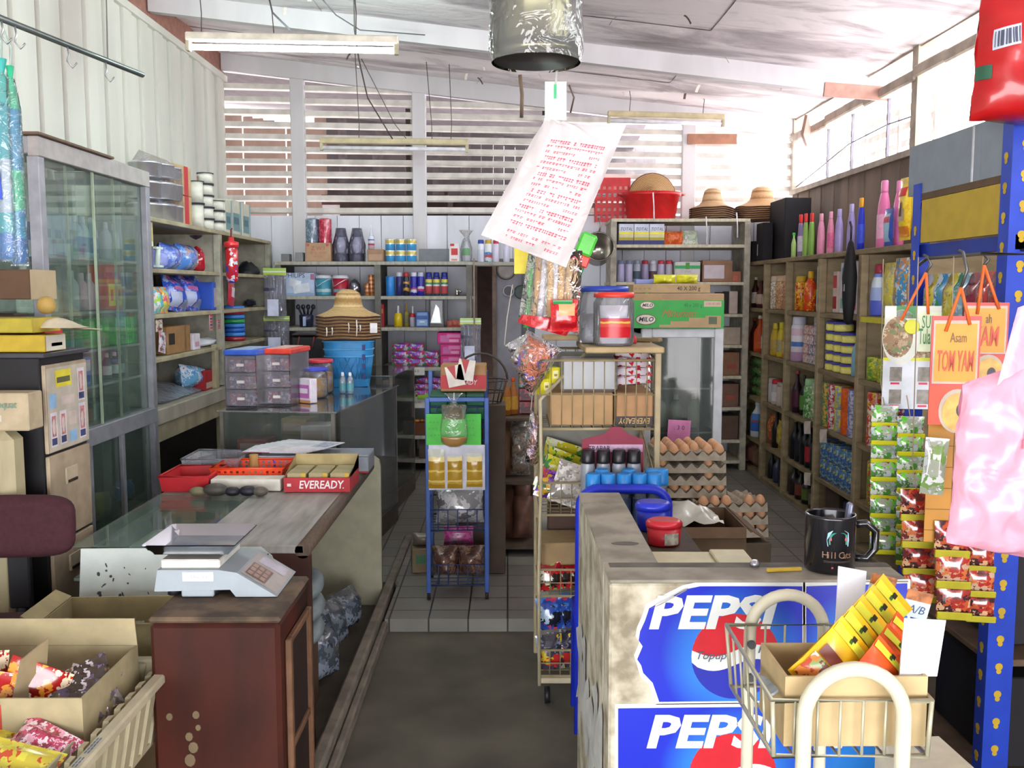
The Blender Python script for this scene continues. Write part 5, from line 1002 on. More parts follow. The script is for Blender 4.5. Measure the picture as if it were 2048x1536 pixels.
for k in range(5):
 a=2*pi*k/5+.3;e=Vector((.21*cos(a),-.06+.21*sin(a),.07));lg=MB().tube([(0,-.06,.13),(e.x*.5,-.06+(e.y+.06)*.5,.115),e],[.03,.024,.018],8).build('leg',blk,t)
 w_=MB();w_.cyl((e.x-.02*sin(a),e.y+.02*cos(a),.032),(e.x+.02*sin(a),e.y-.02*cos(a),.032),.03,n=12);w_.cyl((e.x,e.y,.05),(e.x,e.y,.08),.01);w_.build('castor',mat('#0c0c10',.4),lg)
crm=mat('#a89e80',.55,var=.12,sc=10)
t=thing('plastic_crate','cream ribbed plastic crate holding opened cartons at the front left','crate',(-1.36,2.05,.34));cw,cd,chh=.44,.47,.20
b=MB()
def rimpt(z):k=.93+.07*z/chh;return cw*k,cd*k
for(sx,sy,ax)in((1,0,'y'),(-1,0,'y'),(0,1,'x'),(0,-1,'x')):
 n=14
 for i in range(n):
  u0,u1=-1+2*i/n,-1+2*(i+.55)/n;u2=-1+2*(i+1)/n
  for(a_,c_,off)in((u0,u1,1.0),(u1,u2,.955)):
   x0,y0=rimpt(0);x1,y1=rimpt(chh)
   if ax=='y':q=[(sx*x0*off,a_*y0,0),(sx*x0*off,c_*y0,0),(sx*x1*off,c_*y1,chh),(sx*x1*off,a_*y1,chh)]
   else:q=[(a_*x0,sy*y0*off,0),(c_*x0,sy*y0*off,0),(c_*x1,sy*y1*off,chh),(a_*x1,sy*y1*off,chh)]
   b.add(q+[(p[0]*.97,p[1]*.97,p[2])for p in q],[(0,1,2,3),(7,6,5,4),(0,4,5,1),(1,5,6,2),(3,2,6,7),(0,3,7,4)],0)
b.build('side_wall',crm,t);b=MB().box(-cw*.93,-cd*.93,0,cw*.93,cd*.93,.012,0);b.build('bottom',crm,t)
b=MB()
for q in((-cw-.02,-cd-.02,cw+.02,-cd+.012),(-cw-.02,cd-.012,cw+.02,cd+.02),(-cw-.02,-cd+.012,-cw+.012,cd-.012),(cw-.012,-cd+.012,cw+.02,cd-.012)):b.box(q[0],q[1],chh-.02,q[2],q[3],chh+.006,0,.005)
b.build('rim',mat('#b3aa90',.5,var=.1),t)
b=MB();Mx=T(cw+.004,-.12,chh+.0066)@RZ(90);b.text('==  ====  ===  =====',.032,0,0,0,0,M=Mx,sx=.8,bold=.01);b.build('lettering',mat('#3f5f88',.5),t)
carton('brown carton on the floor under the ribbed crate, front one',(-1.38,1.62,0),.72,.42,.335,0,'#6a5438');carton('brown carton on the floor under the ribbed crate, rear one',(-1.38,2.08,0),.72,.4,.335,0,'#604a34')
def open_box(d,loc,w,dp,h,rz,col,flaps=(),th=.005,prints=(),cat='box',side=(),texts=()):
 t=thing('open_carton',d,cat,(loc[0],loc[1],loc[2]+EPS),rz);m1=mat(col,.75,var=.1,sc=14);b=MB()
 b.box(-w/2,0,0,w/2,dp,th,0);b.box(-w/2,0,th,-w/2+th,dp,h,0);b.box(w/2-th,0,th,w/2,dp,h,0);b.box(-w/2+th,0,th,w/2-th,th,h,0);b.box(-w/2+th,dp-th,th,w/2-th,dp,h,0)
 ms=[m1]
 for p in prints:ms.append(mat(p[4],.5));b.rect(-w/2+p[0]*w,p[1]*h,-w/2+p[2]*w,p[3]*h,-.0012,len(ms)-1)
 for q in texts:
  ms.append(mat(q[4],.5));o=q[5]if len(q)>5 else{};b.text(q[0],q[1],-w/2+q[2]*w,-.0022,q[3]*h,len(ms)-1,**o)
 b.build('body',ms,t)
 for(sd,ln,ang)in flaps:
  f=MB();a=radians(ang);c,s_=ln*cos(a),ln*sin(a)
  if sd=='f':q=[(-w/2,0,h),(w/2,0,h),(w/2-.01,-c,h+s_),(-w/2+.01,-c,h+s_)]
  if sd=='b':q=[(w/2,dp,h),(-w/2,dp,h),(-w/2+.01,dp+c,h+s_),(w/2-.01,dp+c,h+s_)]
  if sd=='r':q=[(w/2,0,h),(w/2,dp,h),(w/2+c,dp-.01,h+s_),(w/2+c,.01,h+s_)]
  if sd=='l':q=[(-w/2,dp,h),(-w/2,0,h),(-w/2-c,.01,h+s_),(-w/2-c,dp-.01,h+s_)]
  V=[Vector(x)for x in q];nrm=(V[1]-V[0]).cross(V[3]-V[0]).normalized()*.004
  f.add([tuple(x)for x in V]+[tuple(x-nrm)for x in V],[(0,1,2,3),(7,6,5,4),(0,4,5,1),(1,5,6,2),(2,6,7,3),(3,7,4,0)],0);f.build('flap',m1,t)
 return t
open_box('opened kraft carton set inside the ribbed crate',(-1.352,2.13,.354),.725,.335,.25,0,'#9f9270',[('b',.07,80),('l',.06,70)],prints=[(.1,.7,.22,.94,'#a83a2a'),(.115,.73,.205,.91,'#a88e58'),(.62,.7,.74,.94,'#a83a2a'),(.635,.73,.725,.91,'#a88e58'),(.65,.75,.71,.85,'#a83a2a'),(.13,.75,.19,.85,'#a83a2a')])
f=MB();f.prism([(-.05,0),(.05,0),(.075,.20),(-.0,.17)],0,.004,0);o=f.build('cardboard_divider',mat('#8a7a5c',.75),None,(-1.165,2.2,.50));o.rotation_euler=(radians(90),0,radians(62));tag(o,'loose cardboard flap standing up between the packets','cardboard')
G1='packets in the opened kraft carton'
rp=spots('#a01818',['#c83a20','#d8902a','#7a1010','#e0d0b0'],26,.2,coat=.6)
for i in range(4):pouch('red snack packet, %s in the opened carton'%nth(i,4),(-1.36+i*.05,2.19+.05*(i%2),.44+.02*(i%2)),.15,.2,.05,rp,10,-25+10*i,12*(i-1),i,group='red snack packets')
ck=spots('#3a2c20',['#8a6a3a','#c8c0c8','#2a2420','#5a4a6a'],30,.12,coat=1.)
for i in range(6):pouch('dark glossy biscuit packet, %s right of the cardboard flap'%nth(i,6),(-1.11+i*.018,2.18+.05*(i%3),.455+.008*i),.13,.14,.04,ck,-20+9*i,-35,30-10*i,i+5,group='dark glossy packets')
open_box('cream open carton with sweets, nearest in the ribbed crate',(-1.352,1.66,.354),.725,.44,.17,0,'#a8a488',[])
sw=[spots('#c03a4a',['#d8a8b8','#e8d8d8','#a02030'],40,.15,coat=.8),spots('#2f9a5a',['#3fb068','#c8dcd0','#c83a3a'],14,.15,coat=.8),spots('#c8b83a',['#d8d04a','#c04a2a'],20,.2,coat=.6),spots('#b83a5a',['#e0a0b8','#8a2040','#e8d8e0'],50,.15,coat=.9),spots('#7a2a20',['#a04a2a','#5a1c18'],30,.2,coat=.6)]
for i in range(12):pouch('bag of sweets in the cream carton, %s %s'%(['red','green','yellow','pink','brown'][i%5],['at the far left','at the far right corner','at the far middle','at the near left','left of the middle','in the middle left','beside the right wall','in the centre','near the front right','near the front middle','at the back middle','at the very front'][i]),(-1.38+.095*(i%4)+.02*(i//4),2.02-.1*(i//4),.455+.015*(i%2)),.16,.13,.06,sw[i%5],20*((i%3)-1),-55,15*((i%2)),i+9,group='bags of sweets in the cream carton')
a=at(60,1240,2.62);b_=at(322,1240,2.62)
open_box('low kraft carton with clear plastic scraps behind the crate',((a.x+b_.x)/2-.01,2.64,.36),b_.x-a.x-.03,.26,.235,3,'#9b8e68',[('f',.012,20),('l',.05,30)])
for i in range(3):pouch('clear plastic scrap in the low carton, %s'%nth(i,3),((a.x+b_.x)/2-.1+i*.07,2.72,.5),.13,.08,.05,clear('e0e0d8',.3,.08,1.3,.8,30),20*i,-40,10,i,group='clear plastic scraps')
carton('brown carton supporting the low open carton',((a.x+b_.x)/2-.01,2.62,0),.34,.26,.355,0,'#6a5438')
s=MB();s.grid(lambda u,v:(.1*cos(6.283*u)*sin(pi*v*.5+.02),.1*sin(6.283*u)*sin(pi*v*.5+.02),.16*cos(pi*v*.5)+.01*noise.noise(Vector((u*6,v*4,0)))),16,8,closeu=True)
red=mat('#4a2018',.6,spec=.2,var=.35,sc=5,h2='#2c1712',stretch=(1,1,.3));worn=mat('#6a5744',.75,var=.3,sc=12,h2='#3f342a')
t=thing('wooden_pedestal','scuffed dark red wooden pedestal cabinet carrying the weighing scale','cabinet',(-.767,2.41,0))
b=MB().box(-.17,0,0,.17,.36,.683,0,.012)
for(x,z,r)in((-.055,.435,.013),(-.05,.40,.010),(-.075,.375,.014),(-.065,.345,.018),(-.075,.31,.02),(-.125,.43,.012)):b.M=T(x,-.0006,z)@RX(90);b.lathe([(r*.8,-.0005),(r*.65,.0006)],9,1,sy=1.2);
b.M=I4;b.build('body',[red,mat('#75644a',.8)],t)
MB().box(-.172,-.003,.6835,.174,.365,.70,0,.007).build('top',worn,t)
b=MB();b.box(.171,.05,.02,.188,.075,.62,0,.003);b.box(.171,.30,.02,.188,.325,.62,0,.003);b.box(.171,.075,.60,.186,.30,.62,0,.003);b.box(.171,.075,.30,.184,.30,.32,0,.003);b.build('side_frame',mat('#6a4a34',.6,var=.2),t)
MB().box(.1705,.075,.02,.176,.3,.6,0).build('side_panel',mat('#221310',.6),t)
t=thing('weighing_scale','grey electronic weighing scale with a steel tray','scale',(-.855,2.57,.7025));pl=mat('#98a2a8',.4,var=.04)
b=MB();prof=[(-.125,.015),(-.115,.076),(.055,.076),(.105,.068),(.215,.0),(.1,.0),(.085,.02)]
b.M=RX(90);b.prism([(x,z)for x,z in prof],-.235,0.0,0);b.M=I4;b.build('body',pl,t)
b=MB();b.box(-.11,.012,.0765,.055,.215,.102,0,.004);b.build('tray_support',mat('#c9c8c0',.4),t)
b=MB()
def tray(u,v):
 x,y=(u-.5)*2,(v-.5)*2;e=max(abs(x),abs(y));z=.0 if e<.8 else(.03*((e-.8)/.2))
 return(x*.128-.025,y*.122+.115,.118+z)
b.grid(tray,20,20,0,False);b.grid(lambda u,v:(lambda p:(p[0],p[1],p[2]-.003))(tray(1-u,v)),20,20,0,False);b.build('steel_tray',mat('#c8ccd4',.18,metal=1.,var=.04),t)
for(x,y)in((-.08,.03),(.03,.03),(-.08,.2),(.03,.2)):
 MB().cyl((x,y,-.0005),(x,y,.02),.018,n=12).build('foot',mat('#1b1a20',.5),t)
b=MB();b.box(-.05,-.002,-.000,.04,.012,.02,0,.003);b.build('battery_cover',pl,t)
b=MB();b.box(-.045,-.002,.045,.04,.0,.07,0);b.text('3 0kg  0.1',.012,0,-.0025,.0575,1);b.build('rating_plate',[mat('#dce2ee',.4),mat('#8a92a4',.5)],t)
b=MB();sl=Vector((.11,0,-.068));nrm=Vector((.068,0,.11)).normalized()
def kp(u,y,o):p=Vector((.105,0,.068))+sl*u+nrm*o;return(p.x,y,p.z)
b.poly([kp(.05,.015,.001),kp(.95,.015,.001),kp(.95,.22,.001),kp(.05,.22,.001)],0);b.poly([kp(.12,.03,.002),kp(.62,.03,.002),kp(.62,.13,.002),kp(.12,.13,.002)],1);b.poly([kp(.2,.15,.002),kp(.85,.15,.002),kp(.85,.21,.002),kp(.2,.21,.002)],2)
for i in range(3):
 for j in range(3):b.poly([kp(.16+.15*i,.036+.031*j,.003),kp(.27+.15*i,.036+.031*j,.003),kp(.27+.15*i,.06+.031*j,.003),kp(.16+.15*i,.06+.031*j,.003)],3)
b.build('keypad',[mat('#a8a09c',.3),mat('#7a6a60',.4),mat('#b8b4c0',.15),mat('#a88a80',.4)],t)
t=thing('counter_desk','long worn counter desk with a wooden and a glass top part','desk',(-1.43,3.06,0));DW,DL,DH=.79,1.52,.715
b=MB();b.box(.38,0,DH-.03,DW-.03,DL,DH,0,.004);b.build('wooden_top',mat('#aaa8a4',.45,var=.16,sc=5,h2='#88847d',stretch=(4,.6,1)),t)
b=MB();b.box(0,.79,DH-.03,.38,DL,DH,0,.003);b.build('rear_top',mat('#8a857c',.6,var=.15),t)
b=MB();b.box(.0,0.0,DH-.006,.38,.79,DH,0);b.build('glass_top',clear('b4d8c8',.10,.03,.5),t)
b=MB();b.box(0,0,DH-.12,.38,.79,DH-.11,0);
rr=random.Random(4)
b.build('tray_floor',mat('#5a6a62',.6),t)
for(x0,y0,x1,y1,cc,nm)in((.03,.05,.2,.3,'#5ac088','green_paper'),(.04,.35,.16,.6,'#c8d4c8','pale_paper'),(.17,.3,.3,.7,'#7a9a94','grey_paper'),(.28,.1,.37,.5,'#3a7ab0','blue_paper'),(.2,.55,.36,.76,'#a05a50','red_paper'),(.21,.06,.27,.26,'#d0e0d4','white_paper')):
 b=MB();b.box(x0,y0,DH-.109,x1,y1,DH-.1,0);b.build(nm,mat(cc,.5,var=.2,sc=12),t)
b=MB();b.M=T(DW-.03,0,DH-.03);b.M=T(DW-.035,0,DH-.02)@RX(-90);b.lathe([(.026,0),(.026,DL)],12,0);b.build('front_moulding',mat('#54463a',.5,var=.2,stretch=(8,8,1)),t)
b=MB();b.box(.62,0,0,DW-.01,.03,DH-.03,0,.006);b.build('end_post',mat('#3c2019',.5,var=.25,sc=6),t)
b=MB();b.box(0.02,.02,.02,.62,.035,DH-.032,0);b.build('end_panel',mat('#4a3428',.6),t)
b=MB();pts=[(.01,.33),(.015,.50),(.03,.705),(.62,.71),(.655,.68),(.69,.60),(.70,.40),(.69,.33)]
b.M=RX(90);b.prism(pts,-.002,.006,0);b.M=I4
rr=random.Random(9)
for i in range(34):
 x,z,s_=rr.uniform(.08,.26),rr.uniform(.48,.66),rr.uniform(.003,.009)
 if i>24:x,z=rr.uniform(.6,.67),rr.uniform(.55,.69)
 b.M=T(x,-.0065,z)@RX(90)@RZ(rr.uniform(0,180));b.lathe([(s_,0),(s_*.9,.0006)],6,1,sy=rr.uniform(.3,.9))
b.M=I4;b.build('white_sheet',[mat('#c4ccc8',.4,var=.05),mat('#3f424a',.6)],t)
b=MB();R=.05;pts=[(.30,0),(DW+.02,0),(DW+.02,DH-.02),(DW+.012,DH+.01),(DW-.01,DH+.028),(DW-.04,DH+.03),(.30,DH-.035)]
b.M=T(0,DL-.01,0)@RX(90);b.prism(pts,-.03,0,0);b.M=I4;b.build('rear_end_panel',mat('#b0ad94',.5,var=.08),t)
b=MB();b.box(0.02,.035,.03,.045,DL,DH-.032,0);b.build('back_panel',mat('#4a4038',.6),t)
Gd='things kept under the counter desk'
for k,(z,R)in enumerate(((.06,.09),(.13,.085),(.30,.1),(.38,.1),(.455,.095))):
 b=MB();cx,cy=-.80,3.32+.02*k
 b.tube([(R*cos(2*pi*i/20),R*sin(2*pi*i/20),.012*sin(2*pi*i/10))for i in range(20)],.032,10,closed=True)
 tag(b.build('grey_hose',mat('#7f8a8c',.5,var=.12),None,(cx,cy,z+.02)),'coiled grey green hose under the counter, %s ring of the pile'%['lowest','second','third','fourth','top'][k],'hose','grey hose rings')if k>1 else None
carton('brown box carrying the hose rings under the counter',(-.82,3.2,.0),.2,.3,.28,0,'#5a4434')
for i,(x,y,z,w1)in enumerate(((-.78,3.62,0,.3),(-.8,3.95,0,.26),(-.78,4.2,0,.3))):pouch('grey plastic wrapped bundle under the counter, %s'%['nearest','middle','farthest'][i],(x,y,z),w1,.24-.03*i,.2,spots('#4a525e',['#6a7480','#353c48','#8a94a4'],14,.25,coat=.5),70,0,0,i,crimp=0,group=Gd)
zd=DH+.0015
def tray_box(name,d,px0,px1,py,Y,dep,h,col,perf=False,cat='tray',taper=.92,extra=None):
 a,b_=at(px0,py,Y),at(px1,py,Y);w_=b_.x-a.x;t=thing(name,d,cat,((a.x+b_.x)/2,Y,zd));m1=col if not isinstance(col,str)else mat(col,.4,var=.06);b=MB();k=taper;th=.004
 B0=[(-w_/2*k,dep*(1-k)/2),(w_/2*k,dep*(1-k)/2),(w_/2*k,dep*(1+k)/2),(-w_/2*k,dep*(1+k)/2)];B1=[(-w_/2,0),(w_/2,0),(w_/2,dep),(-w_/2,dep)]
 b.poly([(x,y,0)for x,y in B0][::-1]);b.poly([(x,y,.003)for x,y in B0])
 for i in range(4):
  j=(i+1)%4;p,q,r,s_=Vector((*B0[i],0)),Vector((*B0[j],0)),Vector((*B1[j],h)),Vector((*B1[i],h))
  if perf:
   n=12 if i%2==0 else 8
   for u in range(n):
    for(z0,z1)in((.3,.42),(.55,.67)):
     pass
   rows=[(0,.3),(.42,.52),(.64,.74),(.86,1)]
   L_=lambda u,v:(p.lerp(q,u)).lerp(s_.lerp(r,u),v)
   for(z0,z1)in rows:b.poly([L_(0,z0),L_(1,z0),L_(1,z1),L_(0,z1)]);
   for u in range(n+1):
    u0,u1=max(0,(u-.28)/n),min(1,(u+.28)/n)
    for(z0,z1)in((.3,.42),(.52,.64),(.74,.86)):b.poly([L_(u0,z0),L_(u1,z0),L_(u1,z1),L_(u0,z1)])
  else:b.poly([p,q,r,s_])
 b.build('body',m1,t)
 r_=MB();r_.tube([(x,y,h)for x,y in B1],.005,6,closed=True);r_.build('rim',m1,t);return t
tray_box('plastic_tray','red plastic tray at the left end of the desk row',318,418,985,3.88,.26,.065,'#b82a30')
tray_box('plastic_basket','orange perforated basket beside the battery carton',420,566,968,4.0,.24,.075,'#e0441c',True,'basket')
a,b_=at(418,985,3.88),at(562,985,3.88);carton('flat white box in front of the orange basket',((a.x+b_.x)/2,3.89,zd),b_.x-a.x-.008,.09,.05,0,'#d8d4c8')
a,b_=at(568,986,3.87),at(700,986,3.87)
ev=open_box('red battery carton cut open on the desk',((a.x+b_.x)/2,3.87,zd),b_.x-a.x,.24,.06,0,'#b0363e',[],texts=[('EVEREADY',.047,.56,.5,'#e4dcdc',{'shear':.15,'bold':.018,'sx':.82}),('.',.05,.9,.5,'#e4dcdc')],prints=[(.05,.4,.11,.6,'#d8c8c8')])
b=MB();w_=b_.x-a.x
b.add([(-w_/2,.0,.06),(-w_/2,.24,.06),(-w_/2,.24,.12),(-w_/2+.002,.0,.062)],[(0,1,2,3),(3,2,1,0)],0);b.add([(w_/2,.0,.06),(w_/2,.24,.06),(w_/2,.24,.12)],[(0,1,2),(2,1,0)],1);b.box(-w_/2,.236,.06,w_/2,.24,.12,0);b.build('cut_wall',[mat('#a8986a',.7),mat('#a8323a',.5)],ev)
for i in range(3):
 b=MB();b.box(-.04,0,0,.04,.19,.068,0,.004);b.rect(.02,.03,.038,.068,-.001,1);tag(b.build('battery_pack',[mat('#a89c74',.6),mat('#c8a834',.5)],None,((a.x+b_.x)/2-.09+i*.09,3.895,zd+.0085)),'kraft battery pack in the red carton, %s of three'%['left','middle','right'][i],'battery pack','battery packs')
for i,(px,r,cc,ww)in enumerate(((392,.022,'#6f6a50',1.6),(428,.03,'#45403c',1.7),(462,.022,'#23222c',1.5),(493,.024,'#26242e',1.5),(518,.022,'#5a544c',1.5))):
 p=at(px,985,3.78);s=MB();s.ell((0,0,r*.9),r*ww,r,r*.9,12,0,8);tag(s.build('pebble_weight',mat(cc,.5,var=.2),None,(p.x,3.80,zd)),'%s paperweight stone before the desk trays'%['greenish leftmost','large grey brown','black','second black','rounded grey rightmost'][i],'stone','paperweight stones')
tray_box('clear_box','clear plastic tray behind the red tray',362,478,930,4.2,.26,.08,clear('b8bcc8',.35,.1,1.))
p=at(503,925,4.2);t=thing('tape_roll','cream tape roll with a wooden stamp on top','tape',(p.x,4.24,zd));MB().lathe([(.045,0),(.047,.004),(.047,.028),(.045,.032)],18).build('roll',mat('#d0c4a4',.5),t);MB().lathe([(.03,.032),(.026,.05),(.02,.07),(.02,.095)],14).build('stamp',mat('#a8844a',.5),t)
a,b_=at(512,905,4.28),at(596,905,4.28);carton('white book block under the loose papers',((a.x+b_.x)/2,4.30,zd),b_.x-a.x,.2,.075,0,'#c8ccd8',[(0,0,1,.3,'#8a8478')])
a,b_=at(600,920,4.26),at(735,920,4.26);t=carton('grey metal cash box behind the battery carton',((a.x+b_.x)/2,4.28,zd),b_.x-a.x,.2,.075,0,'#8e95a0',[(0,.0,1,.12,'#a02a34')],rough=.35);MB().box(-(b_.x-a.x)/2+.0,.0,.0755,(b_.x-a.x)/2,.2,.083,0,.003).build('lid',mat('#a8aeb8',.3,metal=.3),t)
for i in range(7):
 a=at(493+i*9,890,4.3);mb=MB();mb.M=T(a.x+.13,4.40-.004*i,zd+.0905+.0045*i)@RZ(-4-2.5*i);mb.box(-.15,-.1,0,.15,.1,.0035,0)
 if i==0:mb.box(-.15,-.1,.0,-.02,-.0985,.0036,1)
 mb.box(.06,-.06,.0036,.14,.07,.0039,2)
 tag(mb.build('paper_sheet',[mat('#d6d9e0',.5),mat('#b82a40',.5),mat('#a8b0c4',.6,var=.4,sc=60)]),'loose printed paper in the fanned stack, %s'%['bottom sheet with red edge','second from bottom','third from bottom','middle sheet','third from top','second from top','top sheet'][i],'paper','fanned papers on the desk')
p=at(552,915,4.24);b=MB().tube([(0,0,.004),(-.012,-.004,.07)],.004,6);tag(b.build('pen',mat('#2a3ad0',.4),None,(p.x,4.245,zd)),'blue pen standing before the white book block','pen')
p=at(545,925,4.2);tag(MB().box(-.045,0,0,.045,.03,.012,0,.002).build('green_notebook',mat('#2a5a44',.5),None,(p.x,4.2,zd)),'small dark green notebook beside the tape roll','notebook')
def showcase(d,loc,rz,w_,l_,h_,z0):
 t=thing('glass_showcase',d,'showcase',loc,rz);fr=mat('#6f6a62',.45,metal=.2,var=.1);g=clear('a8b4ac',.08,.03,.9)
 part('base',[(0,0,z0,w_,l_,z0+.12)],mat('#4a4038',.6,var=.2),t)
 for x in(0,w_-.02):
  for y in(0,l_-.02):part('corner_post',[(x,y,z0+.12,x+.02,y+.02,h_-.01)],fr,t,.002)
 part('glass_top',[(-.01,-.01,h_-.008,w_+.01,l_+.01,h_)],clear('c0c4c0',.35,.06,1.6),t,0)
 for q in((.02,0,z0+.12,w_-.02,.006,h_-.01),(.02,l_-.006,z0+.12,w_-.02,l_,h_-.01),(0,.02,z0+.12,.006,l_-.02,h_-.01),(w_-.006,.02,z0+.12,w_,l_-.02,h_-.01)):part('side_glass',[q],g,t,0)
 for z in(.38,.64):part('glass_shelf',[(.01,.01,z,w_-.01,l_-.01,z+.008)],clear('a8b8ac',.4,.08,1.),t,0)
 return t
sc1=showcase('glass topped showcase counter behind the desk',(-1.46,4.78,0.06),-6.5,.60,1.36,.885,0)
SM=Matrix.Translation((-1.46,4.78,.06))@RZ(-6.5)
def sloc(x,y,z):v=SM@Vector((x,y,z));return(v.x,v.y,v.z)
rr=random.Random(21)
for i in range(12):
 lv=[.648,.388,.12][i%3];cc=['#a05a5a','#b8a888','#7a3a3a','#c8c4c0','#6a6a5a','#8a4a5a','#b09a6a','#5a4a44'][i%8]
 carton('%s merchandise box inside the showcase, %s shelf, %s'%(['dusty red','tan','maroon','white','olive','plum','sand','brown'][i%8],['upper','middle','bottom'][i%3],['near end','second','third','far end'][i//3]),sloc(.12+.18*(i%2)+.05*(i//3%2),.12+.32*(i//3),lv),.16,.15,.06+.05*rr.random(),-6.5+rr.uniform(-6,6),cc,[(.1,.2,.8,.7,['#c8b0a8','#a03a4a','#d8d0c8'][i%3])],group='boxes inside the showcase')
sc2=showcase('smaller glass showcase standing beyond the blue basket',(-1.22,6.28,.06),-5,.46,.8,.93,0)
for i in range(4):carton('%s box inside the smaller showcase'%['pink labelled','dusty grey','brown low','mauve'][i],(-1.02+.1*(i%2),6.5+.25*(i//2),[.4495,.71][i%2]),.2,.16,.09,-5,['#a88a94','#8a8a84','#6a5a4c','#7a6a78'][i],[(.1,.2,.9,.8,'#c8b4c0')])
zs=.945+.0015
def drawers(d,px0,px1,Y,lidc,n,dx=0):
 a,b_=at(px0,812,Y),at(px1,812,Y);w_=b_.x-a.x;t=thing('drawer_box',d,'box',((a.x+b_.x)/2,Y,zs),-6.5);H_=.27;cl=clear('b4b0bc',.22,.08,.9)
 b=MB();b.box(-w_/2,0,0,w_/2,.3,.004,0);b.box(-w_/2,0,.004,-w_/2+.004,.3,H_,0);b.box(w_/2-.004,0,.004,w_/2,.3,H_,0);b.box(-w_/2+.004,.296,.004,w_/2-.004,.3,H_,0);b.build('shell',cl,t)
 for k in range(n):
  z0=.01+k*(H_-.01)/n;b=MB();b.box(-w_/2+.008,-.004,z0,w_/2-.008,.0,z0+(H_-.02)/n,0);dr=b.build('drawer',cl,t)
  for j in range(2):
   b=MB();b.box(-w_/2+.02+j*w_*.47,.012,z0+.004,-w_/2+.02+j*w_*.47+w_*.36,.09,z0+(H_-.02)/n*.75,0);b.build('goods',spots(['#a03a4a','#5a5a6a','#8a6a5a'][(k+j)%3],['#c8c4d4','#3a3a8a','#b8a8a0','#c84a4a'],60,.3),dr)
  b=MB();b.box(-.02,-.012,z0+.03,.02,-.004,z0+.045,0,.002);b.build('pull',mat('#d0ccc8',.4),dr)
 b=MB();b.box(-w_/2-.004,-.006,H_,w_/2+.004,.32,H_+.028,0,.006);b.build('lid',mat(lidc,.35),t)
 b=MB();b.box(-w_/2+.02,.01,H_+.0285,w_/2-.03,.29,H_+.031,0);b.build('lid_label',mat('#9ab0d4' if lidc[1]=='3' else '#d8b0a8',.4),t);return t
drawers('clear drawer box with a blue lid on the showcase',450,517,4.86,'#3a62c8',3);drawers('clear drawer box with a red lid beside the blue lidded one',526,584,4.95,'#d8402e',3)
p=at(607,795,5.0);carton('white and pink soap powder box on the showcase',(p.x-.01,5.06,zs),.1,.05,.13,-35,'#dcd4e0',[(.1,.2,.9,.75,'#b86ab0'),(.2,.4,.8,.6,'#e4dce8'),(0,0,1,.12,'#d89a6a')])
def jar(d,loc,R,h,lidc,body,fill_m=None,fill_h=.6,label=None):
 t=thing('plastic_jar',d,'jar',(loc[0],loc[1],loc[2]))
 MB().lathe([(R*.9,.001),(R,.012),(R,h*.80),(R*.9,h*.87),(R*.88,h*.9)],20,0,cap=False).build('body',body,t);MB().lathe([(.001,.001),(R*.9,.001)],20,0,cap=False).build('bottom',body,t)
 MB().lathe([(R*.98,h*.9),(R*1.0,h*.91),(R*.98,h*.985),(R*.9,h)],20,0).build('lid',mat(lidc,.35),t)
 if fill_m:MB().lathe([(R*.85,.006),(R*.93,.02),(R*.93,h*fill_h),(R*.4,h*fill_h*1.06),(.001,h*fill_h*1.05)],16,0).build('contents',fill_m,t)
 return t
cl=clear('c4c8dc',.14,.06,1.)
p=at(633,768,5.3);jar('clear jar with blue lid and yellow contents on the showcase',(p.x-.03,5.34,zs),.085,.17,'#3a48c8',cl,spots('#c8a03a',['#6a9ac8','#d8d0e0','#e0a02a'],24,.3),.62)
p=at(645,762,5.55);jar('clear jar with red lid behind the blue lidded jar',(p.x-.02,5.58,zs),.08,.2,'#c8384a',cl,spots('#d89a2a',['#c8c0d0','#d8a83a'],20,.3),.6)
for i,px in enumerate((684,699)):p=at(px,762,5.5);bottle('small clear bottle with white cap, %s of two on the showcase'%['left','right'][i],(p.x,5.52,zs),.125,.02,clear('d0d8e0',.3,.08,1.),'#e0e4ea',bands([(0,'#5a9aa8'),(1,'#d0d8dc')],hi=.12),'round',0,'small clear bottles on the showcase')
a,b_=at(650,775,5.95),at(756,775,5.95);cx,cy=(a.x+b_.x)/2,6.02+.0;t=thing('laundry_basket','sky blue plastic laundry basket carrying the straw hats','basket',(cx-.02,6.0,zs),3);bl=mat('#2f8fd0',.4);W2,D2,H2=.155,.11,.30
def wall(z0,z1,k0,k1,off=1.):
 b=MB();
 def fn(u,v):
  a_=2*pi*u;c,s_=cos(a_),sin(a_);c=abs(c)**.5*(1 if c>0 else-1);s_=abs(s_)**.5*(1 if s_>0 else-1);k=(k0+(k1-k0)*v)*off
  return(c*W2*k,s_*D2*k,z0+(z1-z0)*v)
 b.grid(fn,32,2,closeu=True);b.grid(lambda u,v:(lambda p:(p[0]*.97,p[1]*.97,p[2]))(fn(1-u,v)),32,2,closeu=True);return b
b=wall(0,.05,.8,.84);b.poly([(-.12,-.085,.002),(.12,-.085,.002),(.12,.085,.002),(-.12,.085,.002)]);b.build('bottom',bl,t)
b=MB()
for i in range(44):
 a_=2*pi*i/44;c,s_=cos(a_),sin(a_);c=abs(c)**.5*(1 if c>0 else-1);s_=abs(s_)**.5*(1 if s_>0 else-1)
 for dz in(-1,1):
  a2=a_+dz*.16;c2,s2=cos(a2),sin(a2);c2=abs(c2)**.5*(1 if c2>0 else-1);s2=abs(s2)**.5*(1 if s2>0 else-1)
  b.tube([(c*W2*.84,s_*D2*.84,.05),(c2*W2*.95,s2*D2*.95,.19)],.003,4)
b.build('lattice_band',bl,t);b=wall(.05,.19,.83,.94,.97);b.build('side_wall',mat('#2a86c8',.4),t)
b=wall(.19,.28,.95,1.0);b.build('upper_band',bl,t)
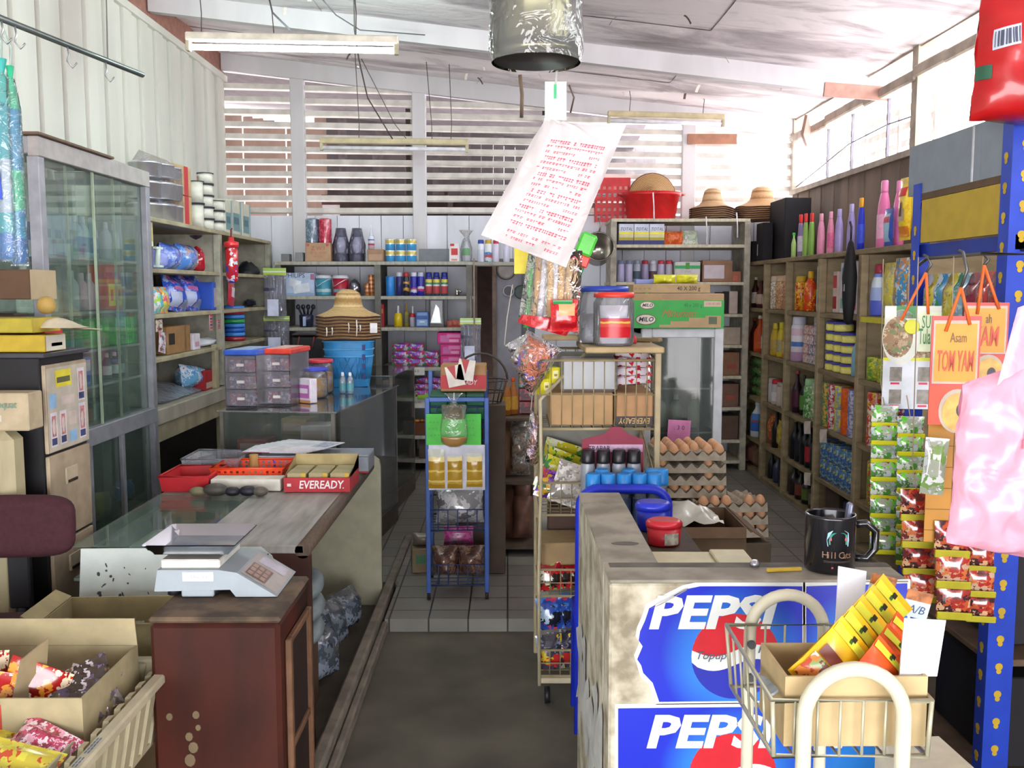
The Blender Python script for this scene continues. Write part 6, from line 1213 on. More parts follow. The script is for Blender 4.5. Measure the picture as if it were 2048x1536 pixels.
for z,k in((.19,.96),(.235,.985),(.285,1.03)):
 b=MB();b.tube([((abs(cos(2*pi*i/40))**.5)*(1 if cos(2*pi*i/40)>0 else-1)*W2*k,(abs(sin(2*pi*i/40))**.5)*(1 if sin(2*pi*i/40)>0 else-1)*D2*k,z)for i in range(40)],.006,6,closed=True);b.build('rim',mat('#58a8dc',.4),t)
b=MB();
for i in range(4):b.box(W2*.6,-D2*.99-.002,.05+.06*i,W2*.72,-D2*.9,.085+.06*i,0)
b.build('corner_slot',mat('#1a2a70',.5),t)
sh1=straw('#cdb083','#97733f');me=hat_mesh(.2,9).mesh('straw_hat',[sh1,mat('#4a2a24',.8)])
for k in range(8):
 o=link('straw_hat',me,None,(cx-.02,6.0,zs+.302+k*.0195),0);tag(o,'straw hat on the blue basket, %s'%(['bottom of the pile','second from bottom','third from bottom','fourth from bottom','fourth from top','third from top','second from top','topmost of the pile'][k]),'hat','straw hats on the blue basket')
for i,px in enumerate((697,713,720,653,664)):
 p,q=at(px,[646,640,650,655,655][i],5.77),at(px,[665,672,662,672,670][i],5.77);tag(MB().tube([p,(p+q)/2+Vector((.004,-.006,0)),q],.004,5).build('white_string',mat('#e0dcd8',.6)),'white tie string on the hat pile, %s'%['left of the middle','middle long one','right of the middle','far left','second from left'][i],'string')
p=at(747,656,5.76);tag(MB().box(-.022,0,-.03,.022,.002,.03,0).build('price_tag',mat('#e4e2e8',.5),None,(p.x,5.765,p.z)),'white price tag hanging from the hat pile','tag')
a,b_=at(580,720,6.35),at(648,720,6.35);t=thing('black_bag','black shopping bag with red handles behind the jars','bag',((a.x+b_.x)/2,6.36,1.0));b=MB();b.box(-.115,0,0,.115,.12,.245,0,.02);b.build('body',mat('#0c0b12',.5),t)
MB().box(-.1,.0,.245,.1,.1,.26,0,.005).build('top_flap',mat('#2a1c22',.6),t)
for x in(-.05,.05):MB().tube([(x,-.004,.24),(x-.006,-.012,.20),(x-.012,-.008,.16)],.004,6).build('handle',mat('#8a3028',.5),t)
blu=mat('#3558a0',.45,var=.1);blu2=mat('#1f34c8',.4,var=.08)
YK=4.48;a,b_=at(858,1190,YK),at(974,1190,YK);kx0,kx1=a.x,b_.x;kz=at(915,795,YK).z;KD=.34
t=thing('wire_rack','narrow blue metal rack standing in the middle of the aisle','rack',((kx0+kx1)/2,YK,.06),2);kw=(kx1-kx0)/2;H=kz-.06
for x in(-kw,kw):
 for y in(0,KD):
  p=MB().box(x-.011,y-.011,.03,x+.011,y+.011,H+(.1 if y else 0),0,.003).build('post',blu,t)
  MB().cyl((x-.008,y,.02),(x+.008,y,.02),.019,n=12).build('castor',mat('#1a1a22',.5),p)
MB().box(-kw,-.006,H-.02,kw,.006,H,0,.002).build('top_bar',blu,t)
for z in(.07,.34,.62,.84):
 b=MB();b.tube([(-kw,0,z),(kw,0,z),(kw,KD,z),(-kw,KD,z)],.006,6,closed=True)
 b.tube([(-kw,0,z+.1),(kw,0,z+.1),(kw,KD,z+.1),(-kw,KD,z+.1)],.004,6,closed=True)
 for i in range(1,6):
  x=-kw+2*kw*i/6;b.tube([(x,0,z+.1),(x,0,z),(x,KD,z),(x,KD,z+.1)],.0025,5)
 for i in range(1,6):y=KD*i/6;b.tube([(-kw,y,z+.1),(-kw,y,z),(kw,y,z),(kw,y,z+.1)],.0025,5)
 b.build('basket',mat('#3a4a78',.45,metal=.3),t)
KM=Matrix.Translation(((kx0+kx1)/2,YK,.06))@RZ(2)
def kl(x,y,z):v=KM@Vector((x,y,z));return(v.x,v.y,v.z)
for i in range(2):pouch('brown sack of goods in the lowest basket, %s'%['left','right'][i],kl(-kw*.45+kw*.9*i,.12,.082),kw*.95,.15,.2,spots('#5a4038',['#7a5a4a','#453028','#8a6a5a'],20,.25,coat=.5),2,0,0,i,crimp=0)
pouch('silver grey plastic bag in the middle basket',kl(.01,.10,.352),kw*1.7,.19,.22,spots('#8e8c8e',['#b4b2b4','#6a686c','#c8c6c8'],10,.2,coat=.8),2,-10,0,12,crimp=0)
pouch('magenta printed packet behind the lower sacks',kl(.0,.28,.19),kw*1.1,.1,.06,spots('#a03a78',['#c85a98','#7a7a80'],30,.3),2,0,0,7);carton('grey carton at the back of the middle basket',kl(0,.22,.632),kw*1.5,.1,.12,2,'#7a7468')
for r in range(2):
 for i in range(3):
  carton('dark green box on the blue rack, %s of the %s row'%(['left','middle','right'][i],['lower','upper'][r]),kl(-kw*.62+i*kw*.62,.02,.852+.062*r+.02),kw*.6,.24,.06,2,'#12563f',[(0,.86,1,.94,'#0b3a2a')],group='dark green boxes on the blue rack',side=[('r',0,0,1,1,'#b09060')])
Yc=YK-.05;q=[at(852,828,Yc),at(962,828,Yc),at(970,977,Yc),at(858,980,Yc)]
t=thing('product_card','green and white product card with three gold packets on the blue rack','card',((q[0].x+q[1].x)/2,Yc,q[3].z));ox,oz=t.location.x,t.location.z
def cq(px,py,y):p=at(px,py,Yc);return(p.x-ox,y,p.z-oz)
b=MB();b.box(q[3].x-ox,0,0,q[2].x-ox,.004,at(900,890,Yc).z-oz,0);b.box(q[0].x-ox,0,at(900,890,Yc).z-oz,q[1].x-ox,.004,q[0].z-oz,1)
for i,(x,y)in enumerate(((868,845),(940,843),(866,858),(940,858),(870,871),(942,872))):b.text('* * *' if i%2 else '= = =',.02,cq(x,y,0)[0],-.001,cq(x,y,0)[2],2)
b.build('backing',[mat('#c6c6d2',.5),mat('#2fae1e',.45),mat('#1c7a1c',.5)],t)
gold=bands([(0,'#a8842a'),(.2,'#c8a040'),(.25,'#e0c878'),(.3,'#b08c30'),(.5,'#d8bc60'),(.55,'#a8842a'),(.75,'#e4d49a'),(.85,'#c0c4b8')],hi=.2,r=.2,wob=.02)
for i,(x0,x1,y0,y1)in enumerate(((857,890,898,976),(895,925,910,976),(933,965,905,973))):
 p,r=cq(x0,y1,0),cq(x1,y0,0);w_=r[0]-p[0];b=MB();b.M=T((p[0]+r[0])/2,-.010,p[2]);pouch_mesh(w_,r[2]-p[2],.03,i,6,8,.15,.03,0,b);b.build('gold_packet',gold,t)
p=at(908,895,Yc-.05);H_=at(908,800,Yc-.05).z-p.z;t=thing('oil_bag','tied clear bag with golden oil hanging before the green card','bag',p);R=.065
MB().lathe([(.02,.0),(R*.9,.02),(R,.08),(R*.85,.15),(R*.9,.2),(R*.8,H_*.6),(R*.35,H_*.86),(.012,H_*.97),(R*.5,H_*1.1),(R*.7,H_*1.14)],16,0,sy=.35,cap=False).build('clear_bag',clear('e8ece4',.06,.05,.6,.5,20),t)
MB().lathe([(.018,.003),(R*.86,.022),(R*.95,.045),(R*.9,.05)],16,0,sy=.32).build('oil',mat('#a8781c',.2,coat=.8),t)
MB().tube([(0,0,H_),(0,.03,H_+.03)],.003,5).build('string',mat('#c8c8c8',.5),t)
p=at(930,775,4.75);c_=carton('brown and red battery carton on top of the blue rack',kl(.03,.10,.97+.028),.22,.16,.13,0,'#a07a52',[(0,.1,1,.62,'#b01c28')],[('EVEREADY',.032,.5,.34,'#d8c8c8',{'shear':.15,'bold':.015,'sx':.85})])
for i,(px,py,a_)in enumerate(((910,752,-12),(932,740,8))):
 p=at(px,py,4.52);b=MB();b.M=RY(a_);b.box(-.04,0,-.05,.04,.002,.05,0);b.add([(-.03,-.001,.05),(0,-.001,-.02),(.01,-.001,.05)],[(0,1,2)],1)
 tag(b.build('price_card',[mat('#d8d2c8',.6),mat('#a83038',.5)],None,p),'white price card with a red mark, %s of two on the rack top'%['left','right'][i],'card')
p=at(950,790,4.95);t=thing('wire_basket','dark wire basket with a round handle behind the battery carton','basket',(p.x+.03,4.98,at(950,805,4.98).z));wm=mat('#4a463e',.5,metal=.4);b=MB()
for z,k in((0,.75),(.06,.87),(.12,1)):b.tube([(.14*k*cos(2*pi*i/24),.11*k*sin(2*pi*i/24),z)for i in range(24)],.004,6,closed=True)
for i in range(20):a_=2*pi*i/20;b.tube([(.105*cos(a_),.083*sin(a_),0),(.14*cos(a_),.11*sin(a_),.12)],.0025,5)
b.build('bowl',wm,t);b=MB();b.tube([(-.14,0,.12)]+[(-.14*cos(pi*i/12),0,.12+.14*sin(pi*i/12))for i in range(13)],.006,8);b.build('handle',wm,t)
carton('plain stand carton under the wire basket behind the rack',(p.x+.03,4.88,.062),.26,.2,max(.1,at(950,805,4.98).z-.066),0,'#4f4034')
t=thing('low_shelf','low dark wooden shelf behind the blue rack','shelf',(.0,5.25,.06));X0,X1=at(975,900,5.3).x,at(1078,900,5.3).x
for z in(.05,.42,.78):MB().box(X0,0,z-.02,X1,1.3,z,0,.003).build('shelf_board',mat('#5a4a3e',.7,var=.2),t)
for x in(X0+.015,X1-.015):
 for y in(.015,1.28):MB().box(x-.015,y-.015,0,x+.015,y+.015,.78,0).build('post',mat('#4a3c34',.7),t)
ZC=[.112,.482,.842];xc=(X0+X1)/2
for i,(dx,z,w1,h1,mm,d)in enumerate(((-.07,0,.15,.3,'#6a4a3a','brown paper sack'),(.07,0,.14,.26,'#7a5648','reddish brown paper sack'),(-.08,1,.14,.27,'#8a6a52','tan paper sack'),(.05,1,.15,.3,spots('#8a8078',['#b0a8a0','#6a5f58','#a08a78'],18,.2,coat=.6),'grey clear wrapped sack'))):
 for k in range(3):pouch('%s on the low shelf, %s'%(d,['front','middle','rear'][k]),(xc+dx*.8,5.42+.38*k,ZC[z]),w1*.8,h1*.95,.17,mm if not isinstance(mm,str)else mat(mm,.5,var=.2),0,0,0,i+k,crimp=0,group='sacks on the low shelf')
for i in range(2):bottle('orange capped sauce bottle on the low shelf, %s'%['left','right'][i],(at(1012+14*i,800,5.4).x,5.36+.03*i,ZC[2]),.21,.028,'#a8682a','#d8481c','#c89a3a','tall',0)
rn=[spots('#3a3a44',['#3fa04a','#c84a3a','#8a8ab0'],24,.3),spots('#7a2a34',['#a83a48','#4a1a24'],24,.3),spots('#2f6a3a',['#5ac05a','#d86a4a','#3a3a4a'],20,.3)]
for r in range(4):carton('%s printed box in the pile on the low shelf'%['maroon bottom','dark red','green striped','top green and orange'][r],(at(1060,850,5.42).x,5.40,ZC[2]+.075*r),.13,.2,.07,0,[rn[1],rn[1],rn[0],rn[2]][r])
carton('small carton with green print on the floor left of the blue rack',(at(843,1110,4.9).x,4.9,.06),.1,.16,.13,8,'#7a6a50',[(.2,.4,.7,.75,'#3a6a4a')]);pouch('crumpled paper on the small floor carton',(at(845,1080,4.9).x,4.96,.192),.12,.07,.08,'#6a6054',0,0,0,4,crimp=0)
def zcl(x):return zc(x)-.02
p=at(1072,122,2.75);R=.128;t=thing('cooking_pot','brass coloured steel pot hanging in clear plastic under the ceiling','pot',(p.x,2.75,p.z));mt=mat('#6f6c52',.22,metal=.9,var=.2,sc=6)
MB().lathe([(R*.92,0),(R,.012),(R*.99,.03),(R*.90,.034),(R*.90,.045),(R*.88,.19),(R*.92,.2),(R*.9,.2),(R*.85,.05),(.001,.04)],32,0).build('body',mt,t)
MB().lathe([(.001,-.002),(R*.93,-.001),(R*.93,.001)],32,0,cap=False).build('base_plate',mat('#201c18',.5),t)
s=MB();s.lathe([(R*.98,-.006),(R*1.05,.03),(R*1.02,.12),(R*1.06,.22),(R*.8,.30),(R*.2,.36),(.02,.40)],26,0,cap=False);s.build('plastic_bag',clear('e4ece8',.13,.05,1.2,.8,14),t)
MB().tube([(0,0,.4),(0,0,zcl(p.x)-p.z)],.004,6).build('string',mat('#d0d0d0',.5),t)
Yb=2.98;c4=[at(1088,236,Yb),at(1252,250,Yb),at(1132,535,Yb),at(962,470,Yb)]
t=thing('carrier_bags','hanging bundle of white plastic bags with red print','bag',c4[0]);o0=Vector(c4[0])
def bl_(u,v,off=0.,sg=-1):
 a=c4[0].lerp(c4[1],u);b=c4[3].lerp(c4[2],u);p=a.lerp(b,v)
 pinch=(1-min(1,v/.16))**1.5;ctr=at(1112,238,Yb);p=p.lerp(Vector((ctr.x+(u-.5)*.07,p.y,p.z)),pinch*.8 if u<.75 else pinch*.8*(1-u)/.25)
 th=.035*max(0,sin(pi*u))**.5*max(0,sin(pi*min(1,v*1.02)))**.5
 n=.012*noise.noise(Vector((u*4,v*5,sg)))+.006*noise.noise(Vector((u*11,v*9,sg)))
 return Vector((p.x-o0.x,sg*(th+n+off),p.z-o0.z))
s=MB();s.grid(lambda u,v:bl_(u,v),28,32,0);s.grid(lambda u,v:bl_(1-u,v,0,1),28,32,0)
m,nt,bs=nodes('white_plastic');bs.inputs['Base Color'].default_value=(*rgb('#e2dede'),1);bs.inputs['Roughness'].default_value=.22;bs.inputs['Coat Weight'].default_value=.6
N=nt.nodes;L=nt.links;tc=N.new('ShaderNodeTexCoord');nz=N.new('ShaderNodeTexNoise');nz.inputs['Scale'].default_value=9;nz.inputs['Distortion'].default_value=1.5;L.new(tc.outputs['Object'],nz.inputs[0])
bp=N.new('ShaderNodeBump');bp.inputs['Strength'].default_value=.5;bp.inputs['Distance'].default_value=.03;L.new(nz.outputs['Fac'],bp.inputs['Height']);L.new(bp.outputs[0],bs.inputs['Normal'])
tl=N.new('ShaderNodeBsdfTranslucent');tl.inputs[0].default_value=(.85,.8,.82,1);mx=N.new('ShaderNodeMixShader');mx.inputs[0].default_value=.3;L.new(bs.outputs[0],mx.inputs[1]);L.new(tl.outputs[0],mx.inputs[2]);L.new(mx.outputs[0],N['Material Output'].inputs[0])
s.build('bag_stack',m,t);wp_m=m
b=MB();rr=random.Random(8)
for row in range(18):
 v=.17+row*.043+(.03 if row>15 else 0);u0=.2+.06*rr.random()
 k=0;u=u0
 while u<.86:
  du=rr.choice((.016,.022,.03));dv=.016 if row%3 else .024
  if rr.random()<.86 and not(row%3==2 and .55<u<.68):
   q=[bl_(u,v,.0018),bl_(u+du,v,.0018),bl_(u+du,v+dv*.35,.0018),bl_(u,v+dv*.35,.0018)];b.poly(q)
   if rr.random()<.7:b.poly([bl_(u,v+dv*.6,.0018),bl_(u+du*rr.uniform(.5,1),v+dv*.6,.0018),bl_(u+du*.8,v+dv,.0018),bl_(u,v+dv,.0018)])
   if rr.random()<.6:b.poly([bl_(u+du*.4,v-dv*.1,.002),bl_(u+du*.62,v-dv*.1,.002),bl_(u+du*.62,v+dv,.002),bl_(u+du*.4,v+dv,.002)])
  u+=du+.009
b.build('red_print',mat('#d8566a',.5,var=.15,sc=20),t)
a,c_=at(1090,163,Yb),at(1133,163,Yb);e_=at(1092,240,Yb)
s=MB();s.grid(lambda u,v:(a.x+(c_.x-a.x)*u-o0.x,-.008*sin(3*v)*(u-.5),a.z+(e_.z-a.z)*v-o0.z),4,8);s.build('hanging_tab',mat('#d8ece4',.35,var=.05),t)
p=at(1110,185,Yb);b=MB();b.box(-.004+p.x-o0.x,-.012,-.02+p.z-o0.z,.004+p.x-o0.x,-.01,.022+p.z-o0.z);b.build('green_mark',mat('#3fb878',.5),t)
b=MB();b.tube([((a.x+c_.x)/2-o0.x,.0,a.z-o0.z-.01),((a.x+c_.x)/2-o0.x+.01,.03,zcl(a.x)-o0.z)],.004,6);b.build('string',mat('#c8c8c8',.5),t)
Yh=3.4
def W(px,py,Y=Yh):return at(px,py,Y)
t=thing('brush_bag','clear bag of wooden handled brushes with a red hem, hanging','bag',W(1095,660));o1=Vector(t.location)
def Lq(px,py,dy=0):p=at(px,py,Yh+dy)-o1;return(p.x,p.y,p.z)
hand=[(1062,525,1052,655,'#3fa04a',.010),(1078,515,1066,650,'#b88a52',.012),(1088,520,1078,655,'#c8c8d4',.012),(1100,520,1098,650,'#c9a46a',.012),(1112,520,1108,640,'#d4d4dc',.009),(1124,510,1118,650,'#d0a868',.014),(1140,520,1130,640,'#c9a878',.013),(1152,520,1145,640,'#d8b888',.013),(1132,540,1142,600,'#e8e4e4',.006)]
for i,(x0,y0,x1,y1,cc,r)in enumerate(hand):
 b=MB();b.tube([Lq(x0,y0,.0+.012*(i%3)),Lq((x0+x1)/2+1,(y0+y1)/2,-.005),Lq(x1,y1,.0+.01*(i%2))],[r,r*.9,r*1.15],8);b.build('brush_handle',mat(cc,.45,var=.12),t)
s=MB();cs=[(1058,500),(1165,500),(1158,668),(1036,640)]
def bb_(u,v,sg):
 p=Vector(Lq(*cs[0])).lerp(Vector(Lq(*cs[1])),u).lerp(Vector(Lq(*cs[3])).lerp(Vector(Lq(*cs[2])),u),v);p.y+=sg*.05*max(0,sin(pi*u))**.6+.012*noise.noise(Vector((u*5,v*5,sg)));return p
s.grid(lambda u,v:bb_(u,v,-1),16,16);s.grid(lambda u,v:bb_(1-u,v,1),16,16);s.build('clear_bag',clear('f0ece8',.10,.05,1.1,.8,22),t)
s=MB();cs2=[(1038,628),(1156,640),(1132,672),(1035,645)]
def rb2(u,v):
 p=Vector(Lq(*cs2[0])).lerp(Vector(Lq(*cs2[1])),u).lerp(Vector(Lq(*cs2[3])).lerp(Vector(Lq(*cs2[2])),u),v);p.y-=.062*max(0,sin(pi*u))**.6-.006*noise.noise(Vector((u*7,v*4,3)));return p
s.grid(rb2,14,4);s.grid(lambda u,v:rb2(1-u,v)+Vector((0,.004,0)),14,4);s.build('red_hem',spots('#b8121c',['#c8202a','#d84a50','#a00c18'],50,.25,coat=.6),t)
b=MB();b.tube([Lq(1110,500),Lq(1112,470,.05),(.0+Lq(1112,470)[0],.05,zcl(o1.x)-o1.z)],.004,6);b.build('string',mat('#b8b4a8',.6),t)
q=[at(1100,600,3.3),at(1156,602,3.3)];w_=q[1].x-q[0].x
pk=pouch('red packet with a beige window hanging right of the brushes',((q[0].x+q[1].x)/2,3.3,at(1128,664,3.3).z),w_,q[0].z-at(1128,664,3.3).z,.03,spots('#c0141e',['#d83038','#a81018'],30,.25,coat=.6),0,0,0,3,extra=[(.3,.5,.9,.88,'#d8a878'),(.1,.86,.8,.98,'#2f8a4a'),(.35,.12,.95,.3,'#a01018')])
for d,px0,px1,py0,py1,col,Y,nm in(('yellow card hanging behind the white carrier bags',1028,1060,496,548,'#d8c83a',3.45,'yellow_card'),):
 p,q_=at(px0,py1,Y),at(px1,py0,Y);tag(MB().box(0,0,0,q_.x-p.x,.006,q_.z-p.z,0,.002).build(nm,mat(col,.5),None,p),d,'card')
t=thing('green_brush','lime green plastic handle with a red band sticking out behind the bags','brush',at(1160,520,3.42));b=MB();b.M=RY(22);b.box(-.03,-.012,.02,.03,.012,.10,0,.008);b.build('handle',mat('#58d048',.35),t);b=MB();b.M=RY(22);b.box(-.032,-.014,-.02,.032,.014,.02,0,.004);b.build('band',mat('#d8382c',.35),t);b=MB();b.M=RY(22);b.box(-.025,-.012,-.07,.025,.012,-.02,0,.004);b.build('neck',mat('#2a7a44',.4),t)
def candybag(d,cs,Y,th,m,seed,film=True):
 o2=at((cs[0][0]+cs[2][0])/2,(cs[0][1]+cs[2][1])/2,Y);t=thing('sweets_bag',d,'bag',o2)
 def fn(u,v,sg,k=1.):
  P=[at(x,y,Y)-o2 for x,y in cs];p=P[0].lerp(P[1],u).lerp(P[3].lerp(P[2],u),v);p*=k;p.y+=sg*th*max(0,sin(pi*u))**.6*max(0,sin(pi*v))**.5*k+.012*noise.noise(Vector((u*5+seed,v*5,sg)));return p
 s=MB();s.grid(lambda u,v:fn(u,v,-1,.90),12,14);s.grid(lambda u,v:fn(1-u,v,1,.90),12,14);s.build('sweets',m,t)
 s=MB();s.grid(lambda u,v:fn(u,v,-1,1.04),12,14);s.grid(lambda u,v:fn(1-u,v,1,1.04),12,14);s.build('clear_bag',clear('f0eef4',.08,.05,1.1,.8,25),t);q0=fn(0,0,-1,1.04);MB().tube([q0,q0+Vector((.01,0,.1)),q0+Vector((.03,.0,.22))],.002,5).build('string',mat('#b8b4a8',.6),t);return t
cm_=spots('#b85a22',['#4a2c9c','#c8682a','#e0d0d8','#8a3a1a','#a84a1a'],30,.18,coat=.8)
candybag('large clear bag of orange and purple sweets hanging under the brushes',[(1055,662),(1122,700),(1062,795),(1022,720)],3.45,.045,cm_,1)
candybag('clear bag corner above the orange and purple sweets',[(1010,690),(1060,664),(1070,690),(1030,715)],3.47,.02,clear('d8d8dc',.3,.06,1.1,.8,20),5)
candybag('narrow clear bag of purple and orange sweets low beside the wire rack',[(1062,822),(1084,840),(1078,930),(1042,925)],3.6,.04,spots('#8a5a4a',['#5a3f90','#b0603a','#c8b0b8'],42,.2,coat=.8),2)
for i,(pts,r,cc,d)in enumerate((([(530,0,6.0),(545,25,5.9),(580,60,5.8)],.006,'#5a5a60','short grey cable dropping behind the lit tube'),([(630,-6,6.1),(672,30,6.2),(720,60,6.3),(850,70,6.5)],.004,'#6a6a70','thin grey cable sagging along the ceiling'),([(708,0,6.0),(709,60,6.0),(718,120,6.4),(735,195,7.2),(785,278,7.68)],.005,'#5a5654','grey cable running down to the unlit fitting'),([(1040,150,5.5),(1044,190,5.5),(1043,235,5.55)],.012,'#7a6a58','twisted brown pull cord hanging behind the pot'),([(1138,170,5.2),(1148,195,5.2),(1141,225,5.25)],.005,'#6a5a50','short brown wire hanging right of the white tab'),([(1385,0,5.66),(1378,12,5.66),(1358,14,5.66),(1342,8,5.66),(1338,0,5.66)],.006,'#7a7078','loop of wire under the ceiling'))):
 P=[at(x,y,Y)for x,y,Y in pts];P[0]=Vector((P[0].x,P[0].y,max(P[0].z,zcl(P[0].x)-.0)))if i in(0,1,2,5)else P[0]
 dropwire(d,P,r,cc)
b=MB().tube([at(1042,140,5.5),Vector((at(1042,150,5.5).x,5.5,zcl(0)))],.004,5);tag(b.build('cord',mat('#6a5a50',.6)),'thin cord holding the brown pull cord','cord')
A,B=at(-40,20,2.7),at(285,150,3.45);t=thing('hanging_rod','thin steel rod with hooks hanging at the upper left','rod',A);b=MB();b.cyl((0,0,0),tuple(B-A),.0095,n=10);b.build('rod',mat('#6f7a78',.3,metal=.7),t)
for f in(.1,.17,.47,.72,.96):
 p=(B-A)*f
 if f!=.96:MB().tube([p+Vector((0,0,.008)),p+Vector((.006,0,-.03)),p+Vector((0,0,-.05)),p+Vector((.016,0,-.07)),p+Vector((.03,0,-.055))],.003,5).build('hook',mat('#9aa0a0',.3,metal=.8),t)
for f in(.05,.74):
 p=(B-A)*f;MB().tube([p,Vector((p.x+.01,p.y,(zcl(A.x+p.x)-A.z)*.5)),Vector((p.x-.01,p.y,zcl(A.x+p.x)-A.z))],.0025,5).build('suspension_wire',mat('#7a7a78',.5),t)
for i,(px0,px1,pyb,R,c1,c2,d)in enumerate(((28,22,520,.034,'#2f9aa8','#4ab8b0','teal rolled mat in a clear sleeve hanging from the rod, left one'),(42,40,528,.022,'#2a8ab8','#3ab88a','blue green rolled mat in a clear sleeve hanging from the rod, right one'))):
 p,q_=at(px0,118+14*i,2.82),at(px1,pyb,2.82);t=thing('rolled_mat',d,'mat',q_);H_=p.z-q_.z
 s=MB();s.lathe([(R*.85,0),(R,.02),(R,H_*.5),(R*.95,H_*.78),(R*.5,H_*.9),(R*.25,H_*.93),(R*.5,H_)],16,0);s.build('roll',bands([(0,c1),(.02,'#2a6ab8'),(.16,c1),(.26 if i==0 else .3,'#a8b4c8' if i==0 else c2),(.52 if i==0 else .5,c1),(.8,c2)],hi=H_,r=.3,wob=.03),t)
 s=MB();s.lathe([(R*1.12,-.006),(R*1.15,H_*.4),(R*1.08,H_*.8),(R*.5,H_*.94)],16,0,cap=False);s.build('clear_sleeve',clear('d0f0f0',.1,.04,1.2,.8,25),t)
 if i==0:b=MB();b.M=RY(-2);b.box(-.008,-R*1.17,H_*.3,.010,-R*1.1,H_*.44);b.build('printed_mark',mat('#3a4fc0',.4),t)
 MB().tube([(0,0,H_*.97),(.006,0,H_+.05),(-.004,-.03,H_+.11)],.003,5).build('string',mat('#a8c0b8',.5),t)
YW=3.42;bei=mat('#9e9070',.5,var=.12);x0,x1=at(1080,1000,YW).x,at(1312,1000,YW).x;RWd=x1-x0;zt_=at(1230,706,YW).z;RD=.40
t=thing('wire_rack','beige wire display rack with sloping baskets beside the jars','rack',(x0,YW,0));b=MB()
for(x,y)in((0,RD),(RWd,RD),(RWd,0)):MB().box(x-.011,y-.011,.05,x+.011,y+.011,zt_,0,.003).build('post',bei,t)
MB().tube([(0,0,.08),(-.004,0,.5),(.004,0,.9),(0,0,at(1080,800,YW).z),(.02,.02,at(1085,795,YW).z+.01),(.17,.1,zt_-.01)],.007,6).build('front_post',mat('#aaa084',.5),t)
b=MB();b.box(.16,-.02,zt_,RWd+.02,RD+.03,zt_+.022,0,.004);b.box(.02,RD-.12,zt_+.03,.16,RD+.02,zt_+.05,0,.003);b.build('top_board',mat('#a08c66',.6,var=.2,sc=8),t)
for zz in(.06,):
 for(x,y)in((.03,.03),(RWd-.03,.03),(.03,RD-.03),(RWd-.03,RD-.03)):MB().cyl((x-.01,y,.032),(x+.01,y,.032),.031,n=12).build('castor',mat('#17161a',.5),t)
def basket(zb,hf,hb):
 b=MB()
 def loop(z0f,z0b,r):b.tube([(0,0,z0f),(RWd,0,z0f),(RWd,RD,z0b),(0,RD,z0b)],r,6,closed=True)
 loop(zb,zb,.005);loop(zb+hf,zb+hb,.005);loop(zb+hf*.5,zb+hb*.5,.0025)
 n=11
 for i in range(1,n):x=RWd*i/n;b.tube([(x,0,zb+hf),(x,0,zb),(x,RD,zb),(x,RD,zb+hb)],.0022,5)
 for i in range(1,7):y=RD*i/7;k=hf+(hb-hf)*i/7;b.tube([(0,y,zb+k),(0,y,zb),(RWd,y,zb),(RWd,y,zb+k)],.0022,5)
 b.build('basket',mat('#8f8262',.5,metal=.2),t)
z1=at(1190,858,YW).z;z2=at(1190,1030,YW).z;z3=at(1120,1192,YW).z;z4=at(1120,1352,YW).z
basket(z1,.25,.27);basket(z2,.12,.26);basket(z3,.1,.2);basket(z4,.1,.18)
MB().box(.0,0,z4-.03,RWd,.02,z4-.008,0,.003).build('bottom_rail',mat('#b0a68c',.5),t)
MB().box(.01,RD-.006,.1,RWd-.01,RD-.001,zt_-.02,0).build('rear_sheet',mat('#8a8880',.6,var=.1),t)
def wr(px,dy):return at(px,900,YW+dy).x
carton('kraft carton filling the left of the top wire basket',(wr(1160,.1),YW+.03,z1+.007),.23,.3,.12,0,'#a8875e')
c_=carton('battery carton with upside down black lettering in the wire basket',(wr(1268,.02),YW+.012,z1+.007),at(1306,800,YW).x-at(1232,800,YW).x,.3,at(1270,786,YW).z-z1-.01,0,'#a07a54',[(0,0,1,.30,'#241c1c')]);b=MB()
b.text('EVEREADY',.03,0,0,0,0,M=T(0,-.003,.021)@RX(90)@RZ(180),shear=.15,bold=.015,sx=.8);b.build('lettering',mat('#b09058',.5),c_)
b=MB().box(-.105,0,0,.105,.14,.125,0,.012);tag(b.build('plastic_bin',clear('b4b8bc',.5,.2,.5),None,(wr(1177,.06),YW+.05,z1+.1285)),'translucent white plastic bin standing on the kraft carton','bin')
for i in range(4):pouch('white and red packet, %s in the pile under the jars'%['bottom','second','third','top'][i],(wr(1264,.1),YW+.08,z1+.155+.032*i),.14,.1,.035,spots('#d4cdd4',['#c02030','#d8d4dc','#b01828'],12,.25,coat=.6),0,-70,4*(i-1),i,group='white and red packets in the top basket')
for i,(px,py,d)in enumerate(((1110,752,'upper'),(1092,775,'lower'))):
 p=at(px,py+16,3.5);carton('small bright yellow box at the left of the wire rack, %s one'%d,(p.x,3.5,p.z),.042,.05,.06,20,'#d8d020',[(.3,.3,.8,.8,'#e8e4b0'),(.4,.45,.7,.6,'#a08a3a')])
b=MB().tube([(0,0,0),(.12,0,.0)],.006,6);tag(b.build('red_peg',mat('#c03050',.4),None,(wr(1158,0),YW+.04,z1+.2)),'small red peg on the rim of the translucent bin','peg')if False else None
yl=spots('#c8c02a',['#d8d84a','#3a8a3a','#a82a2a','#e0e0c0'],16,.2,coat=.7);pu=spots('#5a2a8a',['#8a4ac0','#c03a3a','#3a6a2a','#e0b02a'],20,.18,coat=.8)
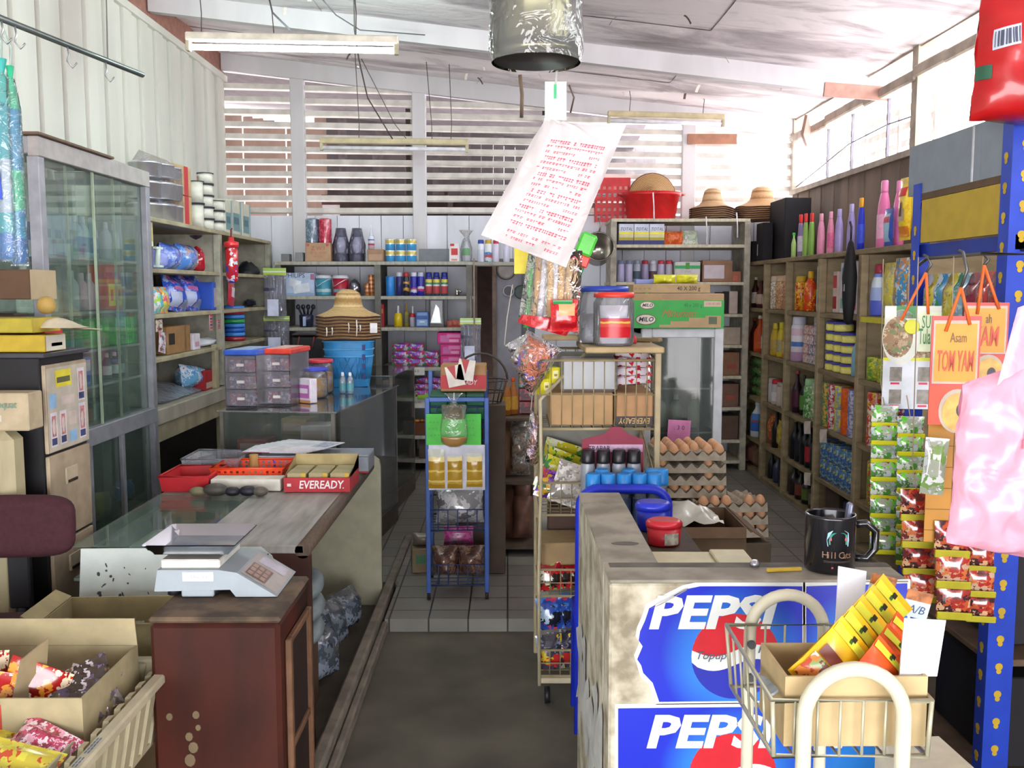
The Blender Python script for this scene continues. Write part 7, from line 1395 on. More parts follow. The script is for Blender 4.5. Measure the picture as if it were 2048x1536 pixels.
for i,(px,py,w1,h1,mm,ty,d)in enumerate(((1120,1000,.16,.2,yl,35,'yellow green chip packet, rear one in the middle wire basket'),(1125,1012,.16,.17,yl,42,'yellow green chip packet, second in the middle wire basket'),(1118,1020,.15,.15,yl,48,'yellow green chip packet, front one in the middle wire basket'),(1120,1025,.15,.11,pu,35,'purple foil packet in the middle wire basket'),(1140,1026,.12,.16,spots('#b8b4ac',['#e0dcd8','#8a8680'],20,.12,coat=.8),40,'silver clear packet in the middle wire basket'))):
 p=at(px,py,YW+.24-.055*i);pouch(d,(p.x-.03,YW+.28-.06*i,z2+.03),w1,h1,.045,mm,0,-14,ty*.5,i)
carton('plain kraft box lying in the lower wire basket',(wr(1122,.1),YW+.05,z3+.10),.15,.2,.085,3,'#937a56');carton('dark brown open box behind the kraft box',(wr(1140,.2),YW+.27,z3+.14),.16,.1,.13,0,'#4a332a')
rg=spots('#b01c24',['#c83a30','#8a9a4a','#2a2420','#d8d0c0'],16,.2,coat=.7)
for i in range(3):pouch('red and green packet under the kraft box, %s'%['left','middle','right'][i],(wr(1105+18*i,.05),YW+.03+.02*i,z3+.012),.09,.1,.04,rg,0,-12,8*(i-1),i,group='red and green packets in the wire rack')
bl2=spots('#2a4aa0',['#3f78c8','#c03a58','#1a1c2a','#a8c0d8'],14,.2,coat=.7);dk2=spots('#3a3a4a',['#8a90a8','#2a2a34','#b82a2a','#c8b02a'],16,.18,coat=.8)
for i in range(3):pouch('blue packet in the lowest wire basket, %s'%['left','middle','right'][i],(wr(1105+18*i,.05),YW+.05+.02*i,z4+.16),.1,.12,.05,bl2,0,-10,6*(i-1),i,group='blue packets in the wire rack')
for i in range(3):pouch('dark and red packet at the bottom of the wire rack, %s'%['left','middle','right'][i],(wr(1105+18*i,.05),YW+.03+.02*i,z4+.012),.1,.13,.05,dk2,0,-10,6*(i-1),i+4,group='dark and red packets in the wire rack')
cj=clear('e8ecf4',.14,.05,.9);zj=zt_+.0235
p=at(1208,690,3.62);jar('big clear jar with a flat blue lid on the wire rack',(p.x,3.66,zj),.098,at(1208,572,3.64).z-zj,'#2c44a8',cj,spots('#b8bcc8',['#d4d8e0','#8f9c98','#c0b0c8'],24,.3),.5)
p=at(1228,700,3.48);t=jar('square clear jar with a red lid and a red labelled bag inside',(p.x,3.50,zj),.075,at(1228,584,3.5).z-zj,'#d23a2e',cj);H_=at(1228,584,3.5).z-zj
b=MB();pouch_mesh(.105,H_*.72,.08,4,8,8,.2,.04,0,b);b.M=T(0,0,.006);b.v=[(x,y,z+.006)for x,y,z in b.v];b.build('contents',mat('#c8c8d2',.35,var=.1,coat=.4),t)
b=MB();b.grid(lambda u,v:(.055*(2*u-1),-sqrt(max(0,.074**2-(.055*(2*u-1))**2))-.0025,H_*(.16+.36*v)),8,4);b.build('paper_label',bands([(0,'#c01c28'),(.62,'#c8483a'),(.8,'#d8b04a'),(.9,'#b83a4a')],lo=H_*.16,hi=H_*.52,wob=.01),t)
p=at(1268,680,3.6);tag(MB().lathe([(.012,0),(.014,.012),(.008,.03)],8).build('red_tassel',mat('#c02c38',.5),None,(p.x,3.62,zj)),'small red knob beside the clear jars','knob')
p=at(1300,672,3.72);b=MB();b.M=RZ(-28);b.box(-.06,-.02,0,.07,.02,.016,0,.004);tag(b.build('wood_stick',mat('#8a7654',.7),None,(p.x-.02,3.74,zj)),'short wooden stick lying at the right of the rack top','stick')
YF_=4.62;fx0,fx1=at(1283,700,YF_).x,at(1447,700,YF_).x;fz=at(1370,657,YF_).z
t=thing('display_fridge','white framed glass door cooler carrying the green cartons','fridge',(fx0,YF_,.06));fw,fh=fx1-fx0,fz-.06;wm_=mat('#c6cbd0',.4,var=.08)
for q in((0,.03,0,.012,.5,fh),(fw-.012,.03,0,fw,.5,fh),(0,.49,0,fw,.5,fh),(0,.03,fh-.03,fw,.5,fh),(0,.03,0,fw,.5,.12)):MB().box(*q,0,.002).build('cabinet_panel',wm_,t)
fr=MB();fr.box(0,0,.1,.05,.03,fh-.0,0,.004);fr.box(fw-.045,0,.1,fw,.03,fh,0,.004);fr.box(.05,0,fh-.045,fw-.045,.03,fh,0,.004);fr.box(.05,0,.1,fw-.045,.03,.15,0,.004);d_=fr.build('door',wm_,t)
MB().box(.05,.01,.15,fw-.045,.016,fh-.045,0).build('glass_pane',clear('7a8880',.16,.04,.5),d_)
for z in(.3,.55,.78,1.0):MB().box(.02,.05,z,fw-.02,.48,z+.008,0).build('glass_shelf',clear('a8b8b0',.5,.1),t)
MB().box(.02,.47,.12,fw-.02,.49,fh-.04,0).build('inner_back',mat('#56605e',.6,var=.15),t)
for i,(x,z,cc)in enumerate(((.12,.79,'#8a9a90'),(.2,.79,'#6a7a70'),(.29,.79,'#7a8a80'),(.15,.56,'#6a6a60'),(.26,.56,'#8a9088'))):bottle('dim grey green bottle inside the glass cooler, %s'%['upper left','upper middle','upper right','lower left','lower right'][i],(fx0+x,YF_+.15,.06+z+.008),.17,.03,cc,'#a0a8a4',None,'round',0)
p=at(1356,885,4.58);q_=at(1380,840,4.58);b=MB();b.M=RY(3);b.box(-.055,0,0,.055,.003,q_.z-p.z,0);b.text('. 3 0',.03,0,-.001,(q_.z-p.z)*.66,1);tag(b.build('paper_note',[mat('#d884b4',.6),mat('#5a2a50',.6)],None,(p.x,4.575,p.z)),'pink handwritten price note stuck before the cooler door','note')
gm='#2fa046'
l=at(1355,655,4.60);w_=at(1448,620,4.6).x-at(1264,620,4.6).x;h_=at(1355,588,4.6).z-fz
c_=carton('green and kraft cocoa drink carton on the cooler, lower one',((at(1264,620,4.6).x+at(1448,620,4.6).x)/2,4.60,fz+.001),w_,.3,h_,0,'#ab8f68',[(0,.0,1,.80,gm),(.3,.02,.97,.1,'#ab8f68'),(.42,.1,.97,.2,'#ab8f68'),(.62,.2,.97,.3,'#ab8f68'),(.8,.3,.97,.36,'#ab8f68'),(.78,.62,.97,.78,'#c0ac98'),(.32,.84,.98,.97,'#a08460')],[('40 x 200 g',.026,.66,.66,'#2a6a3a',{'sx':.8}),('COCOA MIX',.02,.88,.7,'#9a4a4a',{'sx':.6})if False else('11001451000',.016,.875,.7,'#9a5a50',{'sx':.8}),('Minuman',.05,.5,.42,'#b86a3a',{'shear':.5,'sx':.9})])
b=MB()
for x,z,s_ in((-w_/2+w_*.165,h_*.66,1.0),(-w_/2+w_*.15,h_*.25,1.4)):
 b.M=T(x,-.0022,z)@RX(90);b.lathe([(.035*s_,0),(.034*s_,.0006)],20,1,sy=.55);b.M=T(x,-.0032,z)@RX(90);b.lathe([(.033*s_,0),(.032*s_,.0006)],20,0,sy=.5);b.M=I4;b.text('MILO',.022*s_,x,-.0046,z,2,shear=.25,bold=.02)
b.M=T(w_/2-w_*.12,-.003,h_*.22);b.rect(-.02,-.018,.02,.018,0,3);b.M=I4
b.build('logo_print',[mat('#d8d0c8',.5),mat('#8a5a40',.5),mat('#2a2024',.5),mat('#54604a',.5)],c_)
w2=at(1420,590,4.62).x-at(1266,590,4.62).x;z2_=fz+.001+h_+EPS+.001
carton('flat kraft carton with black print on top of the green one',((at(1266,590,4.62).x+at(1420,590,4.62).x)/2,4.62,z2_),w2,.25,at(1340,569,4.62).z-z2_,0,'#ad946e',texts=[('40 X 200 g',.028,.72,.5,'#3a3028',{'sx':.9,'bold':.01}),('= = = =',.026,.12,.45,'#7a6a58'),('-',.05,.18,.1,'#4aa05a')])
z3_=at(1340,569,4.62).z
for i,px in enumerate((1330,1375)):p=at(px,570,4.7);pouch('crumpled yellow plastic bag on the kraft carton, %s one'%['left','right'][i],(p.x,4.72,z3_+.003),.11,.045,.08,mat('#d4d428',.35,coat=.5),0,0,0,i,crimp=0,wr=.5)
p=at(1308,568,4.72);carton('pale blue box behind the crumpled yellow bags',(p.x-.03,4.78,z3_+.002),.1,.07,.022,0,'#8a98d0')
tray_m=mat('#a39a88',.85,var=.12,sc=30);egg_m=mat('#c99a74',.55,var=.1,sc=30)
def tray_mesh():
 mb=MB();nx,ny,p_=6,5,.049
 def fn(u,v,o=0):
  x,y=(u-.5)*nx*p_,(v-.5)*ny*p_;z=.022+.020*cos(2*pi*u*nx)*cos(2*pi*v*ny)if False else .024-.021*(sin(pi*u*nx)**2*sin(pi*v*ny)**2)+.012*((cos(pi*u*nx)**2*cos(pi*v*ny)**2));return(x,y,z-o)
 mb.grid(lambda u,v:fn(u,v),nx*6,ny*6,0);mb.grid(lambda u,v:fn(1-u,v,.003),nx*6,ny*6,0)
 w_,d_=nx*p_/2,ny*p_/2
 for(xa,ya,xb,yb)in((-w_,-d_,w_,-d_),(w_,-d_,w_,d_),(w_,d_,-w_,d_),(-w_,d_,-w_,-d_)):
  n=36
  def rim(u,v):
   x,y=xa+(xb-xa)*u,ya+(yb-ya)*u;dx,dy=(yb-ya),-(xb-xa);l_=sqrt(dx*dx+dy*dy);k=.006*v
   return(x+dx/l_*k,y+dy/l_*k,.024+.011*cos(2*pi*u*(6 if ya==yb else 5))*(1-v)-(.03*v))
  mb.grid(rim,n,2,0);mb.grid(lambda u,v:rim(1-u,v),n,2,0)
 return mb.mesh('egg_tray',[tray_m])
TM=tray_mesh();em=MB();prof=[(max(1e-5,.0215*sin(pi*i/12)*(1-.13*cos(pi*i/12)*-1 if False else 1-.10*(-cos(pi*i/12)))),.028-.028*cos(pi*i/12))for i in range(13)]
em.lathe(prof,14,0,cap=False);EM=em.mesh('egg',[egg_m])
def eggstack(cx,cy,z0,n,rz,name,eggrows,dz=.052):
 R_=RZ(rz)
 for k in range(n):
  off=R_@Vector((0,-.012*(n-1-k)if False else-.008*(n-1-k),0));o=link('egg_tray',TM,None,(cx+off.x,cy+off.y,z0+k*dz),rz+(180 if k%2 else 0)*0)
  nm=['top','second','third','fourth','fifth','sixth'][n-1-k];tag(o,'grey paper egg tray, %s in the %s stack'%(nm,name),'egg tray','paper egg trays')
  rows=[0,1,2,3,4]if(k==n-1 and eggrows)else[0]
  only=None if k in(n-1,n-4,0)or n<5 else(0,4)
  for r in rows:
   for c in range(6):
    if only and c not in only:continue
    if k==n-1 and r==0 and c in(3,):continue
    if k==n-1 and r>=3 and(c+r)%3==0:continue
    v=R_@Vector(((c-2.5)*.049,(r-2)*.049,0));e=link('egg',EM,None,(cx+off.x+v.x,cy+off.y+v.y,z0+k*dz+.007),37*c)
    tag(e,'brown egg in the %s tray of the %s stack, %s row, %s'%(nm,name,['front','second','third','fourth','back'][r],['leftmost','second','third','fourth','fifth','rightmost'][c]),'egg','brown eggs')
p=at(1378,915,4.05);eggstack(p.x,4.12,at(1378,918,4.0).z-.26,6,0,'tall egg',True)
carton('brown carton under the tall egg stack',(p.x,3.97,.0),.32,.3,at(1378,918,4.0).z-.29,0,'#6a5a44')if False else carton('brown carton under the tall egg stack',(p.x,3.97,.0),.32,.16,at(1378,918,4.0).z-.29,0,'#6a5a44')
p2=at(1462,1010,3.95);eggstack(p2.x-.02,4.0,at(1462,1012,3.9).z-.12,3,6,'low egg',False)
carton('brown carton under the low egg stack',(p2.x+.03,3.86,.0),.24,.25,at(1462,1012,3.9).z-.15,0,'#5a4c3a')
YQ=3.14;t=thing('tube_rack','royal blue tubular rack holding the sky blue capped bottles','rack',(at(1160,1000,YQ).x,YQ,0));qx=at(1336,1000,YQ).x-at(1160,1000,YQ).x;qz=at(1250,978,YQ).z;r=.016;k=.06
b=MB();b.tube([(0,0,.03),(0,0,qz-k)]+[(k-k*cos(pi/2*i/6),0,qz-k+k*sin(pi/2*i/6))for i in range(1,7)]+[(qx-k+k*sin(pi/2*i/6),0,qz-k+k*cos(pi/2*i/6))for i in range(0,7)]+[(qx,0,.03)],r,10);b.build('arch_frame',blu2,t)
for x in(0,qx):MB().tube([(x,.0,qz-.5),(x,.22,qz-.45),(x,.22,.03)],.012,8).build('rear_leg',blu2,t)
b=MB();zs_=qz-.17;b.box(0,.01,zs_-.012,qx,.22,zs_,0,.002)
b.build('shelf_plate',blu2,t);b=MB();b.box(.02,-.018,.3,.05,-.0175,.5);b.build('worn_patch',mat('#8f98b0',.5),t)
zb_=zs_+.001;Gb='sky blue capped bottles'
for i,px in enumerate((1188,1218,1250,1281,1310)):
 p=at(px-2,960,YQ+.055);bottle('sky blue capped bottle in the front row, %s'%nth(i,5),(p.x,YQ+.055,zb_),at(px,948,YQ+.05).z-zb_,.0245,clear('8a98a8',.45,.08,.9),'#2c86d0','#3a4a6a','tub',0,Gb,labz=(.2,.6))
for i,px in enumerate((1203,1257,1304,1322)):
 p=at(px,950,YQ+.12);bottle('sky blue capped bottle in the rear row, %s'%nth(i,4),(p.x,YQ+.115,zb_),at(px,938,YQ+.12).z-zb_,.0235,clear('8a98a8',.45,.08,.9),'#2c86d0','#3a4a6a','tub',0,Gb,labz=(.2,.6))
for i,px in enumerate((1176,1207,1238,1268)):
 p=at(px,930,YQ+.18);bottle('grey bottle with black cap before the maroon card, %s'%nth(i,4),(p.x,YQ+.185,zb_),at(px,900,YQ+.18).z-zb_,.0255,mat('#8f959e',.3,var=.1),'#1a181c',None,'jar',0,'grey bottles with black caps',labz=(.2,.6))
p0,p1=at(1163,960,YQ+.215),at(1288,868,YQ+.215);t2=thing('display_card','maroon display card with a lettered strip behind the grey bottles','card',(p0.x,YQ+.213,zb_));b=MB();w_=p1.x-p0.x;h_=at(1225,880,YQ+.2).z-zb_
b.M=RX(90);b.prism([(0,0),(w_,0),(w_,h_),(w_*.74,h_+.02),(w_*.62,h_+.045),(w_*.48,h_+.045),(w_*.36,h_+.02),(0,h_)],-.003,0,0);b.M=I4;b.build('board',mat('#7a1030',.5,var=.08),t2)
b=MB();b.rect(w_*.12,h_-.045,w_*.98,h_-.018,-.0012,0);b.text('TRAPAR',.024,w_*.28,-.003,h_-.032,1,sx=.9,bold=.01);b.text('= = = = = =',.02,w_*.7,-.003,h_-.032,2);b.build('lettered_strip',[mat('#b090a8',.5),mat('#2a2040',.5),mat('#7a6a88',.5)],t2)
ZP=.92;Y0=2.02;wx0=at(1220,1166,Y0).x;wxr=at(1818,1166,Y0).x-wx0
m,nt,bs=nodes('worn_plaster');N=nt.nodes;L=nt.links;tc=N.new('ShaderNodeTexCoord');n1=N.new('ShaderNodeTexNoise');n1.inputs['Scale'].default_value=9;n1.inputs['Detail'].default_value=8;n2=N.new('ShaderNodeTexNoise');n2.inputs['Scale'].default_value=45;n2.inputs['Detail'].default_value=5
L.new(tc.outputs['Object'],n1.inputs[0]);L.new(tc.outputs['Object'],n2.inputs[0]);cr=N.new('ShaderNodeValToRGB');e=cr.color_ramp.elements;e[0].position=.34;e[0].color=(*rgb('#857c68'),1);e[1].position=.62;e[1].color=(*rgb('#c9c4b2'),1);q=e.new(.47);q.color=(*rgb('#aaa28c'),1)
ad=N.new('ShaderNodeMath');ad.operation='MULTIPLY_ADD';ad.inputs[1].default_value=.3;L.new(n2.outputs['Fac'],ad.inputs[0]);sb=N.new('ShaderNodeMath');sb.operation='SUBTRACT';sb.inputs[1].default_value=.15;L.new(n1.outputs['Fac'],ad.inputs[2]);L.new(ad.outputs[0],sb.inputs[0]);L.new(sb.outputs[0],cr.inputs[0]);L.new(cr.outputs[0],bs.inputs['Base Color']);bs.inputs['Roughness'].default_value=.8
bp=N.new('ShaderNodeBump');bp.inputs['Strength'].default_value=.5;bp.inputs['Distance'].default_value=.01;L.new(sb.outputs[0],bp.inputs['Height']);L.new(bp.outputs[0],bs.inputs['Normal']);plaster=m
grime=mat('#7d776a',.7,var=.25,sc=10,h2='#9a9484')
t=thing('counter_wall','low plastered masonry counter wall with soft drink posters','counter',(wx0,Y0,0));wl=wxr
MB().box(0,0,0,wl,.13,ZP-.008,0,.006).build('front_wall',plaster,t);MB().box(0,.131,0,.125,.90,ZP-.008,0,.006).build('side_wall',plaster,t)
b=MB();b.box(-.002,-.002,ZP-.0075,wl,.132,ZP,0,.003);b.box(-.002,.132,ZP-.0075,.127,.902,ZP,0,.003);b.M=T(.07,.30,ZP+.0006);b.lathe([(.035,0),(.03,.0004)],12,1,sy=.5);b.M=I4;b.box(.01,.095,ZP,wl,.131,ZP+.0006,1);b.build('worn_top',[mat('#a39d8e',.6,var=.2,sc=9,h2='#7f796c'),mat('#5c5850',.7,var=.25)],t)
b=MB();rr=random.Random(2)
for i in range(6):
 y=.1+.12*i;z=.25+.1*rr.random();b.grid(lambda u,v:(-.003-.012*sin(3*v+i)**2*u,y+.09*u,z+.22*v+.02*sin(5*u)),3,4)
b.build('torn_paper',mat('#b4b4b0',.6,var=.15),t)
def fp(px,py):p=at(px,py,Y0);return(p.x-wx0,p.z)
def prad(cx,cz,R,c_in,c_out):
 m,nt,bs=nodes('poster_blue');N=nt.nodes;L=nt.links;tc=N.new('ShaderNodeTexCoord');vm=N.new('ShaderNodeVectorMath');vm.operation='DISTANCE';vm.inputs[1].default_value=(cx,0,cz);L.new(tc.outputs['Object'],vm.inputs[0])
 mr=N.new('ShaderNodeMapRange');mr.inputs['From Min'].default_value=R*.5;mr.inputs['From Max'].default_value=R;L.new(vm.outputs['Value'],mr.inputs['Value']);mx=N.new('ShaderNodeMix');mx.data_type='RGBA';mx.inputs[6].default_value=(*rgb(c_in),1);mx.inputs[7].default_value=(*rgb(c_out),1);L.new(mr.outputs[0],mx.inputs[0]);L.new(mx.outputs[2],bs.inputs['Base Color']);bs.inputs['Roughness'].default_value=.35;return m
pw_,prd,pdk=mat('#d6dad6',.4,var=.05),mat('#c0202c',.4,var=.06),mat('#20289a',.4,var=.06)
def poster(name,outline,ox,oz,w_,letters,border=True,ball=True):
 """poster pasted on the wall front; outline in px; ox,oz: px of the reference lettering centre; w_: px cap height scale"""
 cx,cz=fp(ox+50*w_,oz+85*w_);sc_=(fp(ox+100,oz)[0]-fp(ox,oz)[0])/100*w_
 mb_=prad(cx,cz,150*sc_,'#2a7cd0','#1426b0');b=MB()
 P=[fp(x,y)for x,y in outline];b.add([(x,-.0022,z)for x,z in P],[tuple(range(len(P)))[::-1]],0)
 cpx=[(x,-.001,z)for x,z in[fp(x-(6 if x<ox else-6),y+(6 if y>oz+100 else-8))for x,y in outline]];
 if border:b.add(cpx,[tuple(range(len(cpx)))[::-1]],1)
 if ball:
  R=88*sc_;n=40
  def arc(a0,a1,k=20):return[(cx+R*cos(a0+(a1-a0)*i/k),cz+R*sin(a0+(a1-a0)*i/k))for i in range(k+1)]
  wv=lambda s_,off:[(cx-R*.98+2*R*.98*i/16,cz+off*R+.14*R*sin(2*pi*i/16*1.0+pi))for i in range(17)]
  top=arc(radians(8),radians(172),24);mid=wv(1,.14)
  up=top+[p for p in mid if(p[0]-cx)**2+(p[1]-cz)**2<R*R*.995];b.add([(x,-.0030,z)for x,z in up],[tuple(range(len(up)))[::-1]],2)
  low=arc(radians(188),radians(352),24);mid2=[p for p in wv(1,-.2)[::-1]if(p[0]-cx)**2+(p[1]-cz)**2<R*R*.995];lo=low+mid2;b.add([(x,-.0030,z)for x,z in lo],[tuple(range(len(lo)))[::-1]],3)
  full=arc(0,2*pi,40)[:-1];b.add([(x,-.0026,z)for x,z in full],[tuple(range(40))[::-1]],1)
 x,z=fp(ox,oz)
 old=b.M
 b.text(letters,92*sc_,x,-.0040,z,1,shear=.2,bold=.036,sx=1.22)
 return b.build(name,[mb_,pw_,prd,pdk],t)
torn=[(1604,1172),(1400,1172),(1372,1178),(1322,1203),(1298,1216),(1290,1240),(1280,1262),(1277,1280),(1285,1292),(1274,1318),(1282,1330),(1286,1345),(1305,1365),(1312,1385),(1318,1403),(1604,1400)]
poster('poster',torn[::-1],1420,1227,1.0,'PEPSI')
b=MB();b.add([(*[fp(1372,1180)[0]],-.004,fp(1372,1180)[1]),(fp(1300,1214)[0],-.012,fp(1300,1214)[1]),(fp(1318,1200)[0],-.03,fp(1318,1200)[1]),(fp(1374,1172)[0],-.014,fp(1374,1172)[1])],[(0,1,2,3)],0);b.build('peeled_corner',mat('#b8b4a8',.6),t)
poster('poster',[(1612,1404),(1814,1404),(1814,1166),(1612,1172)],1690,1228,1.0,'P',ball=False)
poster('poster',[(1236,1700),(1600,1700),(1600,1412),(1236,1416)],1415,1465,1.0,'PEPSI')
poster('poster',[(1612,1700),(1814,1700),(1814,1412),(1612,1416)],1690,1465,1.0,'P',ball=False)
b=MB();x,z=fp(1420,1310);b.text('Topup',.026,x,-.0048,z,0,shear=.3);x,z=fp(1524,1296);b.text('10',.032,x,-.0048,z,0,shear=.3);b.build('handwriting',mat('#4a5a6a',.6),t)
def setz(z):return z+.0015
b_in=.70
st_=MB().box(wx0+.135,Y0+.14,0,wx0+.62,Y0+.46,b_in,0,.004);tag(st_.build('wooden_crate',mat('#5a4a38',.7,var=.2),None,(0,0,0)),'low wooden crate standing inside the counter wall','crate')
p=at(1395,1105,2.35);b=MB();b.M=RZ(-1);b.box(-.125,-.05,0,.125,.09,.012,0,.003);b.box(.03,-.045,.0121,.12,.085,.02,0,.003);tag(b.build('cutting_board',mat('#c9c4a2',.5,var=.06,sc=20),None,(p.x,2.28,.8735)),'cream plastic board lying behind the counter wall','board');carton('flat box under the cream plastic board',(p.x,2.2,b_in),.24,.18,.168,0,'#6a5a46')
def tub(d,px,py,Y,R,h,col,z,lidc=None,label=None):
 p=at(px,py,Y);t=thing('plastic_container',d,'container',(p.x,Y,z+.0015));MB().lathe([(R*.88,0),(R*.92,.004),(R,h*.72)],22,0,sy=.85).build('body',mat(col,.35,coat=.2),t);MB().lathe([(R*1.05,h*.72),(R*1.06,h*.86),(R*.96,h*.96),(R*.8,h)],22,0,sy=.85).build('lid',mat(lidc or col,.35,coat=.2),t)
 if label:b=MB();b.grid(lambda u,v:(R*1.0*sin(-.1+.9*u),-R*.85*cos(-.1+.9*u)-.002,h*(.1+.45*v)),6,2);b.text('TAPAS',.016,R*.4,-R*.84,h*.32,1)if False else None;b.build('paper_label',mat('#a8a898',.5,var=.3,sc=80),t)
 return t
tub('red round container with a pale label behind the counter wall',1328,1062,2.56,.048,.07,'#b8202e',.852,label=True);tub('royal blue round container behind the red one',1306,1040,2.72,.05,.085,'#2030b8',.852)
carton('low box carrying the red and blue containers',(at(1318,1060,2.6).x+.025,2.49,0),.15,.33,.85,0,'#4a3f34')
s=MB();s.grid(lambda u,v:((u-.5)*.24,(v-.5)*.2,.05*sin(pi*u)*sin(pi*v)+.025*noise.noise(Vector((u*6,v*5,2)))+.02),14,12);p=at(1368,1030,3.3);tag(s.build('white_bag',mat('#c9c9b8',.35,coat=.4,var=.06),None,(p.x,3.3,at(1368,1045,3.3).z)),'crumpled cream white plastic bag on the open carton','bag')
p=at(1385,1075,3.2);hb=at(1390,1042,3.2).z;open_box('open brown carton below the crumpled white bag',(p.x+.05,3.10,max(.3,hb-.42)),.22,.3,.42,0,'#6a543e',[('r',.09,-35),('f',.04,-50)],texts=[('EVENING',.03,.5,.85,'#3a2c22')]if False else());carton('carton under the open brown carton',(p.x+.05,3.10,0),.22,.3,max(.3,hb-.42)-.002,0,'#5a4a38')
p=at(1655,1140,2.11);mb_=at(1655,1142,2.09);R=.0555;t=thing('mug','big black souvenir mug with a green emblem on the counter wall','mug',(p.x,2.10,ZP+.0025));bm_=mat('#0d0e14',.25,coat=.6,var=.2)
MB().lathe([(R*.94,0),(R,.006),(R,.122),(R*1.01,.126),(R*.95,.128),(R*.92,.122),(R*.9,.012),(.001,.01)],28,0).build('body',bm_,t)
MB().tube([(R*.96,0,.10),(R*1.45,0,.104),(R*1.85,0,.085),(R*1.85,0,.045),(R*1.5,0,.022),(R*.97,0,.024)],.009,10).build('handle',bm_,t)
def wrap(mb,pts,m,e=1.006):mb.add([(R*e*sin(a),-R*e*cos(a),z)for a,z in pts],[tuple(range(len(pts)))],m)
b=MB();wrap(b,[(-.42,.064),(.42,.064),(.46,.078),(.42,.094),(.25,.1),(-.25,.1),(-.42,.094),(-.46,.078)],0,1.008);wrap(b,[(-.36,.068),(.36,.068),(.38,.078),(.34,.090),(.2,.095),(-.2,.095),(-.34,.090),(-.38,.078)],1,1.014);wrap(b,[(-.34,.077),(.34,.077),(.34,.083),(-.34,.083)],2,1.02)
for k,ch in enumerate('Hillcrest'):
 a=-.52+k*.125;b.text(ch,.019,0,0,0,3,M=T(R*1.012*sin(a),-R*1.012*cos(a),.043)@RZ(math.degrees(a))@RX(90))if False else None
for k,ch in enumerate('Hill Cats'):
 a=-.5+k*.125;b.text(ch,.021,0,0,0,3,M=T(R*1.016*sin(a),-R*1.016*cos(a),.044)@RZ(math.degrees(a))@RX(90))
for k,ch in enumerate('==========='):
 a=-.5+k*.1;b.text(ch,.012,0,0,0,4,M=T(R*1.016*sin(a),-R*1.016*cos(a),.029)@RZ(math.degrees(a))@RX(90))
wrap(b,[(-.25,.014),(.25,.014),(.25,.018),(-.25,.018)],2,1.012)
b.build('emblem',[mat('#8ab0c0',.4),mat('#2f7a6a',.4),mat('#b03a4a',.4),mat('#8a6a50',.4),mat('#5a4a44',.4)],t)
b=MB();b.box(-.005,-.012,0,.005,.012,.14,0,.004);o=b.build('spoon',mat('#8a90a8',.3,metal=.5),None,(p.x+.026,2.10,ZP+.0145));o.rotation_euler=(0,radians(7),0);tag(o,'flat metal spoon handle standing in the black mug','spoon')
p=at(1555,1122,2.1);b=MB();b.M=RZ(8);b.box(-.03,-.004,0,.05,.004,.007,0);tag(b.build('yellow_pencil',mat('#b89a2a',.5),None,(p.x,2.08,ZP+.0015)),'short yellow pencil lying left of the mug','pencil')
p=at(1510,1108,2.12);b=MB();b.lathe([(.010,0),(.012,.006),(.006,.014)],10);tag(b.build('bottle_cap',mat('#a8a8b0',.25,metal=.7),None,(p.x,2.12,ZP+.0015)),'small shiny bottle cap on the counter wall edge','bottle cap')  # small metal bottle cap
cre=mat('#c8c4ac',.4,var=.06);wir=mat('#aaa68e',.4,metal=.2,var=.1)
t=thing('basket_stand','cream tubular stand with a wire basket in front of the posters','stand',(0,0,0));
Ya,Yb_=1.46,1.90
def arch(pxl,pxr,pyt,Y,zend):
 a,b_=at(pxl,pyt,Y),at(pxr,pyt,Y);R=(b_.x-a.x)/2;cx=(a.x+b_.x)/2;zt2=at((pxl+pxr)/2,pyt,Y).z-.010;pts=[(cx-R,Y,zend),(cx-R,Y,zt2-R)]+[(cx-R*cos(pi*i/16),Y,zt2-R+R*sin(pi*i/16))for i in range(1,16)]+[(cx+R,Y,zt2-R),(cx+R,Y,zend)]
 MB().tube(pts,.0125,12).build('tube_arch',cre,t);return cx,R,zt2
cxa,Ra,zta=arch(1612,1812,1326,Ya,.02);cxb,Rb,ztb=arch(1502,1650,1180,Yb_,.02)
for s in(-1,1):
 for dz in(.17,.24):
  b=MB();b.cyl((cxa+s*Ra,Ya-.020,zta-dz),(cxa+s*Ra,Ya-.011,zta-dz),.0085,n=12);b.build('bolt',mat('#5a5c5e',.4,metal=.5),t)
 for dz in(.10,.17):b=MB();b.cyl((cxb+s*Rb,Yb_-.020,ztb-dz),(cxb+s*Rb,Yb_-.011,ztb-dz),.0085,n=12);b.build('bolt',mat('#5a5c5e',.4,metal=.5),t)
yf,yr=Ya+.018,Yb_-.018
f0,f1=at(1545,1402,yf),at(1864,1396,yf);g0,g1=at(1453,1250,yr),at(1658,1250,yr);fb0=at(1548,1512,yf).z;gb0=at(1490,1372,yr).z
xf0,xf1,zf1=f0.x,f1.x,f0.z;xg0,xg1,zg1=g0.x,g1.x+.07,g0.z;zf0=fb0;zg0=min(gb0,zg1-.10)
b=MB();b.tube([(xf0,yf,zf1),(xf1,yf,zf1),(xg1,yr,zg1),(xg0,yr,zg1)],.0045,8,closed=True);b.tube([(xf0+.004,yf,zf0),(xf1-.004,yf,zf0),(xg1-.01,yr,zg0),(xg0+.012,yr,zg0)],.0045,8,closed=True)
for(A,B)in(((xf0,yf,zf1),(xf0+.004,yf,zf0)),((xf1,yf,zf1),(xf1-.004,yf,zf0)),((xg0,yr,zg1),(xg0+.012,yr,zg0)),((xg1,yr,zg1),(xg1-.01,yr,zg0))):b.tube([A,B],.004,6)
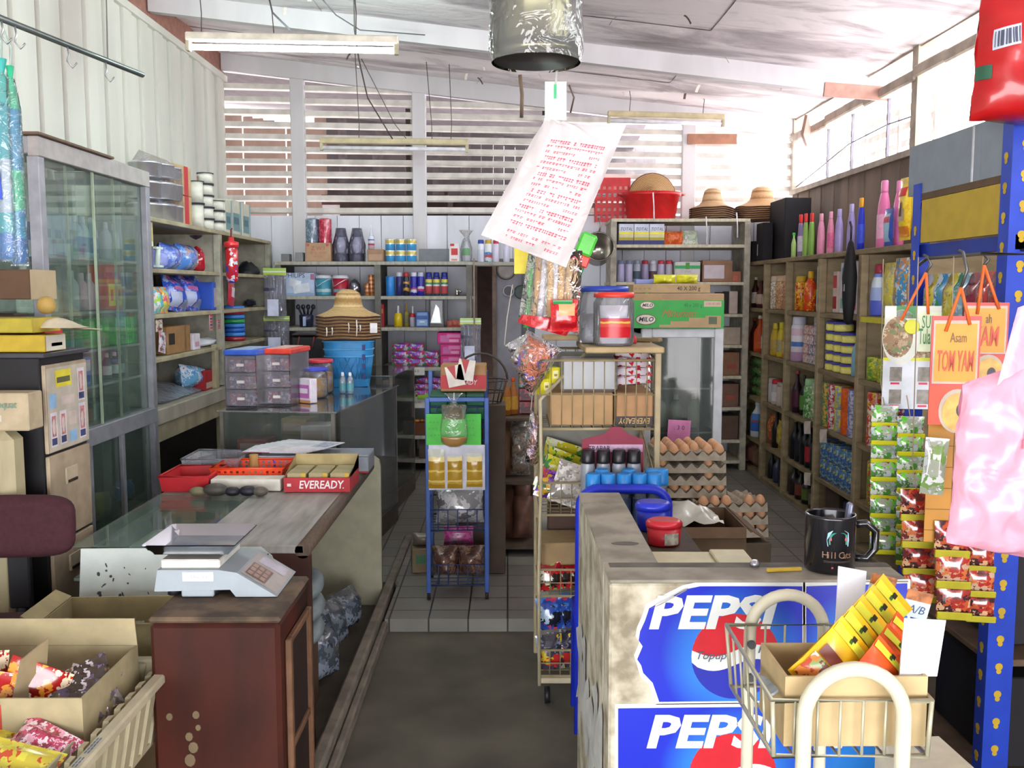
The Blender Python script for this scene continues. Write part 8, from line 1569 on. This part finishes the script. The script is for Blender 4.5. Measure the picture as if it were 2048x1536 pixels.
for i in range(1,7):
 k=i/7;xf,xg=xf0+(xf1-xf0)*k,xg0+(xg1-xg0)*k;b.tube([(xf,yf,zf1),(xf,yf,zf0),(xg,yr,zg0),(xg,yr,zg1)],.0025,6)
for i in range(1,6):
 k=i/6;b.tube([(xf0+(xg0-xf0)*k,yf+(yr-yf)*k,zf1+(zg1-zf1)*k),(xf0+.004+(xg0-xf0+.008)*k,yf+(yr-yf)*k,zf0+(zg0-zf0)*k)],.0025,6);b.tube([(xf1+(xg1-xf1)*k,yf+(yr-yf)*k,zf1+(zg1-zf1)*k),(xf1-.004+(xg1-xf1-.006)*k,yf+(yr-yf)*k,zf0+(zg0-zf0)*k)],.0025,6)
b.build('wire_basket',wir,t)
bx0,bx1=at(1560,1400,yf+.02).x,at(1858,1400,yf+.02).x;bz1=at(1700,1352,yf+.02).z;bz0=zf0+.008
t=open_box('kraft display box of sauce packets in the wire basket',((bx0+bx1)/2,yf+.014,bz0),bx1-bx0-.012,.15,bz1-bz0,0,'#b09a70',[])
def board(nm,q,col,th=.004):
 b=MB();V=[Vector(x)for x in q];n_=(V[1]-V[0]).cross(V[3]-V[0]).normalized()*th;b.add([tuple(x)for x in V]+[tuple(x+n_)for x in V],[(0,1,2,3),(7,6,5,4),(0,4,5,1),(1,5,6,2),(2,6,7,3),(3,7,4,0)],0);return b
wv_=mat('#dfe3ea',.5,var=.03)
q=[at(1797,1352,yf+.03),at(1872,1352,yf+.03),at(1890,1240,yf+.055),at(1808,1236,yf+.055)];tag(board('',q,0).build('white_flap',wv_),'white card flap standing at the front right of the display box','card')
q=[at(1668,1285,yf+.30),at(1722,1270,yf+.30),at(1732,1142,yf+.325),at(1676,1132,yf+.325)];tag(board('',q,0).build('white_flap',wv_),'tall white card flap standing at the rear left of the display box','card')
q=[at(1545,1392,yf+.05),at(1580,1368,yf+.05),at(1560,1345,yf+.18),at(1505,1350,yf+.18)];tag(board('',q,0).build('printed_sheet',mat('#a8b4bc',.5,var=.2,sc=40)),'pale printed sheet at the left end of the wire basket','paper')
def spk(d,pxa,pya,pxb,pyb,Y,w_,body,extra,seed,grp):
 """packet leaning: bottom edge centre at pxa,pya, top at pxb,pyb"""
 a,b_=at(pxa,pya,Y),at(pxb,pyb,Y+.035);v=b_-a;h_=v.length;ty=math.degrees(math.atan2(v.x,v.z));tx=-math.degrees(math.asin(max(-1,min(1,(b_.y-a.y)/h_))));return pouch(d,a,w_,h_,.014,body,0,tx,ty,seed,'sauce_packet','packet',grp,.1,.03,extra)
yel=mat('#d8a81c',.3,coat=.5,var=.08);ora=mat('#d4521c',.3,coat=.5,var=.1);gl_=mat('#c8c83a',.35);pic=spots('#6a2a1c',['#8aa05a','#c8c0b0','#b0401c','#d8803a'],30,.3,coat=.4)
Gs='yellow sauce packets';ex=[(.02,.80,.98,.92,gl_),(.42,.83,.5,.89,'#3a5a2a'),(.44,.88,.55,.95,'#2a2a20')]
for i in range(5):
 f=i/4;spk('yellow sauce packet in the display box, %s'%['nearest with the picture','second','third','fourth','farthest'][i],1608+20*i,1382-22*i,1716+20*i,1272-22*i,yf+.05+.045*i,.09,yel,ex+([(.05,.05,.9,.42,pic),(.1,.44,.9,.6,'#6a2818')]if i==0 else[]),i,Gs)
for i in range(3):spk('orange sauce packet in the display box, %s'%['nearest','middle','farthest'][i],1716+20*i,1398-24*i,1790+18*i,1308-26*i,yf+.03+.06*i,.085,ora,ex,i+9,'orange sauce packets')
for i,(x0_,y0_,x1_,y1_,Y)in enumerate(((1742,1205,1768,1150,yf+.30),(1812,1235,1842,1182,yf+.27))):
 a=at((x0_+x1_)/2,y0_,Y);w_=.05;hh=at(x1_,y1_,Y).z-at(x0_,y0_,Y).z;b=MB();b.M=RY(14);b.box(-w_/2,0,0,w_/2,.002,hh*.62,0);b.box(-w_/2,0,hh*.62,w_/2,.002,hh,1);b.text('A/20' if i==0 else 'A/B',.022,0,-.001,hh*.3,2,shear=.2);tag(b.build('header_tag',[mat('#b8c8dc',.5),mat('#a8683a',.5,var=.4,sc=60),mat('#3a4a6a',.5)],None,a),'small tag with pen marks behind the sauce packets, %s one'%['left','right'][i],'tag')
XB=1.36;YB1,YB2=2.60,3.22;bpm=mat('#1f3fae',.4,var=.08);kh=mat('#b89a28',.6,var=.1)
t=thing('slotted_rack','blue slotted angle rack with grey and yellow boards at the right edge','rack',(XB,YB1,0))
def keyhole(b,M):b.M=M@RX(90);b.lathe([(.011,0),(.011,.0008)],10,1);b.M=M@T(0,0,-.014)@RX(90);b.lathe([(.0075,0),(.0075,.0009)],8,1);b.M=I4
b=MB();b.box(0,0,0,.075,.004,2.01,0);b.box(0,.004,0,.004,.055,2.01,0)
for i in range(24):z=.08+.081*i;keyhole(b,T(.035,-.0008,z));b.M=T(-.0008,.03,z)@RZ(-90);
b.M=I4
for i in range(24):z=.05+.081*i;keyhole(b,T(-.0008,.030,z)@RZ(-90))
b.build('front_post',[bpm,kh],t)
b=MB();b.box(0,YB2-YB1,0,.06,YB2-YB1+.004,1.90,0);b.box(0,YB2-YB1-.05,0,.004,YB2-YB1,1.90,0)
for i in range(22):keyhole(b,T(-.0008,YB2-YB1-.025,.05+.081*i)@RZ(-90))
b.build('rear_post',[bpm,kh],t)
dl=YB2-YB1
b=MB();b.box(.006,.06,1.866,.02,dl+.06,2.03,0);b.box(.006,.185,1.866,.0055+.0,.189,2.03,0);b.build('grey_board',mat('#7d8690',.45,var=.05),t);b=MB();b.box(.003,.228,1.866,.0065,.236,2.03,0);b.build('board_joint',mat('#c8ccd0',.4),t)
b=MB();b.box(.004,.06,1.845,.022,dl-.005,1.866,0);b.build('beam_lip',mat('#5a4632',.7),t);b=MB();b.box(.006,.06,1.705,.02,dl-.052,1.844,0);b.build('yellow_board',mat('#b0962a',.5,var=.06),t)
for z in(1.84,1.40,.95,.5,.12):MB().box(.022,.01,z-.02,.5,dl+.04,z,0,.003).build('shelf_board',mat('#5c4a3a',.7,var=.2),t)
MB().box(.02,.0,1.66,.05,dl,1.70,0).build('front_beam',mat('#1c3490',.45),t)
MB().tube([(.02,dl-.02,1.635),(-.22,.0,1.635),(-.24,-.34,1.635),(.02,-.30+.0,1.635),(.04,.02,1.66)],.005,6).build('hanging_bar',mat('#4a4640',.5,metal=.5),t)
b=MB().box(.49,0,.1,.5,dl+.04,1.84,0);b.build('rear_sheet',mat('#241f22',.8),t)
for i in range(8):
 cols=[('#c8b82a',['#d8d06a','#8a7a3a','#e0e0d0']),('#3f8ac0',['#a8d0e0','#2f9a5a','#e0e8e8']),('#d0c03a',['#e0d87a','#a08a2a']),('#8fb8cc',['#c0dce0','#3a8a6a']),('#8a1c3a',['#b02a48','#5a1024']),('#b01c24',['#c83038','#7a1018']),('#a01a20',['#c02a2a','#701014']),('#7a1820',['#a02a30','#501014'])][i]
 pouch('%s packet hanging row on the slotted rack shelf'%['yellow grey far','blue green far','yellow second','pale blue clear','crimson dark','bright red','dark red','maroon nearest'][i],(XB+.055,YB2-.06-.07*i,1.4015),.12,.2,.05,spots(cols[0],cols[1],20,.2,coat=.6),-90,0,0,i)
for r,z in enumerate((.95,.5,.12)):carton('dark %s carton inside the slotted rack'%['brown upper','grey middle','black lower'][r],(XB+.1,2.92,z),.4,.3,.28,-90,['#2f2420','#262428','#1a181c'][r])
t=thing('plastic_sack','big red plastic sack with a barcode on top of the slotted rack','sack',(0,0,0))
Ys=2.50;cs=[(1968,-60),(2160,-80),(2160,262),(1938,246)];zb=at(1945,242,Ys).z
def sk(u,v,sg,off=0.):
 P=[at(x,y,Ys)for x,y in cs];p=P[0].lerp(P[1],u).lerp(P[3].lerp(P[2],u),v);bul=max(0,sin(pi*u))**.5*max(0,sin(pi*(.08+.92*v))if v<.5 else 1-(2*v-1)**6)**.5 if True else 0
 p.y+=sg*(.09*bul+off)+.01*noise.noise(Vector((u*7,v*7,sg)));p.x+=.012*noise.noise(Vector((v*5,1,sg)))*(1-u);p.z=max(p.z,zb)if v>.95 else p.z;return p
s=MB();s.grid(lambda u,v:sk(u,v,-1),20,24);s.grid(lambda u,v:sk(1-u,v,1),20,24);s.build('body',mat('#ac1418',.3,coat=.4,var=.1,sc=10,bump=.15),t)
s=MB();s.grid(lambda u,v:sk(.08+.19*u,.42+.13*v-.02*u,-1,.003),6,4);s.build('barcode_label',mat('#b8c4d4',.4),t)
s=MB()
for i in range(11):u=.05+.085*i;s.grid(lambda a,b_:sk(.08+.19*(u+.03*a*(1+i%3)),.435+.10*b_-.02*u,-1,.0042),1,4)
s.build('barcode_lines',mat('#4a5060',.5),t);s=MB();s.grid(lambda u,v:sk(.0+.08*u,.64+.09*v,-1,.003),4,4);s.build('green_print',mat('#2f5f48',.4),t)
pp=at(2036,272,2.5);carton('yellow green folded carton under the red sack on the rack',(XB+.06,2.62,2.031),.12,.2,.07,0,bands([(0,'#a8a82a'),(.25,'#7a8a2a'),(.4,'#c8c04a'),(.6,'#8a9a3a'),(.8,'#c0b83a')],hi=.07))if False else None
def card(d,name,px0,px1,py0,py1,Y,rz,draw,mats,hook=None,hookz=None):
 a,b_=at(px0,py1,Y),at(px1,py1,Y);w_=(b_.x-a.x)/cos(radians(rz));h_=at(px0,py0,Y).z-a.z;t=thing(name,d,'card',((a.x+b_.x)/2,Y,a.z),rz)
 b=MB();b.box(-w_/2,0,0,w_/2,.003,h_,0);draw(b,w_,h_);b.build('board',mats,t)
 if hook:
  b=MB();c=at(hook[0],hook[1],Y);o_=Vector(((a.x+b_.x)/2,Y,a.z));e=c-o_;R_=RZ(-rz);e=R_@e
  for(x,z)in((-w_*.22,h_*.86),(w_*.26,h_*.92)):b.tube([(x,-.003,z),tuple(e)],.004,6);
  b.build('orange_ribbon',mat('#d8662a',.5),t)
  b=MB();zt9=1.640-a.z;b.tube([tuple(e),(e.x+.012,0,(e.z+zt9)/2),(e.x,.0,zt9),(e.x-.004,.014,zt9+.004)],.004,6);b.build('hook',mat('#5a5a58',.4,metal=.6),t)
 return t,w_,h_
def d1(b,w_,h_):
 b.rect(-w_/2,h_*.0,w_/2,h_*.48,-.0012,1);b.rect(-w_/2,h_*.47,w_/2,h_*.50,-.0016,2)
 for i in range(2):
  for j in range(2):b.rect(-w_*.38+j*w_*.5,h_*(.05+.22*i),-w_*.16+j*w_*.5,h_*(.19+.22*i),-.002,3);b.rect(-w_*.36+j*w_*.5,h_*(.02+.22*i),-w_*.2+j*w_*.5,h_*(.04+.22*i),-.002,4)
 b.M=T(-w_*.2,-.0014,h_*.7)@RX(90);b.lathe([(w_*.34,0),(w_*.34,.0006)],24,0,sy=1.5);b.M=T(-w_*.26,-.0022,h_*.7)@RX(90);b.lathe([(w_*.27,0),(w_*.27,.0006)],24,6,sy=1.4);b.M=I4
 b.rect(-w_/2,h_*.5,w_/2,h_*.6,-.00125,6);b.rect(-w_*.3,h_*.88,w_*.05,h_,-.002,5);b.rect(w_*.1,h_*.56,w_/2,h_*.94,-.0017,7);b.text('SUP',.05,w_*.27,-.003,h_*.84,5,sx=.42);b.text('Tulang',.06,w_*.27,-.003,h_*.70,5,sx=.3,bold=.008);b.M=T(-w_*.02,-.003,h_*.80)@RX(90);b.lathe([(w_*.14,0),(w_*.13,.0006)],14,2);b.M=I4
card('white card of soup sachets with green lettering hanging by orange ribbon','sachet_card',1765,1872,612,818,2.58,-6,d1,[mat('#ccd2c8',.4),mat('#c4ccd4',.4),mat('#c8cc2a',.4),mat('#7f7c74',.4,var=.3,sc=40),mat('#c03050',.4),mat('#2f7a3a',.4),spots('#8a7050',['#a89070','#5a7a48','#6a4a34','#c0b090'],50,.4),mat('#d0dcb8',.4)],(1852,545))
def d2(tx,small):
 def f(b,w_,h_):
  b.rect(-w_*.42,h_*.40,w_*.42,h_*.93,-.0012,1);b.rect(-w_*.46,h_*.38,w_*.46,h_*.96,-.0008,2);b.rect(-w_*.5,0,w_*.5,h_*.36,-.0010,3)
  b.M=T(w_*.08,-.0016,h_*.13)@RX(90);b.lathe([(w_*.38,0),(w_*.38,.0006)],24,2,sy=1.25);b.M=T(w_*.1,-.0024,h_*.12)@RX(90);b.lathe([(w_*.33,0),(w_*.33,.0006)],24,5,sy=1.25);b.M=T(w_*.16,-.0032,h_*.14)@RX(90);b.lathe([(w_*.1,0),(w_*.1,.0006)],16,6,sy=1.5);b.M=I4
  b.text(small,.034,w_*.05,-.003,h_*.80,4,sx=.5);b.text(tx,.072,w_*.0,-.003,h_*.58,3,sx=.26 if len(tx)>4 else .42,shear=.1,bold=.01)
 return f
cmx=[mat('#b83a34',.4),mat('#c8902c',.45,var=.06),mat('#b0a090',.4),mat('#c0401c',.4),mat('#5a3a20',.4),mat('#c8a048',.4,var=.2,sc=30),mat('#2a2030',.4)]
card('orange soup paste card in front, hanging by orange ribbon','sachet_card',1858,1950,632,850,2.28,-8,d2('TOM YAM','Asam'),cmx,(1922,575))
card('orange soup paste card behind the front one','sachet_card',1925,2008,605,770,2.42,-8,d2('YAM','ah'),cmx,(1968,530))
def strip(d,cols,rows,px,py0,py1,Y,dx_px,wpx,mats_,band,seed,slant=0,grp=None,rz=-10):
 n=0
 for c in range(cols):
  for r in range(rows):
   f=r/rows;x=px+c*dx_px+slant*f;y0_=py0+(py1-py0)*f+c*22;y1_=py0+(py1-py0)*(r+1)/rows+c*22;Yc_=Y-.035*c-.012*(r%2)
   a,b_=at(x,y1_,Yc_),at(x+wpx,y1_,Yc_);w_=b_.x-a.x;h_=at(x,y0_,Yc_).z-a.z
   t=thing('sachet',d%(['top','second','third','fourth','fifth','sixth','seventh','eighth'][r],['left','right','far right'][c]if cols>1 else 'single'),'sachet',((a.x+b_.x)/2,Yc_,a.z),rz,grp)
   b=MB();pouch_mesh(w_,h_*1.12,.022,n+seed,6,6,.2,.05,0,b);b.build('packet',mats_[n%len(mats_)],t)
   b=MB();b.M=RX(8);b.box(-w_/2,-.016,h_*.0,w_/2,-.010,h_*.26,0,.002);b.build('band',band,t);n+=1
   if r==0:MB().tube([(0,.004,h_),(0,.06,h_+.06),(0,.09,1.635-a.z)],.0015,5).build('string',mat('#9a8a70',.6),t)
gs=[spots('#8fa08a',['#5ac02a','#a8b0b4','#8a3a3a','#4a8a3a','#c8d0c8'],34,.15,coat=.8),spots('#9aa490',['#6ac83a','#7a4040','#a8b8c0','#4a7a3a'],34,.15,coat=.8)]
yb_=mat('#c0c01c',.35,var=.06)
strip('green sachet with a yellow band, %s in the %s column',2,8,1742,815,1105,2.56,52,52,gs,yb_,1,-4,'green sachets with yellow bands')
rs=[spots('#9a2a24',['#b0502c','#5a2a28','#c8a078','#3a2028'],34,.15,coat=.9),spots('#a02c24',['#c06a3a','#602a2a','#b89a80'],34,.15,coat=.9)]
gb_=mat('#a8a024',.4)
strip('red soup paste sachet, %s in the %s strip under the green ones',1,4,1800,985,1200,2.40,0,64,rs,gb_,40,8,'red sachets, left strip');
strip('red soup paste sachet, %s in the %s strip beside the pink bag',1,3,1868,1050,1235,2.32,0,66,rs,gb_,50,6,'red sachets, middle strip');strip('red soup paste sachet, %s in the %s strip next to the blue post',1,3,1930,1090,1240,2.36,0,56,rs,gb_,60,0,'red sachets, right strip')
def d3(b,w_,h_):
 for i in range(5):b.rect(-w_*.5,h_*(.1+.18*i),w_*.5,h_*(.1+.18*i)+.0015,-.001,1)
 b.rect(-.001,0,.001,h_,-.001,1);b.rect(w_*.25,0,w_*.5,h_*.8,-.0014,2)
card('long orange backing card below the front soup paste card','backing_card',1850,1948,850,1085,2.33,-8,d3,[mat('#b07a24',.5,var=.06),mat('#5a3a14',.5),mat('#6a625c',.5,var=.2,sc=40)])
pouch('clear packet with green tint hanging before the orange backing card',at(1862,990,2.28),.055,.14,.02,spots('#8a9080',['#a8b0b0','#6a8a4a','#c8cccc'],20,.12,coat=.9),-8,0,4,8)
Yp=1.72;t=thing('pink_bag','crumpled pink plastic carrier bag hanging at the right edge','bag',(0,0,0));cs=[(1925,770),(2130,690),(2130,1130),(1893,1085)]
def pk_(u,v,sg):
 P=[at(x,y,Yp)for x,y in cs];p=P[0].lerp(P[1],u).lerp(P[3].lerp(P[2],u),v);bul=max(0,sin(pi*u))**.5*max(0,sin(pi*v))**.4
 p.y+=sg*.055*bul+.016*noise.noise(Vector((u*4,v*5,sg*3)))+.008*noise.noise(Vector((u*9+2,v*10,sg)));p.z-=.012*sin(pi*u)*(v>.9)*0;return p
m,nt,bs=nodes('pink_plastic');N=nt.nodes;L=nt.links;bs.inputs['Base Color'].default_value=(*rgb('#ecb4c8'),1);bs.inputs['Roughness'].default_value=.28;bs.inputs['Coat Weight'].default_value=.4;tl=N.new('ShaderNodeBsdfTranslucent');tl.inputs[0].default_value=(.9,.55,.66,1);mx=N.new('ShaderNodeMixShader');mx.inputs[0].default_value=.35;L.new(bs.outputs[0],mx.inputs[1]);L.new(tl.outputs[0],mx.inputs[2]);L.new(mx.outputs[0],N['Material Output'].inputs[0])
tc=N.new('ShaderNodeTexCoord');nz=N.new('ShaderNodeTexNoise');nz.inputs['Scale'].default_value=14;nz.inputs['Distortion'].default_value=1.;L.new(tc.outputs['Object'],nz.inputs[0]);bp=N.new('ShaderNodeBump');bp.inputs['Strength'].default_value=.45;bp.inputs['Distance'].default_value=.03;L.new(nz.outputs['Fac'],bp.inputs['Height']);L.new(bp.outputs[0],bs.inputs['Normal'])
s=MB();s.grid(lambda u,v:pk_(u,v,-1),30,34);s.grid(lambda u,v:pk_(1-u,v,1),30,34);s.build('body',m,t)
P_=at(2016,745,Yp);s=MB();s.grid(lambda u,v:pk_(.28+.36*u*(1-.35*v),.06+.0*v,-1)+Vector((.03*v,.01*sin(3*u),.14*v)),8,8);s.build('handle',m,t)
s=MB();b0=[(.72,.25),(.80,.2),(.95,.30),(.86,.38),(.70,.36)];
for k in range(5):
 u0,v0=.44+.02*k,.36-.06*k;s.grid(lambda u,v:pk_(u0+.10*u,v0+.05*v-.03*u,-1)+Vector((0,-.004,0)),3,2)
s.build('red_print',mat('#d0707e',.4),t)
b=MB();b.tube([at(2080,700,Yp)+Vector((0,0,0)),at(2085,560,1.9),Vector((at(2085,560,1.9).x,2.0,zcl(1.1)-.06))],.003,6);b.build('string',mat('#a8a0a0',.5),t)
carton('green topped white box on the floor beside the basket stand',(at(1895,1520,1.75).x,1.7,.0),.14,.2,.62,4,'#c8c0a4',[(0,.84,1,.95,'#2a6a4a')],side=[('r',0,.84,1,.95,'#2a6a4a')])
